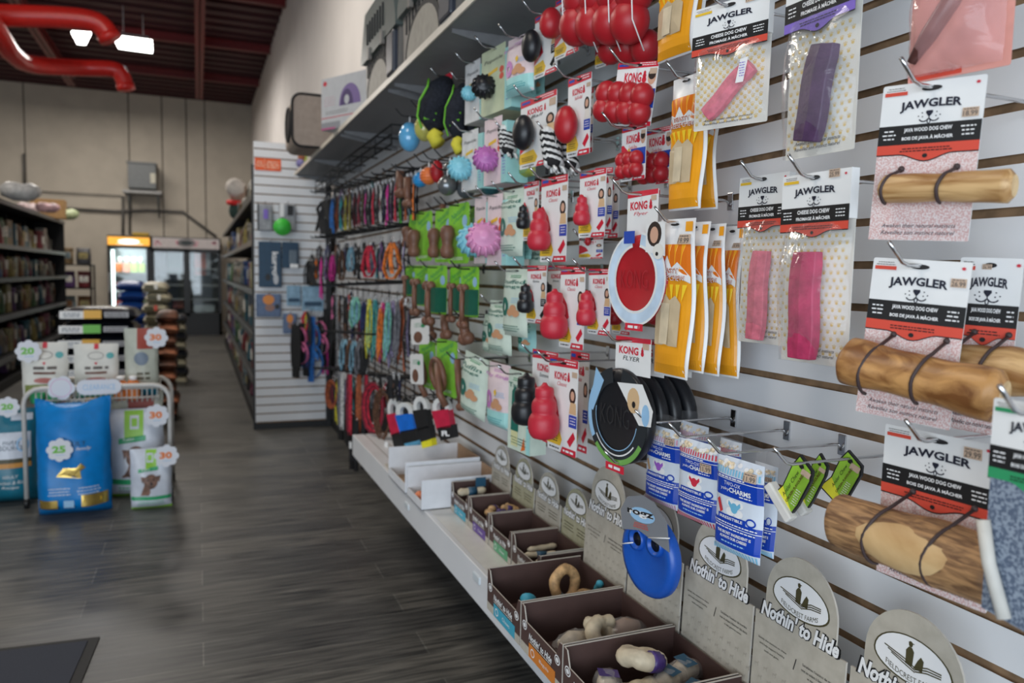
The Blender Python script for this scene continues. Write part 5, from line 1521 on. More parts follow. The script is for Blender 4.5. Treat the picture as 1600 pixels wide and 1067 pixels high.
ball(670, 275, 14, 0.91, M('orange rubber', (0.80, 0.20, 0.05), .4), 'orange knobbly ball, between azure and red', extra=ridges(M('orange rubber', (0.80, 0.20, 0.05), .4)))
ball(683, 268, 12, 0.93, m_rub, 'ridged dark red ball, beside the orange one', extra=ridges(m_rub), sc=(.9, .9, 1.5))
ball(703, 265, 12, 0.92, m_rubs, 'smaller shiny grey ball, upper part of the dumbbell toy')
ball(699, 290, 16, 0.90, m_rubs, 'larger shiny grey ball, lower part of the dumbbell toy', name='toy_ball')
ball(728, 296, 15, 0.97, M('dark grey rubber', (.07, .08, .09), .35), 'dull dark grey ball, right of the dumbbell toy')
ball(767, 290, 17, 0.99, M('deep teal rubber', (.02, .08, .09), .35), 'deep teal ball, below the orchid ball carton')
# rope toys
m_rpb = M('black cotton rope', (0.012, 0.012, 0.013), .9); m_rpw = M('white cotton rope', (.68, .68, .66), .9, var=.1, scale=100)
def rope(px, x, label, roll):
    X, w, h = place(*px, x, -82, roll)
    e = empty('rope_toy', label, 'dog toy', X); r_ = random.Random(3)
    mb = MB(); mw = MB()
    N = 30
    for s_, (mbx, mt) in enumerate(((mb, m_rpb), (mw, m_rpw))):
        for k in (0, 2):
            pts = []
            for i in range(N + 1):
                t = i / N; q = t * 16 + (k + s_) * math.pi / 2
                pts.append((w * .22 * math.cos(q) * .6 + (t - .5) * w * .3, -.02 + w * .18 * math.sin(q), -t * h * .8))
            mbx.tube(pts, w * .17, mt, 7)
        for i in range(9):
            x_, y_ = r_.uniform(-.3, .35) * w + .15 * w, -.02 + r_.uniform(-.2, .2) * w
            mbx.tube([(w * .12, -.02, -h * .78), (x_, y_, -h * .9), (x_ * 1.3, y_, -h * (1.0 + r_.uniform(-.04, .04)))], w * .05, mt, 5)
    mb.build('black_strands', e); mw.build('white_strands', e)
    hook(X, 'chrome peg hook of the ' + label.split(',')[0], .04)
rope((858, 886, 205, 272), .93, 'large black and white rope toy, under the big black ball', 0)
rope((882, 908, 212, 278), .99, 'second black and white rope toy, behind and right of the large one', -6)
rope((792, 814, 203, 245), .95, 'short black and white rope tassel, left of the big black ball', 10)
# rawhide like bones near the leashes
for i, (px, x, lab) in enumerate((((622, 636, 268, 305), .93, 'brown chew in a clear sleeve hanging above the red and green leashes'), ((634, 648, 278, 322), .91, 'brown chew with pale ring hanging beside the green leash'),
    ((690, 702, 320, 360), 1.04, 'dark chew strip behind the upper green row'), ((668, 682, 498, 528), .98, 'dangling brown bone end under the lower green row, left'), ((690, 706, 492, 526), .96, 'dangling brown bone end under the lower green row, middle'), ((718, 740, 496, 532), .95, 'dangling brown bone end under the lower green row, right'), ((712, 726, 562, 640), .94, 'long brown bone beside the leaning mint pouch'))):
    X, w, h = place(*px, x, -84, -12 if i > 2 else 0)
    e = empty('chew_bone', lab, 'dog chew', X)
    mb = MB(); mb.tube([(0, -.012, 0), (w * .05, -.016, -h * .5), (w * .1, -.012, -h * .92)], w * .16, m_bone, 10)
    mb.build('shaft', e)
    mb = MB()
    for dx in (-.14, .14): mb.sphere((w * .1 + dx * w, -.014, -h * .93), w * .20, m_bone, 12)
    mb.build('knuckle_end', e)
    hook(X @ Matrix.Translation((0, 0, .01)), 'dark peg hook of the ' + ' '.join(lab.split(' ')[:10]), .03, 'black')
# small white tags with a dog picture
for px, x, lab in (((641, 669, 497, 538), .90, 'small white tag with a brown dog picture beside the rope leashes, upper'), ((640, 660, 553, 600), .90, 'small white tag with a brown dog picture beside the rope leashes, lower')):
    X, w, h = place(*px, x, -84, -6)
    mb = MB(); mb.prism(rrect(-w / 2, -h, w / 2, 0, w * .1), 0, .002, m_card); a = Art(mb)
    a.ell(-w * .1, -h * .72, w * .25, h * .22, m_bone, 1, 14); a.ell(w * .2, -h * .3, w * .12, h * .08, m_green, 1, 10); a.lines(-w * .3, w * .3, -h * .2, 3, h * .06, h * .02, m_green, 1)
    o = mb.build('picture_tag', X=X); tag(o, lab, 'tag')
# retractable leashes
def retract(px, x, label, cap, ringc, tip, roll=-8, text=''):
    px = (px[0], px[1], px[2] - 8, px[3] - 14)
    X, w, h = place(*px, x, -60, roll)
    e = empty('retractable_leash', label, 'dog leash', X)
    MB().prism([(-w * .18, 0), (w * .18, 0), (w * .30, -h * .3), (-w * .30, -h * .3)], .0, .002, m_blk).build('header_card', e)
    mb = MB(); n = 18
    def slab(r0x, r0z, r1x, r1z, cz, y0, y1, mat, b):
        vs = []; fs = []
        for y in (y0, y1):
            for i in range(n):
                q = 2 * math.pi * i / n
                vs.append((r0x * math.cos(q), y, cz + r0z * math.sin(q))); vs.append((r1x * math.cos(q), y, cz + r1z * math.sin(q)))
        for i in range(n):
            a0, a1 = 2 * i, 2 * ((i + 1) % n); o = 2 * n
            fs += [(a0, a0 + 1, a1 + 1, a1), (a0 + o, a1 + o, a1 + 1 + o, a0 + 1 + o), (a0, a1, a1 + o, a0 + o), (a0 + 1, a0 + 1 + o, a1 + 1 + o, a1 + 1)]
        b.add(vs, fs, mat, smooth=False)
    slab(w * .44, h * .20, w * .22, h * .11, -h * .25, -.022, .002, M('white grip plastic', (.70, .70, .68), .3), mb)
    mb.build('grip_ring', e, bevel=.002)
    MB().prism([(-w * .44, -h * .30), (w * .42, -h * .27), (w * .50, -h * .60), (-w * .24, -h * .66)], -.028, .004, ringc).build('side_shell', e, bevel=.003)
    MB().prism([(-w * .24, -h * .62), (w * .54, -h * .56), (w * .58, -h * .80), (-w * .10, -h * .86)], -.028, .006, cap).build('body_block', e, bevel=.002)
    if tip: MB().prism([(-w * .10, -h * .85), (w * .58, -h * .79), (w * .60, -h * .92), (-.04 * w, -h * .97)], -.026, .005, tip).build('colour_base', e, bevel=.002)
    if text:
        a = Art(base=.0285); a.text(text, w * .20, -h * .72, h * .10, m_white, 1, w=w * .4, bold=.05); a.mb.build('lettering', e)
    hook(X, 'black peg hook of the ' + label.split(',')[0], .03, 'black')
mbk = M('matt black plastic', (.012, .012, .013), .5); mbl = M('bright blue plastic', (.01, .15, .62), .3); mlb = M('light blue base', (.15, .50, .78), .4); myl = M('bright yellow base', (.80, .72, .02), .4); mrd = M('crimson plastic', (.55, .02, .06), .3); mli = M('lilac plastic', (.30, .22, .36), .4)
retract((606, 628, 625, 728), .93, 'crimson ringed retractable leash with yellow base, leftmost', mbk, mrd, myl)
retract((628, 640, 628, 722), .97, 'lilac sided retractable leash, behind the blue one', mbk, mli, myl)
retract((619, 650, 632, 716), .91, 'bright blue retractable leash with light blue base, in front', mbk, mbl, mlb)
retract((647, 672, 622, 715), .93, 'black retractable leash with yellow base, third hook', mbk, mbk, myl)
retract((677, 707, 624, 712), .94, 'red and white retractable leash, alone at the right', mbk, mrd, None, text='FL')

# ------------------------------------------------------------ leashes, collars and harnesses
COL = {'black': (.010, .010, .012), 'blue': (.02, .14, .45), 'teal': (.02, .25, .28), 'orange': (.80, .20, .03), 'yellow': (.70, .62, .03), 'olive': (.22, .19, .03), 'maroon': (.20, .012, .03), 'grey': (.16, .16, .18), 'purple': (.20, .06, .25),
       'red': (.58, .02, .05), 'white': (.6, .6, .58), 'magenta': (.60, .03, .28), 'green': (.10, .50, .06), 'brown': (.14, .06, .03), 'navy': (.02, .03, .12), 'pink': (.68, .16, .34), 'mint': (.18, .48, .36), 'lavender': (.36, .30, .50), 'tan': (.40, .26, .14), 'rust': (.38, .09, .03), 'sky': (.20, .40, .52)}
def lm(c): return M(c + ' webbing', tuple(v * .8 for v in COL[c]), .75, var=.25, scale=60)
m_steel = M('nickel clip', (.55, .55, .56), .25, 1.0, var=0)
def leash(cx, top, bot, x, wpx, c, kind, label, group=None, roll=0, c2=None, cat='dog leash', name='leash'):
    X, w, h = place(cx - wpx / 2, cx + wpx / 2, top, bot, x, -55, roll)
    e = empty(name, label, cat, X, group)
    m = lm(c); mm2 = lm(c2) if c2 else m; r_ = random.Random(int(cx * 7 + top))
    mb = MB()
    if kind == 'flat':
        for k in range(4):
            u = (k - 1.5) * w * .20; s = r_.uniform(-.10, .10) * w; q = r_.uniform(.82, 1.0)
            mb.ribbon([(u * .3, -.004 * k, -h * .14), (u + s, -.006 * k, -h * .32), (u - s, -.010 * k, -h * .62 * q), (u * 1.2 + s, -.006 * k, -h * q)], (1, r_.uniform(-.5, .6), 0), w * r_.uniform(.13, .22), .003, (m, mm2, m, lm('black'))[k])
        mb.ribbon([(-w * .25, 0, -h * .6), (w * .25, -.012, -h * .62)], (0, 0, 1), h * .08, .003, m_blk)
    elif kind == 'loop':
        t = w * .09
        pts = [(-w * .08, 0, -h * .14), (-w * .28, -.004, -h * .38), (-w * .40, -.006, -h * .74), (-w * .22, -.006, -h * .97), (w * .12, -.006, -h * .97), (w * .42, -.006, -h * .72), (w * .24, -.004, -h * .38), (w * .06, 0, -h * .14)]
        mb.ribbon(pts, (0, 1, 0), .018, max(.003, t * .7), m)
        mb.ribbon([(0, -.004, -h * .16), (-w * .06, -.010, -h * .5), (w * .05, -.012, -h * .86)], (1, .2, 0), w * .16, .003, mm2)
    elif kind == 'rope':
        for k in range(3):
            u = (k - 1) * w * .18
            L = h * (1 - .07 * k)
            pts = [(u * .4, 0, -h * .12), (u - w * .12, -.01 * k, -L * .4), (u - w * .10, -.01, -L * .8), (u + w * .05, -.012, -L), (u + w * .18, -.01, -L * .8), (u + w * .14, 0, -L * .4), (u * .4 + w * .05, 0, -h * .12)]
            mb.tube(pts, w * .075, m if k % 2 == 0 else mm2, 6)
    elif kind == 'lead':
        mb.ribbon([(-w * .1, 0, -h * .08), (-w * .16, -.004, -h * .45), (-w * .10, -.004, -h * .80)], (1, .2, 0), w * .28, .005, m)
        mb.ribbon([(w * .12, 0, -h * .08), (w * .2, -.006, -h * .5), (w * .14, -.006, -h * .84)], (1, .2, 0), w * .28, .005, mm2)
    elif kind == 'coil':
        for k in range(4):
            rx = w * (.30 + .05 * k); rz = h * (.34 + .035 * k)
            mb.tube([(rx * math.cos(q), -.006 * k, -h * .52 + rz * math.sin(q)) for q in [i * .449 for i in range(14)]], w * .035, m if k % 2 else mm2, 6, closed=True)
    elif kind == 'harness':
        for (cz, rx, rz) in ((-.38, .30, .17), (-.70, .40, .22)):
            mb.ribbon([(w * rx * math.cos(q), -.008 * math.sin(q * 2), h * cz + h * rz * math.sin(q)) for q in [i * .37 for i in range(18)]], (0, 1, .1), .022, .004, m)
        mb.ribbon([(0, 0, -h * .12), (w * .02, -.01, -h * .55), (-w * .03, -.01, -h * .98)], (1, .2, 0), w * .2, .004, mm2)
        mb.ribbon([(-w * .3, -.005, -h * .40), (w * .28, -.012, -h * .66)], (0, .2, 1), h * .07, .004, m)
    mb.build('webbing' if kind != 'rope' else 'cord', e)
    cb = MB()
    cb.tube([(0, 0, -h * .02), (w * .10, 0, -h * .05), (w * .08, 0, -h * .11), (0, 0, -h * .14), (-w * .08, 0, -h * .11), (-w * .10, 0, -h * .05)], .0022, m_steel, 6, closed=True)
    cb.build('clip', e)
    if kind in ('flat', 'lead', 'loop', 'rope') and r_.random() < .6:
        MB().prism([(-w * .18, -h * .12), (w * .16, -h * .12), (w * .16, -h * .28), (-w * .18, -h * .28)], .004, .005, m_card if r_.random() < .5 else M('slate header', (.12, .16, .22))).build('paper_tag', e)
    if kind in ('lead',):
        MB().prism([(-w * .2, -h * .80), (w * .2, -h * .80), (w * .22, -h * .98), (-w * .2, -h * .98)], -.01, .004, m_blk).build('clasp_block', e)
    return e
ORD = ['first', 'second', 'third', 'fourth', 'fifth', 'sixth', 'seventh', 'eighth', 'ninth', 'tenth', 'eleventh', 'twelfth', 'thirteenth', 'fourteenth', 'fifteenth', 'sixteenth', 'seventeenth', 'eighteenth', 'nineteenth', 'twentieth', 'twenty first', 'twenty second', 'twenty third', 'twenty fourth', 'twenty fifth', 'twenty sixth']
rowA = [(506, 'black', 24), (513, 'black', 11), (521, 'blue', 13), (529, 'rust', 10), (535, 'teal', 9), (542, 'yellow', 10), (549, 'olive', 9), (556, 'maroon', 11), (563, 'maroon', 10), (569, 'olive', 8), (574, 'magenta', 9), (580, 'grey', 9), (586, 'red', 10), (592, 'grey', 9), (598, 'white', 9), (603, 'navy', 9), (609, 'magenta', 11), (615, 'purple', 9), (621, 'red', 10), (629, 'green', 12), (637, 'rust', 9), (643, 'sky', 9), (650, 'orange', 10), (655, 'navy', 8)]
for i, (cx, c, wp) in enumerate(rowA):
    t = (cx - 506) / 149
    leash(cx, 306 - 44 * t, 368 - 22 * t, .92 + .03 * (i % 2), wp * 1.15, c, 'flat', '%s webbing leash, %s from the far left in the top leash row' % (c, ORD[i]), 'flat leashes in the top row', c2=(None, 'grey', None, 'black')[i % 4])
rowA2 = ['black', 'navy', 'purple', 'brown', 'grey', 'black', 'teal', 'maroon', 'white', 'grey', 'black', 'lavender']
for i, c in enumerate(rowA2):
    cx = 512 + i * 12; t = (cx - 506) / 149
    leash(cx, 296 - 40 * t, 350 - 18 * t, 1.0, 15, c, 'flat', '%s leash deep behind the top leash row, %s from the far left' % (c, ORD[i]), 'leashes behind the top row', c2='grey')
for j, (t0, b0, nm) in enumerate(((462, 540, 'third'), (580, 640, 'bottom'))):
    for i in range(11):
        leash(522 + i * 10.5, t0 + (i % 3), b0 + 4 * (i % 2), 1.0, 13, ['black', 'grey', 'brown', 'navy', 'maroon', 'black', 'lavender', 'teal', 'black', 'rust', 'grey'][(i + j * 4) % 11], 'flat', '%s strand deep behind the ' % ['black', 'grey', 'brown', 'navy', 'maroon', 'black', 'lavender', 'teal', 'black', 'rust', 'grey'][(i + j * 4) % 11] + nm + ' leash row, %s from the left' % ORD[i], 'strands behind the %s row' % nm, c2='black')
rowB = [(488, 'black', 'loop', 14, 390, 448), (496, 'orange', 'flat', 8, 398, 442), (504, 'magenta', 'flat', 10, 390, 470), (512, 'purple', 'flat', 9, 395, 440), (520, 'magenta', 'loop', 10, 392, 440), (528, 'black', 'flat', 9, 385, 436), (535, 'brown', 'loop', 10, 385, 440), (542, 'navy', 'flat', 10, 380, 428), (549, 'sky', 'loop', 12, 380, 425), (556, 'brown', 'flat', 9, 385, 434), (563, 'black', 'flat', 9, 376, 440),
        (578, 'red', 'loop', 24, 376, 434), (592, 'teal', 'flat', 9, 380, 438), (614, 'orange', 'loop', 30, 370, 437), (602, 'navy', 'flat', 9, 378, 438), (627, 'purple', 'flat', 9, 372, 436), (634, 'lavender', 'flat', 9, 368, 430), (641, 'grey', 'flat', 9, 366, 420)]
for i, (cx, c, kd, wp, t, b) in enumerate(rowB):
    leash(cx, t, b, .91 if wp > 20 else .93 + .03 * (i % 2), wp * 1.1, c, kd, '%s %s, %s from the far left in the second strap row' % (c, 'harness loop' if kd == 'loop' else 'collar strap', ORD[i]), None if wp > 20 else 'straps in the second row', cat='dog collar' if kd == 'flat' else 'dog harness', name='collar' if kd == 'flat' else 'harness', c2='black' if i % 3 == 0 else None)
rowB2 = ['black', 'navy', 'brown', 'black', 'grey', 'black', 'navy', 'purple', 'black', 'maroon']
for i, c in enumerate(rowB2):
    leash(500 + i * 14, 376 - i, 432 - i * .6, 1.0, 16, c, 'flat', '%s strap deep behind the second strap row, %s from the far left' % (c, ORD[i]), 'straps behind the second row', c2='grey', cat='dog collar', name='collar')
rowC = [(522, 'pink', 'flat', 9, 455, 500), (532, 'brown', 'flat', 8, 455, 505), (541, 'black', 'flat', 10, 458, 508), (548, 'magenta', 'flat', 8, 452, 488), (555, 'mint', 'rope', 20, 458, 512), (568, 'navy', 'rope', 10, 465, 520), (577, 'yellow', 'rope', 12, 455, 560), (586, 'teal', 'rope', 14, 455, 565), (594, 'orange', 'rope', 10, 470, 565), (598, 'magenta', 'rope', 12, 460, 568), (606, 'mint', 'rope', 14, 460, 565), (613, 'lavender', 'rope', 15, 456, 575), (621, 'grey', 'rope', 12, 458, 570), (627, 'rust', 'rope', 11, 455, 570), (634, 'rust', 'flat', 9, 460, 590), (641, 'lavender', 'flat', 12, 470, 560)]
for i, (cx, c, kd, wp, t, b) in enumerate(rowC):
    leash(cx, t, b, .92 + .03 * (i % 2), wp * 1.1, c, kd, '%s %s leash, %s from the far left in the third row' % (c, 'braided rope' if kd == 'rope' else 'flat', ORD[i]), 'leashes in the third row', c2={'mint': 'sky', 'yellow': 'mint', 'teal': 'mint', 'lavender': 'grey', 'magenta': 'orange'}.get(c))
rowC2 = [(538, 'sky', 16), (546, 'brown', 12), (553, 'sky', 14), (562, 'grey', 16), (570, 'black', 12)]
for i, (cx, c, wp) in enumerate(rowC2):
    leash(cx, 524 + i, 578 + i * 3, .92, wp * 1.2, c, 'rope', '%s suede cord leash with tan loop, %s from the left in the short row' % (c, ORD[i]), 'cord leashes in the short row', c2='black')
rowD = [(520, 'rust', 'coil', 18, 590, 640), (533, 'grey', 'lead', 14, 575, 690), (528, 'yellow', 'flat', 10, 580, 670), (546, 'maroon', 'lead', 13, 575, 700), (561, 'rust', 'lead', 12, 574, 700), (572, 'maroon', 'lead', 9, 575, 690), (586, 'maroon', 'coil', 34, 590, 680), (600, 'brown', 'coil', 26, 600, 690), (550, 'black', 'lead', 11, 640, 735), (557, 'black', 'lead', 11, 650, 738), (568, 'black', 'lead', 10, 650, 735), (604, 'red', 'flat', 10, 592, 640), (613, 'black', 'flat', 14, 580, 625), (622, 'black', 'flat', 10, 580, 630)]
for i, (cx, c, kd, wp, t, b) in enumerate(rowD):
    leash(cx, t, b, .90 + .03 * (i % 3), wp * 1.1, c, kd, '%s %s, %s from the left in the bottom leash row' % (c, {'coil': 'coiled tie out cable', 'lead': 'leather lead', 'flat': 'strap'}[kd], ORD[i]), 'leads in the bottom row', c2={'maroon': 'red', 'grey': 'white'}.get(c))
for i, (px, py) in enumerate(((548, 690), (556, 706), (572, 702), (585, 660), (604, 690))):
    p = onx(px, py, .90)
    o = MB().box((-.012, -.003, -.045), (.012, 0, 0), m_card, Matrix.Rotation(R_(-60), 4, 'Z')).build('price_label', loc=p)
    tag(o, 'white price label dangling under the bottom leash row, %s from the left' % ORD[i], 'label', 'price labels under the leads')
# crossbars with many black pegs behind each row
for i, (a, b, lab) in enumerate((((508, 301), (655, 264), 'uppermost'), ((512, 574), (640, 590), 'bottom'), ((508, 372), (640, 350), 'top'), ((505, 446), (640, 440), 'second'), ((522, 517), (600, 522), 'third'))):
    p, q_ = onx(*a, 1.0), onx(*b, 1.0)
    e = empty('peg_rail', 'black peg rail %s' % ('carrying the top leash row' if lab == 'uppermost' else 'carrying the bottom lead row' if lab == 'bottom' else 'below the %s leash row' % lab), 'rail', Matrix.Translation(p))
    d = q_ - p; d.x = 0
    MB().tube([(0, 0, 0), d], .011, m_black, 8).build('bar', e)
    for k in range(12):
        c = d * (k / 11)
        MB().tube([c + Vector((.0, 0, 0)), c + Vector((-.11, 0, .0)), c + Vector((-.12, 0, .012))], .006, m_black, 6).build('prong', e)
    for c in (d * .1, d * .9): MB().tube([c, c + Vector((W - 1.0, 0, 0))], .008, m_black, 6).build('arm', e)
# black wire basket rail just under the top shelf
mb = MB(); e = empty('wire_rail', 'black wire rail running under the top shelf above the leashes', 'rail', Matrix.Translation((.95, 5, 2.12)))
for z in (0, -.05, .05): mb.tube([(0, -1.0, z), (0, 1.8, z)], .006, m_black, 6)
mb.build('long_wires', e)
for k in range(8):
    MB().tube([(0, -1.0 + k * .4, -.05), (0, -1.0 + k * .4, .05), (.19, -1.0 + k * .4, .05)], .005, m_black, 6).build('cross_wire', e)
# black grid behind the leather leads
e = empty('wire_grid', 'black wire grid standing behind the bottom leash row', 'grid', Matrix.Translation((1.08, 4.9, .95)))
mb = MB()
for k in range(9): mb.tube([(0, -.9, -.32 + k * .08), (0, 1.3, -.32 + k * .08)], .004, m_black, 6)
mb.build('horizontal_wires', e)
mb = MB()
for k in range(12): mb.tube([(0.005, -.9 + k * .2, -.34), (0.005, -.9 + k * .2, .34)], .004, m_black, 6)
mb.build('vertical_wires', e)
for y in (-.8, 1.1): MB().tube([(0, y, .2), (W - 1.08, y, .2)], .006, m_black, 6).build('standoff', e)
# ============================================================ DISPLAY BOXES ON THE DECK
m_choc = M('chocolate brown board', (0.075, 0.040, 0.034), .6, var=.03)
m_taupe = speckle('grey beige printed board', (0.42, 0.385, 0.32), (0.48, 0.445, 0.375), 40, .6, .35, .65)
m_taupe2 = speckle('olive beige printed board', (0.36, 0.34, 0.22), (0.42, 0.40, 0.28), 40, .6, .35, .65)
m_core = M('cut board edge', (0.50, 0.46, 0.40), .8, var=.05)
m_kraft = M('raw kraft board', (0.36, 0.23, 0.14), .8, var=.04)
m_teal2 = M('teal flavour patch', (0.05, 0.36, 0.50), .5, var=0); m_or2 = M('orange flavour patch', (0.62, 0.20, 0.03), .5, var=0); m_grn2 = M('green flavour patch', (0.10, 0.35, 0.18), .5, var=0); m_pur2 = M('purple flavour patch', (0.12, 0.06, 0.28), .5, var=0)
m_olv = M('dark olive print', (0.07, 0.06, 0.025), .5, var=0)
def tray(y0, y1, x0, x1, z1, patch, label, notch=.035, board=None):
    """open display carton: front panel faces the aisle (-x); local x runs towards the camera, local y into the wall"""
    X = Matrix.Translation((x0, (y0 + y1) / 2, DECK + .001)) @ Matrix.Rotation(R_(-90), 4, 'Z')
    w = abs(y1 - y0) - .004; d = x1 - x0; h = z1 - DECK; t = .003
    e = empty('display_carton', label, 'carton', X)
    mb = MB()
    prof = [(-w / 2, 0), (w / 2, 0), (w / 2, h), (w / 2 - w * .07, h - .002), (w / 2 - w * .13, h - notch), (-w / 2 + w * .13, h - notch), (-w / 2 + w * .07, h - .002), (-w / 2, h)]
    mb.prism(prof, 0, t, m_choc, side=m_core)
    a = Art(mb)
    a.rect(-w / 2 + .0005, .0005, w / 2 - .0005, h * .20, m_taupe, 1)
    a.rect(-w * .28, h * .02, w * .36, h * .32, patch, 2)
    a.ring(-w * .18, h * .17, w * .05, h * .09, w * .012, m_white, 3, 14)
    a.text('Bagels' if patch is m_or2 else 'Chews', w * .10, h * .17, h * .09, m_white, 3, w=w * .22)
    for sg in (-1, 1):
        a.ell(sg * w * .40, h * .60, w * .06, h * .10, m_white, 2, 16); a.ring(sg * w * .40, h * .60, w * .045, h * .075, w * .012, m_choc, 3, 14)
    a.text("Nothin' to Hide", 0, h * .47, h * .15, m_blk, 2, w=w * .56, bold=.07, shear=.25); a.text("Nothin' to Hide", 0, h * .47, h * .15, m_white, 3, w=w * .56, bold=.025, shear=.25)
    a.lines(-w * .3, w * .3, h * .36, 1, .01, h * .02, m_cream, 2)
    mb.build('front_panel', e)
    for sx in (-1, 1):
        sb = MB(); xa = sx * (w / 2 - t); xb = sx * w / 2
        sb.box((min(xa, xb), t, 0), (max(xa, xb), d, h), m_choc); sb.box((min(xa, xb) - .0003, t, h - .0008), (max(xa, xb) + .0003, d, h + .0006), m_core)
        sb.build('side_panel', e)
    MB().box((-w / 2, t, 0), (w / 2, d, .003), m_choc).build('bottom_panel', e)
    MB().box((-w / 2, d - t, 0), (w / 2, d, h * .9), m_choc).build('back_panel', e)
    return e, X, w, d, h
def header(yc, w, x, z0, zt, zs, label, mat, grow=1, small=False):
    """tall arched header board standing behind a carton"""
    X = Matrix.Translation((x, yc, z0)) @ Matrix.Rotation(R_(-90), 4, 'Z') @ Matrix.Rotation(R_(-2), 4, 'X')
    h = zt - z0; hs = zs - z0; r = w * .39
    pts = [(-w / 2, 0), (w / 2, 0), (w / 2, hs), (r, hs)]
    N = 18; cy = h - min(r, h - hs - .004)
    for i in range(N + 1):
        q = math.pi * i / N; pts.append((r * math.cos(q), cy + (h - cy) * math.sin(q)))
    pts += [(-r, hs), (-w / 2, hs)]
    mb = MB(); mb.prism(pts, 0, .004, mat, side=m_core)
    a = Art(mb); u = w / .232; cz = h - .052 * u * (h / .29 if not small else 1)
    if small: cz = h - w * .20
    # eye-shaped emblem with farmer, dog and fields
    s = w * .30
    lens = [(s * math.cos(math.pi * i / 16), cz - s * .20 + s * .62 * math.sin(math.pi * i / 16)) for i in range(17)] + [(-s * math.cos(math.pi * i / 16), cz - s * .20 - s * .42 * math.sin(math.pi * i / 16)) for i in range(1, 16)]
    a.poly([(x_ * 1.05, cz + (z_ - cz) * 1.07) for x_, z_ in lens], m_olv, 1); a.poly(lens, m_white, 2)
    for k in range(3): a.stroke([(s * (-.75 + .1 * k), cz - s * .02 - k * s * .06), (-s * .2, cz - s * (.12 + .06 * k)), (s * .1, cz - s * (.22 + .05 * k))], s * .03, m_olv, 3)
    for k in range(3): a.stroke([(s * .75, cz - s * .06 - k * s * .05), (s * .4, cz - s * (.08 + .06 * k)), (s * .1, cz - s * (.2 + .05 * k))], s * .03, m_olv, 3)
    a.poly([(-s * .16, cz - s * .22), (s * .02, cz - s * .22), (s * .04, cz + s * .12), (-s * .02, cz + s * .20), (-s * .10, cz + s * .20), (-s * .17, cz + s * .10)], m_olv, 3)
    a.ell(-s * .06, cz + s * .27, s * .055, s * .07, m_olv, 3, 10); a.rect(-s * .12, cz + s * .29, s * .03, cz + s * .31, m_olv, 3)
    a.poly([(s * .05, cz - s * .24), (s * .28, cz - s * .24), (s * .30, cz + s * .02), (s * .22, cz + s * .09), (s * .15, cz - s * .02)], m_olv, 3)
    if not small: a.text('FIELDCREST FARMS', 0, cz - s * .38, s * .13, m_olv, 3, w=s * 1.35, arch=-s * .13)
    tz = cz - s * .85
    a.text("Nothin' to Hide", 0, tz, w * .15, m_blk, 2, w=w * .90, bold=.095, shear=.25)
    a.text("Nothin' to Hide", 0, tz, w * .135, m_white, 3, w=w * .86, bold=.04, shear=.25)
    z_ = min(hs * .80, tz - w * .17)
    if not small:
        for k, st in enumerate(('Satisfy the instinct to chew', 'and help support healthy', 'teeth and gums.')): a.text(st, -w * .27, z_ - k * w * .045, w * .022, m_blk, 2, w=w * (.34, .30, .18)[k])
        for k, st in enumerate(("Satisfaites l'instinct de mordre", 'tout en aidant à favoriser des dents', 'et des gencives saines.')): a.text(st, w * .26, z_ - k * w * .045, w * .022, m_blk, 2, w=w * (.36, .38, .24)[k])
        a.stroke([(w * .01, z_ + w * .01), (-w * .015, z_ - w * .09)], w * .008, m_blk, 2)
        for i in range(9):
            for j in range(8):
                uu, vv = -w * .44 + i * w * .11 + (j % 2) * w * .05, w * .04 + j * w * .10
                if vv < z_ - w * .17:
                    dm = M('faint dog print', (0.375, 0.34, 0.285), .6, var=0)
                    a.poly([(uu - w * .022, vv - w * .015), (uu - w * .014, vv - w * .015), (uu - w * .014, vv), (uu + w * .012, vv), (uu + w * .012, vv - w * .015), (uu + w * .02, vv - w * .015), (uu + w * .02, vv + w * .012), (uu + w * .030, vv + w * .022), (uu + w * .018, vv + w * .03), (uu + w * .010, vv + w * .015), (uu - w * .022, vv + w * .014)], dm, 1)
    else:
        a.lines(-w * .42, -w * .05, z_, 3, w * .05, w * .014, m_olv, 2); a.lines(w * .05, w * .42, z_, 3, w * .05, w * .014, m_olv, 2)
    o = mb.build('header_board', X=X)
    return tag(o, label, 'display board')
TR = {}
big = [(1.863, 1.632, m_teal2, 'brown display carton with teal patch, far one of the large ones'), (1.630, 1.402, m_or2, 'brown display carton with orange patch, second of the large ones'),
       (1.400, 1.172, m_pur2, 'brown display carton of bagel chews, third of the large ones'), (1.170, .935, m_grn2, 'brown display carton in the bottom corner, nearest of all')]
for i, (a_, b_, pm, lab) in enumerate(big):
    TR['b%d' % i] = tray(b_, a_, .714, .995, .602, pm, lab)
small_ = [(2.727, 2.522, m_teal2, 'small brown display carton next to the white cartons'), (2.518, 2.316, m_pur2, 'small brown display carton holding purple banded chews'), (2.311, 2.116, m_grn2, 'empty small brown display carton with green patch'), (2.112, 1.900, m_taupe, 'small brown display carton full of stick packs beside the large ones')]
for i, (a_, b_, pm, lab) in enumerate(small_):
    TR['s%d' % i] = tray(b_, a_, .889, 1.045, .598, pm, lab)
for yc, lab in ((1.745, 'large arched header board standing left of the blue ring toy'), (1.508, 'large arched header board mostly hidden behind the blue ring toy'), (1.270, 'large arched header board under the red striped charms bag'), (1.036, 'large arched header board right of the pale blue charms bag'), (.800, 'large arched header board at the bottom edge, rightmost')):
    header(yc, .226, 1.000, .498, .886, .748, lab, m_taupe)
for i, (yc, lab) in enumerate(((2.634, 'farthest small'), (2.420, 'second farthest small'), (2.215, 'third small'), (2.012, 'nearest small'))):
    header(yc, .190, 1.052, .495, .748, .665, lab + ' arched header board behind the small brown cartons', m_taupe2 if i % 2 else m_taupe, small=True)
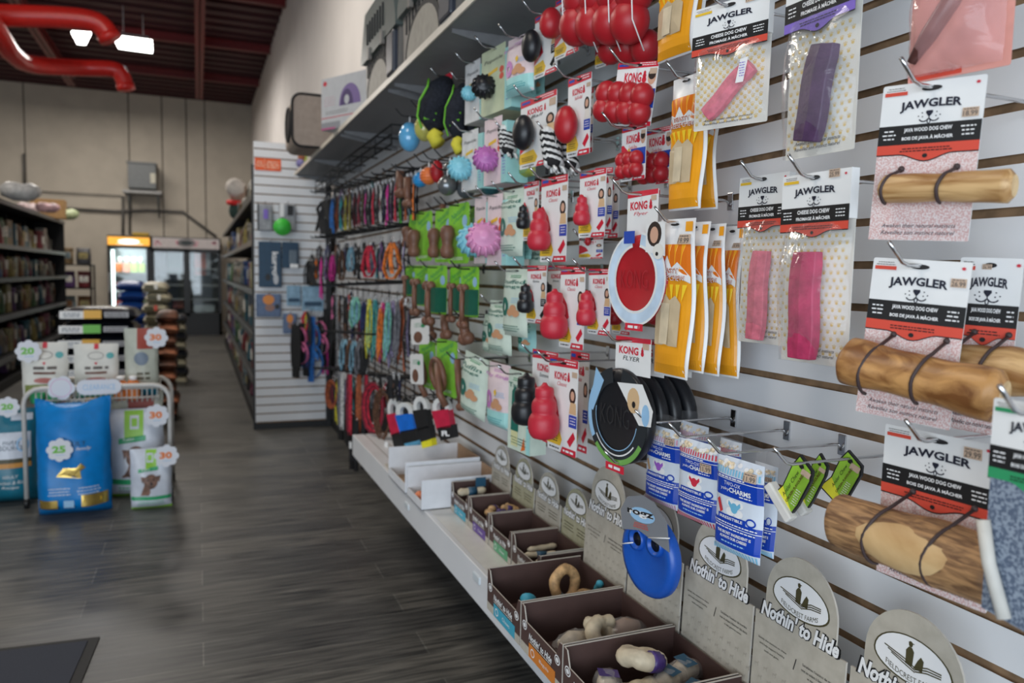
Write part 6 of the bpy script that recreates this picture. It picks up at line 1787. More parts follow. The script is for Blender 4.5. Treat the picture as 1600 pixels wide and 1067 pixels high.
# contents
m_bag1 = M('toasted bagel chew', (0.52, 0.32, 0.15), .6, var=.2, scale=60, bump=.4, bscale=120)
m_bag2 = M('pale rolled chew', (0.62, 0.53, 0.38), .6, var=.12, scale=30, bump=.35, bscale=90)
m_lab1 = M('navy chew label', (0.02, 0.08, 0.14), .4, var=0); m_lab2 = M('purple chew label', (.06, .03, .16), .4, var=0)
m_filmd = film('dull bag film', (0.75, 0.73, 0.72), 0.82, .2)
def ringchew(pos, R, r, rot, mat, lab, label=None, band=None):
    X = Matrix.Translation(pos) @ Matrix.Rotation(R_(rot[2]), 4, 'Z') @ Matrix.Rotation(R_(rot[1]), 4, 'Y') @ Matrix.Rotation(R_(rot[0]), 4, 'X')
    e = empty('ring_chew', lab, 'dog chew', X)
    n = 28; rr = random.Random(lab)
    mb = MB(); mb.tube([(R * math.cos(2 * math.pi * i / n), R * math.sin(2 * math.pi * i / n), .002 * math.sin(i * .9)) for i in range(n)], r, mat, 12, closed=True, radii=[r * (1 + .10 * math.sin(i * 1.1 + 1) * rr.random()) for i in range(n)])
    mb.build('rolled_ring', e)
    if band:
        mb = MB(); q0 = rr.uniform(3.5, 5.2); mb.tube([(R * math.cos(q0 + i * .18), R * math.sin(q0 + i * .18), 0) for i in range(5)], r * 1.12, band, 12); mb.build('paper_band', e)
    return e
def roll(pos, L, r, rz, ry, mat, lab, band=None, name='roll_chew'):
    X = Matrix.Translation(pos) @ Matrix.Rotation(R_(rz), 4, 'Z') @ Matrix.Rotation(R_(ry), 4, 'Y')
    e = empty(name, lab, 'dog chew', X)
    mb = MB(); N = 10
    mb.tube([((i / N - .5) * L, 0, 0) for i in range(N + 1)], r, mat, 12, radii=[r * (.55 if i in (0, N) else 1 + .08 * math.sin(i * 1.7)) for i in range(N + 1)])
    mb.build('chew_roll', e)
    if band:
        mb = MB(); mb.tube([(-L * .14, 0, 0), (L * .16, 0, 0)], r * 1.14, band, 12); mb.build('paper_band', e)
    return e
def filmbag(pos, L, W_, Hh, rz, lab, band=None, core=None):
    X = Matrix.Translation(pos) @ Matrix.Rotation(R_(rz), 4, 'Z')
    e = empty('bagged_chew', lab, 'dog chew', X); rr = random.Random(lab)
    MB().tube([(-L * .30, 0, 0), (0, .004, .003), (L * .30, 0, 0)], W_ * .34, core or m_bag2, 12, radii=[W_ * .26, W_ * .36, W_ * .28]).build('chew_roll', e)
    vs = []; fs = []; n = 14; m = 10
    for i in range(n + 1):
        t = i / n; k = math.sin(math.pi * t) ** .5
        for j in range(m):
            q = 2 * math.pi * j / m
            vs.append(((t - .5) * L, (W_ * .5 * (.35 + .65 * k) + rr.uniform(-.003, .003)) * math.cos(q), (Hh * .5 * (.12 + .88 * k) + rr.uniform(-.003, .003)) * math.sin(q)))
    for i in range(n):
        for j in range(m): fs.append((i * m + j, i * m + (j + 1) % m, (i + 1) * m + (j + 1) % m, (i + 1) * m + j))
    mb = MB(); mb.add(vs, fs, m_filmd, smooth=True); mb.build('clear_bag', e)
    if band:
        mb = MB(); mb.add([(-L * .12, -W_ * .36, Hh * .42), (L * .18, -W_ * .36, Hh * .42), (L * .18, W_ * .36, Hh * .50), (-L * .12, W_ * .36, Hh * .50)], [(0, 1, 2, 3)], band)
        a = Art(mb); mb.build('paper_label', e)
    return e
zf = DECK + .012
# first large carton: toasted rings with teal labels
ringchew((.905, 1.775, DECK + .075), .040, .014, (80, 0, 20), m_bag1, 'toasted ring chew standing upright in the far large carton, tallest', band=m_lab1)
ringchew((.80, 1.70, DECK + .040), .034, .013, (15, 0, 0), m_bag1, 'toasted ring chew lying at the front of the far large carton', band=None)
ringchew((.95, 1.70, DECK + .048), .040, .014, (10, 10, 0), m_bag1, 'toasted ring chew with teal band lying at the back of the far large carton', band=m_teal2)
roll((.77, 1.72, DECK + .055), .07, .020, 60, -30, m_teal2, 'teal wrapped chew leaning at the front corner of the far large carton')
roll((.86, 1.69, DECK + .045), .08, .016, 20, 0, m_bag1, 'toasted roll chew in a teal band between the rings, far large carton', band=m_teal2)
roll((.98, 1.73, DECK + .07), .07, .010, 80, 50, m_teal2, 'narrow teal strip leaning on the back wall of the far large carton')
# second large carton
filmbag((.80, 1.52, DECK + .050), .11, .062, .055, 15, 'bagged pale chew at the front of the second large carton')
ringchew((.868, 1.505, DECK + .055), .036, .018, (60, 20, 30), m_bag2, 'white twisted ring chew on top of the second large carton')
roll((.875, 1.53, DECK + .080), .085, .017, 10, 8, m_bag2, 'pale roll chew lying across the ring in the second large carton')
filmbag((.945, 1.525, DECK + .052), .11, .075, .06, -10, 'bagged brown chew at the back of the second large carton', core=M('brown chew', (.3, .18, .12)))
roll((.83, 1.46, DECK + .04), .09, .016, -10, 0, m_bag2, 'pale roll chew low down in the second large carton')
# third large carton
ringchew((.862, 1.325, DECK + .095), .034, .020, (-12, 18, 10), m_bag2, 'big white ring chew with purple band topping the third large carton', band=m_lab2)
for p, rz, lab, bd in (((.775, 1.31, DECK + .060), 70, 'bagged chew with purple label at the front of the third large carton', m_lab2), ((.90, 1.28, DECK + .060), 20, 'bagged chew with grey label in the middle of the third large carton', m_lab1), ((.955, 1.30, DECK + .060), 10, 'bagged chew with grey label at the back of the third large carton', m_lab1),
    ((.84, 1.235, DECK + .050), -15, 'bagged chew low at the near side of the third large carton', m_lab2), ((.93, 1.22, DECK + .052), 30, 'bagged chew with grey label at the near back corner of the third large carton', m_lab1)):
    filmbag(p, .105, .06, .055, rz, lab, bd)
roll((.83, 1.28, DECK + .055), .09, .02, 5, 0, m_bag2, 'pale roll chew under the big white ring, third large carton')
ringchew((.83, 1.19, DECK + .060), .03, .016, (0, 0, 0), m_bag2, 'white ring chew cut by the bottom edge of the photo, third large carton')
# small cartons
roll((.95, 2.66, DECK + .085), .11, .014, 0, 0, m_bag2, 'pale roll chew with navy label on top of the small carton by the white cartons', band=m_lab1)
roll((.97, 2.62, DECK + .060), .11, .014, 0, 0, m_bag2, 'pale roll chew with navy label, lower one, small carton by the white cartons', band=m_lab1)
MBx = MB().box((-.02, -.002, 0), (.02, .002, .035), m_lab1).build('flavour_card', loc=(.985, 2.66, DECK + .10)); tag(MBx, 'small navy card sticking up from the carton by the white cartons', 'card')
for k in range(5):
    roll((.93 + .024 * k, 2.42 + .02 * math.sin(k * 2), DECK + .075 + .006 * (k % 2)), .06, .013, 80 - 30 * k, 15, m_bag1 if k != 2 else m_lab2, 'knobbly brown chew in the purple patch carton, %s from the front' % ORD[k], band=m_lab2 if k in (1, 3) else None)
for k in range(6):
    roll((.95 + .014 * (k % 3), 1.95 + .026 * k, DECK + .050 + .012 * (k % 2)), .11, .009, 8 * (k % 3) - 4, 3, m_bag2 if k % 2 else M('brown stick pack', (.22, .13, .07)), 'thin stick chew in the carton beside the large ones, %s from the near side' % ORD[k], band=m_lab1 if k % 3 == 0 else None)
o = MB().box((-.06, -.001, 0), (.06, .001, .03), m_taupe).build('flavour_card', loc=(.975, 1.915, DECK + .082)); tag(o, 'pale printed flap on the near edge of the small stick carton', 'card')
# white cartons
m_wc = M('white carton board', (.72, .73, .76), .6, var=.02)
def wcarton(x0, x1, y0, y1, z1, label, side_kraft):
    e = empty('white_carton', label, 'carton', Matrix.Translation((x0, y0, DECK + .001))); w, d, h = x1 - x0, y1 - y0, z1 - DECK; t = .004
    MB().box((0, 0, 0), (w, t, h), m_wc).build('near_panel', e); MB().box((0, d - t, 0), (w, d, h), m_wc).build('far_panel', e)
    MB().box((0, t, 0), (t, d - t, h * .30), m_wc).build('front_panel', e); MB().box((w - t, t, 0), (w, d - t, h), m_kraft).build('back_panel', e); MB().box((0, 0, 0), (w, d, .003), m_kraft).build('bottom_panel', e)
wcarton(.777, 1.10, 2.745, 2.96, .607, 'white open carton, nearer of the two beside the small brown ones', True)
wcarton(.775, 1.10, 2.985, 3.28, .620, 'white open carton, farther of the two, below the leash handles', True)
o = MB().sphere((0, 0, .02), .022, M('orange print scrap', (.7, .2, .08)), 10).build('orange_treat', loc=(.80, 2.85, DECK + .006)); tag(o, 'small orange treat peeking from the nearer white carton', 'dog treat')
o = MB().box((0, 0, 0), (.10, .14, .006), m_core).build('cardboard_sheet', loc=(.80, 3.33, DECK + .001)); tag(o, 'loose beige cardboard sheet on the deck behind the white cartons', 'cardboard')

# ============================================================ ON THE TOP SHELF
ZS = 2.234
m_beige = M('beige felt', (.36, .29, .24), .9, var=.04); m_pipe2 = M('dark felt piping', (.02, .018, .018), .9); m_hole = M('dark felt interior', (.015, .013, .012), .95)
# beige cat cave
e = empty('cat_cave', 'beige rounded cat cave with dark piping at the far end of the top shelf', 'pet bed', Matrix.Translation((.60, 5.35, ZS)))
def rbox(w, d, h, r, mat, X=None, n=5):
    mb = MB(); mb.prism(rrect(0, 0, w, h, r, n), 0, d, mat, X); return mb
b_ = rbox(.42, .45, .34, .06, m_beige); b_.build('shell', e, bevel=.01)
mb = MB(); P_ = rrect(-.004, -.002, .424, .344, .062, 5)
for y in (-.002,): mb.tube([(x, y, z) for x, z in P_], .009, m_pipe2, 8, closed=True)
mb.build('piping', e)
mb = MB(); mb.tube([(-.006, .225 + .13 * math.cos(q), .17 + .11 * math.sin(q)) for q in [i * .35 for i in range(18)]], .010, m_pipe2, 8, closed=True); mb.lathe([(.001, 0), (.11, 0), (.11, .004)], m_hole, X=Matrix.Translation((-.001, .225, .17)) @ Matrix.Rotation(R_(-90), 4, 'Y') @ Matrix.Diagonal((1, 1.15, 1, 1)), n=20)
mb.build('entrance', e)
# carton with the purple cave picture
pA, pB = onx(500, 123, .80), onx(572, 108, .80)
m_lg = M('light grey carton', (.55, .55, .56), .5, var=.02)
X = Matrix.Translation((.795, 4.62, ZS)) @ Matrix.Rotation(R_(-68), 4, 'Z')
X, w, h = place(501, 577, 116, 214, .80, -62, 0)
zb = X.translation.z; X.translation.z = ZS; hB = max(.2, zb - ZS)
e = empty('pet_cave_box', 'light grey product carton with a purple cat cave picture on the top shelf', 'carton', X)
mb = MB(); mb.box((-w / 2, 0, 0), (w / 2, .16, hB), m_lg)
a = Art(mb)
m_pv = M('printed violet cave', (.22, .15, .34), .5, var=0); m_pvd = M('printed dark violet', (.09, .06, .16), .5, var=0)
a.poly([(w * .10 + w * .22 * math.cos(math.pi * i / 12), hB * .42 + hB * .40 * math.sin(math.pi * i / 12)) for i in range(13)], m_pv, 1)
a.poly([(w * .04 + w * .13 * math.cos(math.pi * i / 12), hB * .42 + hB * .30 * math.sin(math.pi * i / 12)) for i in range(13)], m_pvd, 2)
a.ell(w * .04, hB * .52, w * .05, hB * .09, m_lg, 3)
a.ell(-w * .42, hB * .90, w * .04, hB * .05, m_kred, 1, 12); a.lines(-w * .45, -w * .2, hB * .62, 4, hB * .05, hB * .012, M('soft pink ink', (.6, .35, .4), .5, var=0), 1)
a.rect(-w / 2, hB * .22, w / 2, hB * .235, m_kred, 1); a.rect(-w / 2, 0, -w * .1, hB * .14, M('grey print band', (.3, .3, .32), .5, var=0), 1); a.rect(-w / 2, 0, -w * .2, hB * .035, M('magenta print band', (.5, .1, .25), .5, var=0), 2)
a.lines(-w * .45, w * .1, hB * .34, 2, hB * .04, hB * .01, m_blk, 1)
mb.build('printed_carton', e)
# pet carriers
m_cg = M('grey green carrier lid', (.085, .105, .098), .4, var=.04); m_cb2 = M('warm grey carrier base', (.17, .155, .14), .45, var=.03); m_cd = M('dark blue grey post', (.03, .035, .05), .4); m_cv = M('vent slots', (.012, .012, .014), .7)
def carrier(y0, y1, h, label):
    """long side of the shell faces the aisle (-x); local x runs along the shelf towards the camera"""
    d = y0 - y1; w = .34
    e = empty('pet_carrier', label, 'pet carrier', Matrix.Translation((.785, y0, ZS)) @ Matrix.Rotation(R_(-90), 4, 'Z'))
    MB().prism([(0.02, 0), (d - .02, 0), (d, h * .46), (0, h * .46)], 0, w, m_cb2).build('lower_shell', e, bevel=.012)
    MB().prism([(-.02, h * .45), (d + .01, h * .45), (d + .01, h * .53), (d * .90, h), (d * .10, h), (-.02, h * .53)], -.02, w + .01, m_cg).build('upper_shell', e, bevel=.012)
    mb = MB()
    for k in range(11): mb.box((d * .08 + k * d * .065, -.004, h * .26), (d * .08 + k * d * .065 + .010, .0, h * .43), m_cv)
    mb.build('vents', e)
    a = Art(base=.005)
    for r1, mm, L in ((.34, m_cv, 1), (.30, M('carrier arch panel', (.27, .25, .21), .5), 2)):
        a.poly([(d * .42 + d * r1 * math.cos(math.pi * i / 14), h * (r1 * 1.12) * math.sin(math.pi * i / 14)) for i in range(15)], mm, L)
    a.mb.build('arched_panel', e)
    MB().box((d * .78, -.022, 0), (d * .96, .05, h * .44), m_cd).build('corner_post', e, bevel=.01)
    for k in (.25, .65): MB().box((d * k, -.03, h * .40), (d * k + .03, -.012, h * .54), m_cb2).build('latch', e, bevel=.003)
    mb = MB()
    for k in range(7): mb.box((d * .2 + k * d * .08, -.026, h * .60), (d * .2 + k * d * .08 + .01, -.018, h * .84), m_cv)
    mb.build('lid_slots', e)
carrier(3.86, 3.18, .40, 'grey green and beige pet carrier, farther one on the top shelf')
carrier(3.12, 2.40, .42, 'grey green and beige pet carrier, middle one on the top shelf')
carrier(2.34, 1.62, .42, 'grey pet carrier, nearest one, only a corner at the top edge')

# ============================================================ ENDCAP GOODS
YE = 6.92
def cap(l, r, t, b, y=YE - .06):
    p, q_ = ony(l, t, y), ony(r, b, y)
    return p, q_.x - p.x, p.z - q_.z
def ehook(p, w, label): 
    e = empty('peg_hook', label, 'hook', Matrix.Translation((p.x + w / 2, YE, p.z + .0)))
    MB().tube([(0, 0, 0), (0, -.09, 0), (0, -.11, .02)], .0035, m_chrome, 6).build('rod', e)
def epack(px, name, label, cat, draw, y=YE - .06, hk=True):
    p, w, h = cap(*px, y=y)
    X = Matrix.Translation((p.x + w / 2, y, p.z))
    e = empty(name, label, cat, X)
    draw(e, w, h)
    if hk: ehook(p, w, 'chrome peg hook on the end panel holding the ' + ' '.join(label.split(' ')[:6]))
p = ony(441, 341, YE - .13); ehook(Vector((p.x, YE, p.z)), 0, 'chrome peg hook above the round green price disc')
p, w, h = cap(398, 439, 246, 268, YE - .004)
a = Art(MB().box((0, 0, -h), (w, .003, 0), M('orange sign vinyl', (.75, .11, .02), .5))); ot = M('peach sign print', (.85, .55, .40), .5, var=0)
for k, s_ in enumerate(('FLEA', 'TICK', 'CARE')): pass
a.lines(w * .04, w * .36, -h * .3, 3, h * .18, h * .08, ot, 1); a.lines(w * .40, w * .96, -h * .28, 3, h * .22, h * .10, ot, 1); a.rect(w * .37, -h * .95, w * .385, -h * .05, ot, 1)
o = a.mb.build('orange_sign', loc=(p.x, YE - .004, p.z)); tag(o, 'small orange sign stuck near the top of the white end panel', 'sign')
m_clr = M('grey mesh pouch', (.30, .31, .33), .5, var=.1); m_navy = M('navy pack', (.012, .05, .10), .45, var=.05); m_teal3 = M('teal pack', (.02, .13, .18), .4, var=.05)
def pouch(e, w, h):
    MB().box((-w / 2, 0, -h), (w / 2, .05, 0), m_clr).build('mesh_body', e, bevel=.012); MB().box((-w / 2, -.004, -h), (-w / 2 + w * .08, 0, 0), m_blk).build('zip', e)
    MB().box((-w * .1, -.006, -h * .55), (w * .2, 0, -h * .2), m_purp).build('logo_patch', e)
def pouch2(e, w, h):
    MB().box((-w / 2, 0, -h), (w / 2, .05, 0), m_clr).build('mesh_body', e, bevel=.012); MB().box((-w * .45, -.006, -h * .5), (-w * .2, 0, 0), m_white).build('white_flap', e)
    MB().box((w * .0, -.006, -h * .42), (w * .35, 0, -h * .05), m_blk).build('dark_patch', e)
epack((402, 426, 318, 361), 'mesh_pouch', 'pale grey mesh pouch hanging at the left of the end panel', 'pouch', pouch)
epack((436, 462, 318, 361), 'mesh_pouch', 'grey pouch with white flap behind the green disc on the end panel', 'pouch', pouch2)
def disc(e, w, h): MB().lathe([(.001, -.003), (w / 2, -.003), (w / 2, .003), (.001, .003)], M('bright green disc', (.05, .50, .05), .5, var=.05), n=24, X=Matrix.Translation((0, 0, -h / 2)) @ Matrix.Rotation(R_(90), 4, 'X')).build('disc', e)
epack((427, 455, 341, 368), 'sale_disc', 'round bright green price disc on the end panel', 'sign', disc, y=YE - .13, hk=False)
def kur(e, w, h):
    MB().box((-w / 2, 0, -h), (w / 2, .03, 0), m_navy).build('pack', e, bevel=.006); a = Art(base=.001); a.text('kurgo', w * .18, -h * .48, w * .36, m_white, 1, w=h * .52, rot=-90, bold=.03); a.ell(-w * .1, -h * .78, w * .12, h * .08, m_blk, 1, 10); a.ell(w * .25, -h * .82, w * .12, h * .12, M('printed white dog', (.5, .52, .55), .5, var=0), 2, 10); a.mb.build('lettering', e)
epack((404, 440, 377, 449), 'travel_pack', 'tall navy pack with white lettering running down, on the end panel', 'pet gear', kur)
def kur2(e, w, h):
    MB().box((-w / 2, 0, -h), (w / 2, .03, 0), m_navy).build('pack', e, bevel=.006); MB().box((-w * .1, -.02, -h * .9), (w * .4, 0, -h * .3), M('slate bowl', (.12, .16, .2), .4)).build('bowl', e, bevel=.01); MB().box((-w * .05, -.025, -h), (w * .45, -.005, -h * .85), m_white).build('white_rim', e, bevel=.005)
epack((441, 467, 378, 419), 'travel_pack', 'navy pack with a slate bowl, right of the tall navy pack', 'pet gear', kur2)
def bluep(e, w, h):
    MB().box((-w / 2, 0, -h), (w / 2, .02, 0), M('slate blue pack', (.10, .15, .26), .45, var=.08)).build('pack', e, bevel=.008); a = Art(base=.001); a.ell(0, -h * .25, w * .24, h * .22, M('orange dog print', (.7, .25, .05), .5, var=0), 1, 10); a.ell(w * .05, -h * .6, w * .2, h * .16, M('tan print', (.3, .16, .12), .5, var=0), 1, 10); a.ell(w * .35, -h * .55, w * .1, h * .12, m_blk, 2, 8); a.mb.build('picture', e)
epack((400, 439, 459, 495), 'pet_wipes_pack', 'slate blue pack with orange picture, left on the end panel', 'pet gear', bluep)
epack((442, 464, 490, 521), 'pet_wipes_pack', 'smaller slate blue pack with orange picture, beside the harnesses', 'pet gear', bluep)
def clearp(e, w, h):
    MB().box((-w / 2, 0, -h), (w / 2, .02, 0), M('pale blue pack', (.22, .36, .48), .3, var=.1)).build('pack', e, bevel=.005); MB().box((-w * .4, -.004, -h * .8), (w * .4, 0, -h * .62), m_navy).build('dark_band', e)
epack((448, 470, 446, 478), 'clear_pack', 'pale blue blister pack in the middle of the end panel', 'pet gear', clearp)
epack((472, 506, 447, 486), 'clear_pack', 'pale blue blister pack above the blue harness on the end panel', 'pet gear', clearp, y=YE - .10)
def plush(e, w, h):
    mb = MB(); mb.sphere((0, 0, -h * .3), w * .3, M('rust plush', (.35, .12, .06), .9), 12); mb.sphere((-w * .1, -.01, -h * .65), w * .35, M('lilac plush', (.20, .18, .38), .9), 12); mb.build('body', e)
    MB().box((w * .15, -.01, -h * .6), (w * .45, 0, 0), M('lime stripe cloth', (.4, .5, .1), .8)).build('striped_cloth', e)
epack((461, 481, 237, 266), 'plush_toy', 'small rust and lilac plush hanging under the top shelf end', 'dog toy', plush)
# harnesses hanging on the endcap's right part
for cx, t, b, wp, c, kd, lab, c2 in ((462, 500, 592, 16, 'black', 'lead', 'black leash pair hanging lowest on the left of the end panel harnesses', 'black'), (470, 495, 575, 18, 'pink', 'harness', 'pink and black harness on the end panel, left', 'black'), (478, 498, 590, 12, 'black', 'lead', 'black strap with buckles between the pink and blue harnesses', 'navy'),
    (488, 480, 600, 26, 'blue', 'harness', 'bright blue harness on the end panel', 'blue'), (500, 486, 560, 20, 'pink', 'harness', 'pink harness beside the bright blue one', 'black'), (480, 478, 540, 14, 'red', 'flat', 'red strap on top of the bright blue harness', 'yellow'), (508, 470, 575, 16, 'black', 'harness', 'black harness at the edge of the end panel', 'black'),
    (512, 536, 590, 12, 'magenta', 'flat', 'magenta strap at the lower edge of the end panel', 'magenta'), (484, 400, 448, 18, 'black', 'flat', 'slanted black strap in the middle of the end panel', 'black')):
    p = ony(cx, t, YE - .12); L = p.z - ony(cx, b, YE - .12).z
    xx = p.x
    o = leash(cx, t, b, xx, wp * 1.5, c, kd, lab, c2=c2, cat='dog harness', name='harness')
m_wl = M('blurry grid', (.03, .03, .03), .5)

# ============================================================ FAR GONDOLAS
rg = random.Random(21)
PAL = [(.30, .05, .06), (.06, .12, .30), (.35, .28, .08), (.42, .40, .36), (.10, .20, .10), (.30, .14, .06), (.14, .06, .22), (.36, .33, .28), (.04, .16, .22), (.30, .20, .10), (.05, .05, .06), (.45, .36, .12), (.28, .08, .14), (.22, .30, .34)]
PM = [M('pack tone %d' % i, tuple(v * .6 for v in c), .4, var=.3, scale=14) for i, c in enumerate(PAL)]
PN = ['red', 'navy', 'mustard', 'whitish', 'green', 'rust', 'violet', 'beige', 'petrol', 'tan', 'black', 'yellow', 'wine', 'greyish']
m_gon = M('gondola charcoal steel', (.010, .010, .011), .6, spec=.25); m_gfr = M('gondola shelf front', (.11, .115, .12), .35, .3); m_pegb = M('dark gondola back', (.006, .006, .007), .9, spec=.15)
proto = {}
def packmesh(k, m):
    key = (k, m.name)
    if key in proto: return proto[key]
    mb = MB()
    if k == 0:      # gusset bag
        vs = []; fs = []; rows = ((0, .46, .30), (.1, .5, .34), (.5, .5, .30), (.85, .46, .14), (1, .47, .02))
        for z, a, b in rows:
            for i in range(10):
                q = 2 * math.pi * i / 10; cx, sy = math.cos(q), math.sin(q)
                vs.append((a * (abs(cx) ** .5) * (1 if cx > 0 else -1), b * (abs(sy) ** .6) * (1 if sy > 0 else -1), z))
        for j in range(4):
            for i in range(10): fs.append((j * 10 + i, j * 10 + (i + 1) % 10, j * 10 + 10 + (i + 1) % 10, j * 10 + 10 + i))
        fs.append(tuple(range(10))[::-1]); fs.append(tuple(range(40, 50)))
        mb.add(vs, fs, m, smooth=True)
    elif k == 1:    # tub with lid
        mb.lathe([(.36, 0), (.42, .05), (.42, .78), (.36, .80), (.44, .82), (.44, .98), (.40, 1)], m, n=14)
    else:           # box
        mb.box((-.46, -.3, 0), (.46, .3, 1), m)
    o = mb.build('pack_body'); me = o.data; bpy.data.objects.remove(o)
    # face label
    pm = PM[(hash_(m.name) + 3) % len(PM)]
    lb = MB(); a = Art(lb, base=.345 if k == 0 else .43 if k == 1 else .302)
    a.rect(-.30, .35, .30, .72, m_cream if (hash_(m.name) % 2) else pm, 1); a.lines(-.22, .22, .5, 2, .08, .03, m_blk, 2); a.ell(0, .64, .1, .05, pm, 2, 10)
    o = lb.build('front_label'); ml = o.data; bpy.data.objects.remove(o)
    proto[key] = (me, ml); return proto[key]
def hash_(s): return sum(ord(c) * (i + 1) for i, c in enumerate(s))
def stock(pos, rot, sx, sy, sz, label, group, mi=None, kind=None):
    mi = rg.randrange(len(PM)) if mi is None else mi; k = rg.choice((0, 0, 0, 1, 2)) if kind is None else kind
    me, ml = packmesh(k, PM[mi])
    o = bpy.data.objects.new(('pet_food_bag', 'treat_tub', 'treat_box')[k], None); C.objects.link(o)
    o.matrix_world = Matrix.Translation(pos) @ Matrix.Rotation(R_(rot + rg.uniform(-5, 5)), 4, 'Z') @ Matrix.Diagonal((sx, sy, sz, 1))
    for nm, d_ in (('body', me), ('front_label', ml)):
        c = bpy.data.objects.new(nm, d_); C.objects.link(c); c.parent = o
    tag(o, label % PN[mi], ('pet food bag', 'treat tub', 'treat box')[k], group)
def gondola(name, label, cat, x0, depth, y0, y1, levels, ztop, face, mats=None):
    """face=+1: front at x0 facing +x (left gondola); face=-1: front at x0 facing -x"""
    e = empty(name, label, cat, Matrix.Translation((x0, y0, 0)))
    L = y1 - y0; s = -face
    MB().box((min(0, s * depth) if s > 0 else -depth, 0, 0), (0 if s < 0 else depth, L, .10), m_gon).build('base', e)
    xb = s * depth
    MB().box((min(xb, xb + s * .03), 0, 0), (max(xb, xb + s * .03), L, ztop), m_pegb).build('back_panel', e)
    for y in [0 + i * 1.22 for i in range(int(L / 1.22) + 1)] + [L - .04]:
        MB().box((min(xb - s * .03, xb), y, 0), (max(xb - s * .03, xb), y + .04, ztop), m_gon).build('upright', e)
    for z in levels + [ztop]:
        b = MB().box((min(0, xb), 0, z - .03), (max(0, xb), L, z), m_gon).build('shelf', e)
        MB().box((min(-s * .012, 0), 0, z - .045), (max(-s * .012, 0), L, z + .006), m_gfr).build('price_rail', b)
        for y in [i * 1.22 for i in range(1, int(L / 1.22) + 1)]:
            MB().prism([(0, 0), (xb, 0), (xb, -.12), (0, -.035)], y, y + .006, m_gon).build('shelf_bracket', b) if False else None
    return e
LV = [.34, .82, 1.25, 1.63]
gondola('gondola_shelving', 'long dark shelving unit full of pet food along the left side', 'shelving', -2.02, .45, 7.6, 14.45, LV, 2.13, 1)
MB_ = MB().box((-2.47, 14.40, 0), (-2.02, 14.45, 2.13), m_gon).build('end_panel'); MB_.parent = [o for o in C.objects if o.name == 'gondola_shelving'][0]; MB_.matrix_parent_inverse = MB_.parent.matrix_world.inverted()
lvn = ['bottom', 'second', 'third', 'fourth', 'fifth']
MB_.matrix_parent_inverse = Matrix.Translation((2.02, -7.6, 0))
for li, z in enumerate([.10] + LV):
    n = 20; top = ([.34] + LV[1:] + [2.10])[li]
    hh = min(.36, (top - z) - .07)
    for i in range(n):
        y = 8.3 + i * (5.9 / (n - 1))
        stock((-2.20 - rg.uniform(0, .05), y, z + .002), 90, .22, .16 + .04 * rg.random(), hh * rg.uniform(.72, 1), '%%s pack on the %s shelf of the left shelving, %s from the near end' % (lvn[li], ORD[i]), 'packs on the left shelving')
# things on top of the left gondola
m_wrapf = film('cloudy wrap', (.7, .7, .7), .45, .2)
def lump(px, y, mat, label, name, cat, n=3):
    p, q_ = ony(px[0], px[2], y), ony(px[1], px[3], y); w = q_.x - p.x; h = p.z - q_.z
    mb = MB(); vs = []; r_ = random.Random(label)
    mb.tube([(w * (i / 5), .02 * math.sin(i * 2), h * .45 + h * .06 * math.sin(i * 1.7)) for i in range(6)], h * .45, mat, 12, radii=[h * .28, h * .45, h * .5, h * .45, h * .48, h * .25])
    o = mb.build(name, loc=(p.x, y, 2.137)); return tag(o, label, cat)
lump((0, 62, 297, 330), 10.2, M('grey white wrap', (.42, .42, .42), .35, var=.12), 'long grey white wrapped bundle on top of the left shelving, near end', 'wrapped_bundle', 'bundle')
lump((56, 92, 322, 340), 12.2, M('red white wrap', (.45, .28, .30), .4, var=.3, scale=12), 'red and white wrapped bundle on top of the left shelving', 'wrapped_bundle', 'bundle')
lump((84, 122, 334, 354), 13.8, M('pale green wrap', (.40, .46, .26), .4, var=.1), 'pale green wrapped roll on top of the left shelving, far end', 'wrapped_bundle', 'bundle')
lump((24, 60, 288, 312), 13.2, M('pinkish wrap', (.40, .30, .30), .4, var=.2), 'pinkish bundle behind the grey white one on the left shelving', 'wrapped_bundle', 'bundle')
p, q_ = ony(49, 310, 13.6), ony(102, 345, 13.6)
o = MB().box((0, 0, 0), (q_.x - p.x, .3, p.z - 2.137), M('cardboard box', (.38, .22, .09), .8, var=.05)).build('cardboard_box', loc=(p.x, 13.5, 2.134)); tag(o, 'plain brown cardboard box on top of the left shelving', 'box')
# small dark rack beyond
e = empty('display_rack', 'narrow dark rack with purple packs beyond the left shelving', 'rack', Matrix.Translation((-2.35, 15.6, 0)))
for y in (0, .5):
    for x in (0, .55): MB().box((x, y, 0), (x + .03, y + .03, 1.45), m_gon).build('post', e)
for z in (.1, .55, 1.0, 1.42): MB().box((0, 0, z), (.58, .53, z + .02), m_gon).build('shelf', e)
for z in (.12, .57, 1.02, 1.44):
    for i in range(2): stock((-2.18 + i * .26, 15.85, z + .004), 0, .24, .2, .30, '%%s pack on the narrow dark rack, %s level, %s' % ({.12: 'lowest', .57: 'second', 1.02: 'third', 1.44: 'top'}[z], ('left', 'right')[i]), 'packs on the narrow rack')
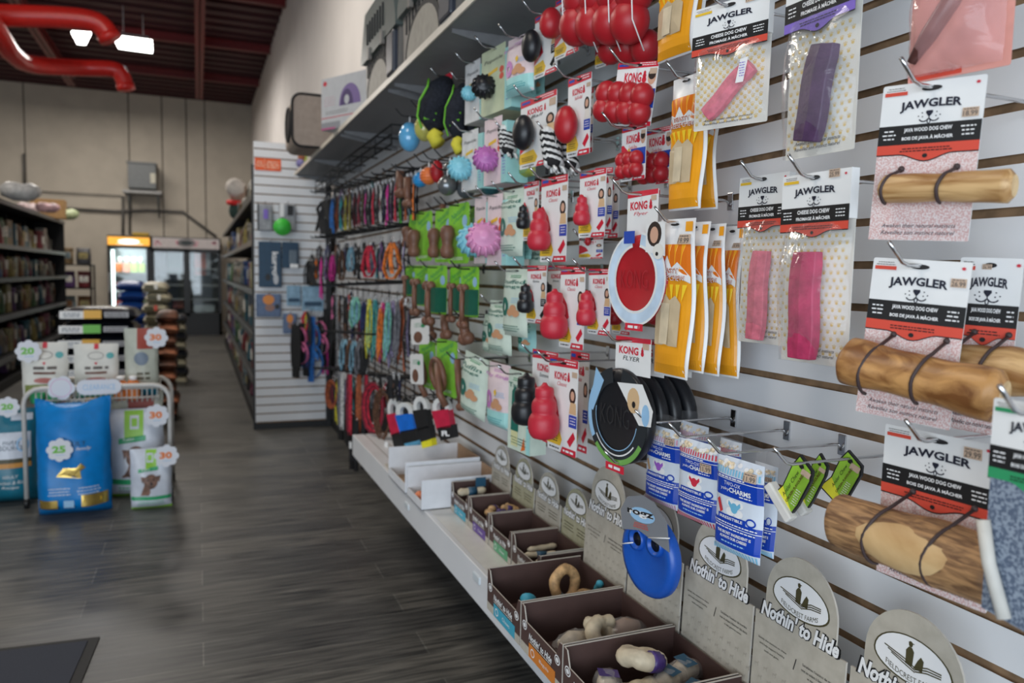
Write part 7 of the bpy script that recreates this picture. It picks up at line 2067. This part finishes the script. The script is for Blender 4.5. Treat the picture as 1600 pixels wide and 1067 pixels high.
# right rear gondola behind the endcap
LR = [.42, .82, 1.22, 1.66]
gondola('gondola_shelving', 'dark shelving unit running back behind the white end panel on the right', 'shelving', .455, .5, 6.98, 15.6, LR, 2.06, -1)
for li, z in enumerate([.10] + LR):
    n = 22; top = (LR + [2.03])[li]; hh = min(.34, top - z - .06)
    for i in range(n):
        y = 7.15 + i * .385
        stock((.56 + rg.uniform(-.03, .02), y, z + .002), -90, .25, .18, hh * rg.uniform(.7, 1), '%%s pack on the %s shelf of right rear shelving, %s from the end panel' % (lvn[li], ORD[i]), 'packs on the right rear shelving')
for i, (y, c, h_) in enumerate(((7.4, 2, .2), (8.3, 7, .26), (9.0, 3, .16), (9.8, 9, .2))):
    stock((.53, y, 2.064), -90, .3, .2, h_, '%%s pack on top of the right rear shelving, %s from the end panel' % ORD[i], None, c, 0)
# plush with red scarf on top
pz = 2.064; y = 10.9; px_ = .53
e = empty('plush_toy', 'white capped plush with red scarf on top of the right rear shelving', 'plush toy', Matrix.Translation((px_, y, pz)))
MB().sphere((0, 0, .12), .14, M('dark green plush', (.03, .06, .05), .9), 12).build('body', e)
mb = MB(); mb.sphere((0, 0, .34), .13, M('tan plush', (.35, .24, .18), .9), 12); mb.sphere((-.05, -.05, .42), .13, M('cream plush', (.68, .62, .56), .9), 12); mb.build('head', e)
MB().tube([(-.14, 0, .23), (-.08, -.10, .22), (.06, -.1, .22)], .035, M('scarlet plush', (.65, .02, .02), .8), 8).build('scarf', e)

# ============================================================ PALLET STACKS BEHIND THE FRONT RACK
def bagstack(x0, x1, y, depth, z0, n, th, cols, label, grp, bow=.03, mark=None):
    for k in range(n):
        c = cols[k % len(cols)]
        e = empty('stacked_bag', label % ORD[n - 1 - k], 'pet food bag', Matrix.Translation(((x0 + x1) / 2 + rg.uniform(-.02, .02), y, z0 + k * th)), None)
        w = (x1 - x0) / 2; mb = MB(); vs = []; fs = []; N = 12; M_ = 8
        for sg in (1, 0):
            for j in range(M_ + 1):
                for i in range(N + 1):
                    u, v = i / N * 2 - 1, j / M_ * 2 - 1
                    b = (1 - u ** 6) ** .4 * (1 - abs(v) ** 5) ** .4
                    vs.append((u * w, v * depth / 2, (th * (.5 + .49 * b) if sg else th * .5 - th * .49 * b) - bow * (u * u) * .4))
        q = (N + 1) * (M_ + 1)
        for sg in (0, 1):
            for j in range(M_):
                for i in range(N):
                    a_ = sg * q + j * (N + 1) + i
                    fs.append((a_, a_ + 1, a_ + N + 2, a_ + N + 1) if sg == 0 else (a_, a_ + N + 1, a_ + N + 2, a_ + 1))
        mb.add(vs, fs, c, smooth=True); mb.build('bag_body', e)
        if mark:
            a = Art(base=depth / 2 * 1.0 + .003)
            mark(a, w, th, k)
            a.mb.build('side_print', e)
m_bblk = M('glossy black bag', (.012, .014, .02), .25, var=.1); m_bbei = M('beige bag', (.42, .38, .27), .4, var=.08); m_bblu = M('deep blue bag', (.01, .05, .22), .35, var=.05); m_bbrn = M('brown patterned bag', (.12, .05, .03), .5, var=.5, scale=9); m_brust = M('rust patterned bag', (.22, .08, .04), .5, var=.5, scale=12)
m_ylab = M('amber label', (.80, .42, .02), .4, var=0); m_glab = M('vivid green label', (.14, .50, .05), .4, var=0)
def pz(px, py, y): return ony(px, py, y)
def blackmark(a, w, th, k):
    a.rect(-w * .92, th * .22, -w * .35, th * .74, m_white, 1); a.lines(-w * .85, -w * .42, th * .55, 2, th * .16, th * .07, m_navy, 2, .1)
    a.rect(-w * .35, th * .22, w * .08, th * .80, m_glab if k % 3 == 1 else m_ylab, 1); a.rect(w * .15, th * .3, w * .75, th * .68, M('grey print', (.4, .4, .42), .5, var=0), 1); a.lines(w * .18, w * .72, th * .55, 2, th * .15, th * .06, m_blk, 2, .1)
a1, b1 = pz(84, 480, 6.9), pz(214, 480, 6.9)
ztop = a1.z; 
bagstack(a1.x, b1.x, 7.2, .55, max(.0, ztop - 9 * .118), 9, .118, [m_bblk], 'glossy black food bag, %s from the top of the black pile', None, mark=blackmark)
a1, b1 = pz(180, 438, 9.3), pz(226, 438, 9.3)
bagstack(a1.x, b1.x, 9.6, .5, a1.z - 11 * .115, 11, .115, [m_bblu], 'deep blue food bag, %s from the top of the blue pile', None)
a1, b1 = pz(222, 440, 8.2), pz(264, 440, 8.2)
def beimark(a, w, th, k): a.rect(-w * .8, th * .35, -w * .1, th * .7, M('dark olive label', (.08, .07, .03), .5, var=0), 1); a.rect(-w * .05, th * .3, w * .2, th * .8, m_redi if k % 3 == 0 else m_cream, 1)
bagstack(a1.x, b1.x, 8.5, .5, a1.z - 12 * .105, 12, .105, [m_bbei], 'beige food bag, %s from the top of the beige pile', None, mark=beimark)
a1, b1 = pz(240, 485, 7.6), pz(276, 485, 7.6)
bagstack(a1.x, b1.x, 7.75, .45, a1.z - 9 * .11, 9, .11, [m_bbrn, m_brust], 'brown patterned food bag, %s from the top of the brown pile', None)
a1, b1 = pz(262, 492, 10.2), pz(292, 492, 10.2)
bagstack(a1.x, b1.x, 10.4, .4, a1.z - 8 * .11, 8, .11, [m_bbei, m_bblk], 'black or beige food bag, %s from the top of the furthest pile', None)

# ============================================================ FRONT PROMOTION RACK
m_wt = M('white enamel tube', (.58, .56, .53), .35, var=.02); m_wheel = M('black caster', (.012, .012, .012), .5)
RX0, RX1, RYF, RYB = -.930, -.170, 5.02, 5.40
zr = pz(150, 604, RYF).z
e = empty('promotion_rack', 'white tubular wire rack with rounded top corners holding pet food', 'rack', Matrix.Translation((0, 0, 0)))
for y, nm in ((RYF, 'front_frame'), (RYB, 'rear_frame')):
    c = .09
    pts = [(RX0, y, .05), (RX0, y, zr - c)] + [(RX0 + c - c * math.cos(q), y, zr - c + c * math.sin(q)) for q in (.4, .8, 1.2)] + [(RX0 + c, y, zr), (RX1 - c, y, zr)] + [(RX1 - c + c * math.sin(q), y, zr - c + c * math.cos(q)) for q in (.4, .8, 1.2)] + [(RX1, y, zr - c), (RX1, y, .05)]
    MB().tube(pts, .013, m_wt, 10).build(nm, e)
bk = MB()
for z in (zr - .02, zr - .075):
    bk.tube([(RX0 + .06, RYF + .01, z), (RX1 - .06, RYF + .01, z), (RX1 - .06, RYB, z), (RX0 + .06, RYB, z)], .005, m_wt, 6, closed=True)
for k in range(24): bk.tube([(RX0 + .06 + k * .0275, RYF + .01, zr - .02), (RX0 + .06 + k * .0275, RYF + .01, zr - .10), (RX0 + .06 + k * .0275, RYB, zr - .10)], .003, m_wt, 5)
bk.build('wire_basket', e)
for x, y in ((RX0, RYF), (RX1, RYF), (RX0, RYB), (RX1, RYB)): MB().lathe([(.02, -.014), (.028, -.01), (.028, .01), (.02, .014)], m_wheel, n=14, X=Matrix.Translation((x, y, .029)) @ Matrix.Rotation(R_(90), 4, 'Y')).build('caster', e)
def foodbag(px, y, label, mat, art, depth=.16, name='pet_food_bag', wobble=.012, zbase=None, top=.7, slump=0):
    p, q_ = ony(px[0], px[2], y), ony(px[1], px[3], y)
    w = q_.x - p.x; zb = q_.z if zbase is None else zbase; h = p.z - zb
    X = Matrix.Translation(((p.x + q_.x) / 2, y, zb))
    e = empty(name, label, 'pet food bag', X); r_ = random.Random(label)
    ph = [r_.uniform(0, 6) for _ in range(4)]
    def wp(x, z):
        u = max(-1, min(1, 2 * x / w)); v = max(0, min(1, z / h))
        body = (1 - abs(u) ** 3) ** .5 * min(1, (v + .02) * 9) * (1 - v ** 3 * .92)
        return depth / 2 * body + wobble * math.sin(5 * u + ph[0] + 4 * v) * body * .5 + wobble * .5 * math.sin(11 * v + ph[1] + 2 * u) * body + slump * max(0, v - .75) * math.sin(4 * u + ph[2])
    n, m = 16, 18; vs = []; fs = []
    for sg in (1, -1):
        for j in range(m + 1):
            for i in range(n + 1):
                x = (i / n - .5) * w * (1 - .02 * math.sin(j)); z = j / m * h
                zz = z - (0 if j < m else slump * .5 * (1 + math.sin(6 * i / n + ph[3])))
                vs.append((x, -wp(x, z) if sg > 0 else max(.001, wp(x, z)) * .8, zz))
    q = (n + 1) * (m + 1)
    for s_ in (0, 1):
        for j in range(m):
            for i in range(n):
                a_ = s_ * q + j * (n + 1) + i
                fs.append((a_, a_ + 1, a_ + n + 2, a_ + n + 1) if s_ == 0 else (a_, a_ + n + 1, a_ + n + 2, a_ + 1))
    fs.append(tuple(range(n + 1))[::-1] + tuple(range(q, q + n + 1)))
    mb = MB(); mb.add(vs, fs, mat, smooth=True); a = Art(mb, wp, gap=.0016)
    art(a, w, h); mb.build('printed_bag', e)
    return X, w, h
m_bagblue = M('glossy cerulean bag', (.001, .20, .56), .35, var=.04, spec=.35); m_goldf = M('gold foil print', (.55, .38, .10), .25, .7, var=.1)
m_bagteal = M('teal food bag', (.01, .16, .24), .35, var=.05); m_bagwh = M('glossy white bag', (.62, .65, .72), .3, var=.03); m_limeb = M('lime bag band', (.28, .58, .04), .4, var=0); m_gb = M('green bag band', (.03, .36, .14), .4, var=0); m_brd = M('printed brown dog', (.20, .11, .08), .5, var=.3, scale=40)
m_redb = M('brick red print', (.36, .06, .04), .5, var=0); m_sage = M('pale sage bag', (.50, .52, .44), .45, var=.03)
def aBlue(a, w, h):
    a.text('ADULT', w * .02, h * .625, h * .035, m_navy, 2, w=w * .34); a.text('family', w * .16, h * .58, h * .035, m_white, 2, w=w * .2, shear=.3)
    a.poly([(-w * .22, h * .35), (w * .12, h * .33), (w * .10, h * .42), (-w * .12, h * .42)], m_goldf, 2); a.poly([(w * .0, h * .35), (w * .18, h * .42), (w * .12, h * .46), (w * .02, h * .40)], m_goldf, 3)
    a.lines(-w * .35, w * .0, h * .25, 3, h * .025, h * .006, m_white, 2); a.lines(w * .05, w * .38, h * .25, 3, h * .025, h * .006, m_white, 2)
    a.rect(-w * .46, h * .07, -w * .20, h * .155, m_goldf, 2); a.rect(w * .12, h * .09, w * .46, h * .19, m_goldf, 2); a.lines(w * .15, w * .43, h * .14, 1, .01, h * .03, m_yell, 3); a.rect(-w * .12, h * .08, w * .02, h * .15, m_ltb, 2)
def aGreen(a, w, h, small=False):
    a.rect(-w * (.2 if not small else .12), h * .68, w * .14, h * .985, m_limeb, 1); a.rect(-w * .10, h * .78, w * .06, h * .93, m_bagwh, 2) ; a.rect(-w * .07, h * .81, w * .03, h * .90, m_limeb, 3)
    a.poly([(-w * .3, h * .62), (w * .18, h * .65), (w * .18, h * .71), (-w * .3, h * .68)], m_gb, 3); a.text('PUPPY', -w * .12, h * .665, h * .03, m_white, 4, w=w * .2)
    a.ell(0, h * .47, w * .17, h * .12, m_brd, 2, 16); a.poly([(-w * .25, h * .24), (-w * .05, h * .24), (w * .1, h * .42), (-w * .12, h * .48)], m_brd, 2)
    for sg in (-1, 1): a.poly([(sg * w * .12, h * .55), (sg * w * .24, h * .56), (sg * w * .20, h * .45)], m_brd, 3)
    a.ell(w * .02, h * .44, w * .03, h * .02, m_blk, 4, 8)
    for sg in (-1, 1): a.ell(sg * w * .07, h * .50, w * .02, h * .012, m_blk, 4, 8)
    a.rect(-w * .48, h * .16, w * .48, h * .22, m_gb, 2); a.lines(-w * .4, w * .4, h * .12, 2, h * .035, h * .012, m_gb, 2); a.rect(-w * .5, 0, w * .5, h * .03, m_limeb, 2)
def aTeal(a, w, h):
    a.rect(-w * .5, h * .48, w * .5, h * .76, m_bagwh, 1); a.text('nutri', w * .12, h * .66, h * .05, m_navy, 2, w=w * .26); a.text('SOURCE', w * .12, h * .60, h * .05, m_navy, 2, w=w * .38); a.ring(w * .30, h * .63, w * .10, h * .075, w * .03, m_ltb, 3, 16)
    a.rect(-w * .5, h * .44, w * .5, h * .485, m_olv, 2); a.rect(-w * .5, h * .39, w * .5, h * .44, M('ochre field print', (.6, .27, .05), .5, var=0), 2); a.text('ADULT', w * .1, h * .30, h * .03, m_white, 2, w=w * .25); a.text('Chicken & Rice', w * .1, h * .24, h * .035, m_white, 2, w=w * .5, shear=.3); a.text('Recipe', w * .1, h * .185, h * .035, m_white, 2, w=w * .28, shear=.3); a.rect(w * .1, h * .88, w * .45, h * .95, m_bagwh, 2)
def aCream(col):
    def f(a, w, h):
        a.rect(-w * .04, h * .90, w * .06, h, m_kred, 2); a.ring(0, h * .78, w * .18, h * .07, w * .012, m_pdark, 2, 20); a.poly([(-w * .04, h * .66), (w * .04, h * .66), (0, h * .61)], m_kred, 2)
        a.lines(-w * .25, w * .28, h * .56, 1, .01, h * .05, m_pdark, 2, .05); a.rect(-w * .24, h * .45, w * .24, h * .49, M('brown ribbon', (.15, .05, .03), .5, var=0), 2)
        a.ell(0, h * .34, w * .24, h * .05, M('printed meat', (.5, .16, .14), .5, var=0), 3, 12); a.ell(w * .28, h * .32, w * .05, h * .035, m_egg, 3, 10)
        a.rect(-w * .5, 0, w * .5, h * .27, col, 1); a.lines(-w * .3, w * .3, h * .12, 2, h * .06, h * .02, m_cream, 2); a.ell(w * .32, h * .78, w * .09, h * .06, M('aqua emblem', (.1, .4, .4), .5, var=0), 2, 10)
    return f
def aFish(a, w, h):
    a.rect(-w * .12, h * .70, w * .34, h, m_redb, 1); a.ell(0, h * .56, w * .22, h * .10, M('grey fish print', (.2, .25, .32), .5, var=0), 2, 14); a.lines(-w * .2, w * .3, h * .34, 2, h * .07, h * .03, m_olv, 2); a.rect(-w * .1, 0, w * .48, h * .13, m_bagteal, 2)
foodbag((-40, 62, 640, 792), 5.22, 'teal and white food bag with an ochre stripe at the left edge', m_bagteal, aTeal, .22, zbase=0.001)
foodbag((-40, 20, 636, 770), 5.50, 'second teal food bag behind the left one', m_bagteal, aTeal, .16, zbase=0.001)
foodbag((55, 176, 622, 796), 4.86, 'big glossy cerulean food bag with gold print standing in front of the rack', m_bagblue, aBlue, .24, zbase=0.001, wobble=.02, slump=.05)
foodbag((168, 258, 640, 786), 5.14, 'white and lime food bag with a brown dog picture, the larger one', m_bagwh, lambda a, w, h: aGreen(a, w, h), .20, zbase=0.001)
foodbag((203, 269, 702, 794), 4.82, 'small white and lime food bag with a dog picture, in front of the larger one', m_bagwh, lambda a, w, h: aGreen(a, w, h, True), .12, zbase=0.001)
foodbag((166, 256, 612, 700), 5.30, 'pale sage bag with brick red label inside the rack, right', m_sage, aFish, .12, zbase=.001)
foodbag((62, 112, 628, 700), 5.30, 'beige and red bag hidden behind the cerulean one inside the rack', m_sage, aFish, .12, zbase=.001)
zs_ = zr - .095
foodbag((33, 108, 535, 607), 5.24, 'cream treat pouch with olive base, left on the rack top', m_cream, aCream(M('olive pouch base', (.20, .24, .05), .5)), .09, zbase=zs_)
foodbag((115, 186, 537, 600), 5.24, 'cream treat pouch with aqua green base, centre of the rack top', m_cream, aCream(M('aqua pouch base2', (.10, .46, .34), .5)), .09, zbase=zs_)
foodbag((194, 248, 513, 598), 5.24, 'tall pale sage pouch with brick red top, right on the rack top', m_sage, aFish, .10, zbase=zs_)
# small jars on the rack top
for i, (px_, c, nm) in enumerate(((58, m_gb, 'small green tin'), (84, m_gb, 'second small green tin'), (188, M('orange bottle', (.7, .2, .04), .4), 'small orange bottle'), (208, M('orange bottle', (.7, .2, .04), .4), 'second small orange bottle'))):
    p = ony(px_, 598, 5.10); hgt = .14 if i > 1 else .09
    e = empty('small_bottle' if i > 1 else 'small_tin', nm + ' at the front of the rack top' + (', left' if i < 2 else ', right'), 'bottle' if i > 1 else 'tin', Matrix.Translation((p.x, 5.10, zs_)))
    MB().lathe([(.035, 0), (.038, .01), (.038, hgt * .7), (.02, hgt * .85)], c, n=16).build('body', e)
    MB().lathe([(.022, hgt * .85), (.022, hgt), (.015, hgt * 1.02)], m_white if i > 1 else m_chrome, n=14).build('cap', e)
# flower and paw shaped price cards
m_flo = M('white price card', (.72, .73, .78), .5, var=0)
def flower(px, y, label, txt, colr, paw=False):
    p, q_ = ony(px[0], px[2], y), ony(px[1], px[3], y); r = (q_.x - p.x) / 2; cx, cz = (p.x + q_.x) / 2, (p.z + q_.z) / 2
    N = 64; pts = []
    for i in range(N):
        q = 2 * math.pi * i / N; rr = r * (.78 + .22 * abs(math.cos(q * (4 if not paw else 2.5) + .2)) ** .6)
        pts.append((rr * math.cos(q), rr * math.sin(q)))
    mb = MB(); mb.prism(pts, 0, .003, m_flo); a = Art(mb)
    if paw: a.ring(0, 0, r * .75, r * .75, r * .04, m_pinkr, 1, 30)
    if txt: a.text(txt, -r * .05, r * .05, r * .62 if not paw else r * .22, colr, 2, w=r * 1.0 if not paw else r * .6, bold=.05)
    a.lines(-r * .3, r * .4, -r * .42, 1, .01, r * .06, m_ltb, 2) if not paw else None
    o = mb.build('price_card', loc=(cx, y, cz)); tag(o, label, 'price card')
m_gnum = M('green marker', (.15, .50, .04), .5, var=0); m_onum = M('orange marker', (.80, .20, .03), .5, var=0)
flower((22, 66, 528, 570), 5.178, 'flower shaped card reading 20 in green at the left of the rack top', '20', m_gnum)
flower((-8, 32, 617, 655), 5.098, 'flower shaped card reading 20 at the left edge of the photo', '20', m_gnum)
flower((71, 115, 686, 720), 4.722, 'flower shaped card reading 25 on the cerulean bag', '25', m_gnum)
flower((225, 263, 510, 545), 5.182, 'flower shaped card reading 30 on the tall sage pouch', '30', m_onum)
flower((224, 265, 633, 665), 5.0, 'flower shaped card reading 30 on the larger lime bag', '30', m_onum)
flower((240, 280, 696, 728), 4.745, 'flower shaped card reading 30 on the small lime bag', '30', m_onum)
flower((72, 118, 586, 626), 4.99, 'paw shaped pink edged card clipped to the rack top', '', m_pinkr, paw=True)
p, q_ = ony(119, 594, 4.99), ony(190, 615, 4.99); w_, h_ = q_.x - p.x, p.z - q_.z
mb = MB(); mb.prism(rrect(0, -h_, w_, 0, h_ * .48, 6), 0, .003, m_flo); a = Art(mb); a.text('CLEARANCE', w_ / 2, -h_ / 2, h_ * .38, m_ltb, 1, w=w_ * .72)
o = mb.build('price_card', loc=(p.x, 4.99, p.z)); tag(o, 'long rounded card with pale blue lettering on the rack top rail', 'price card')
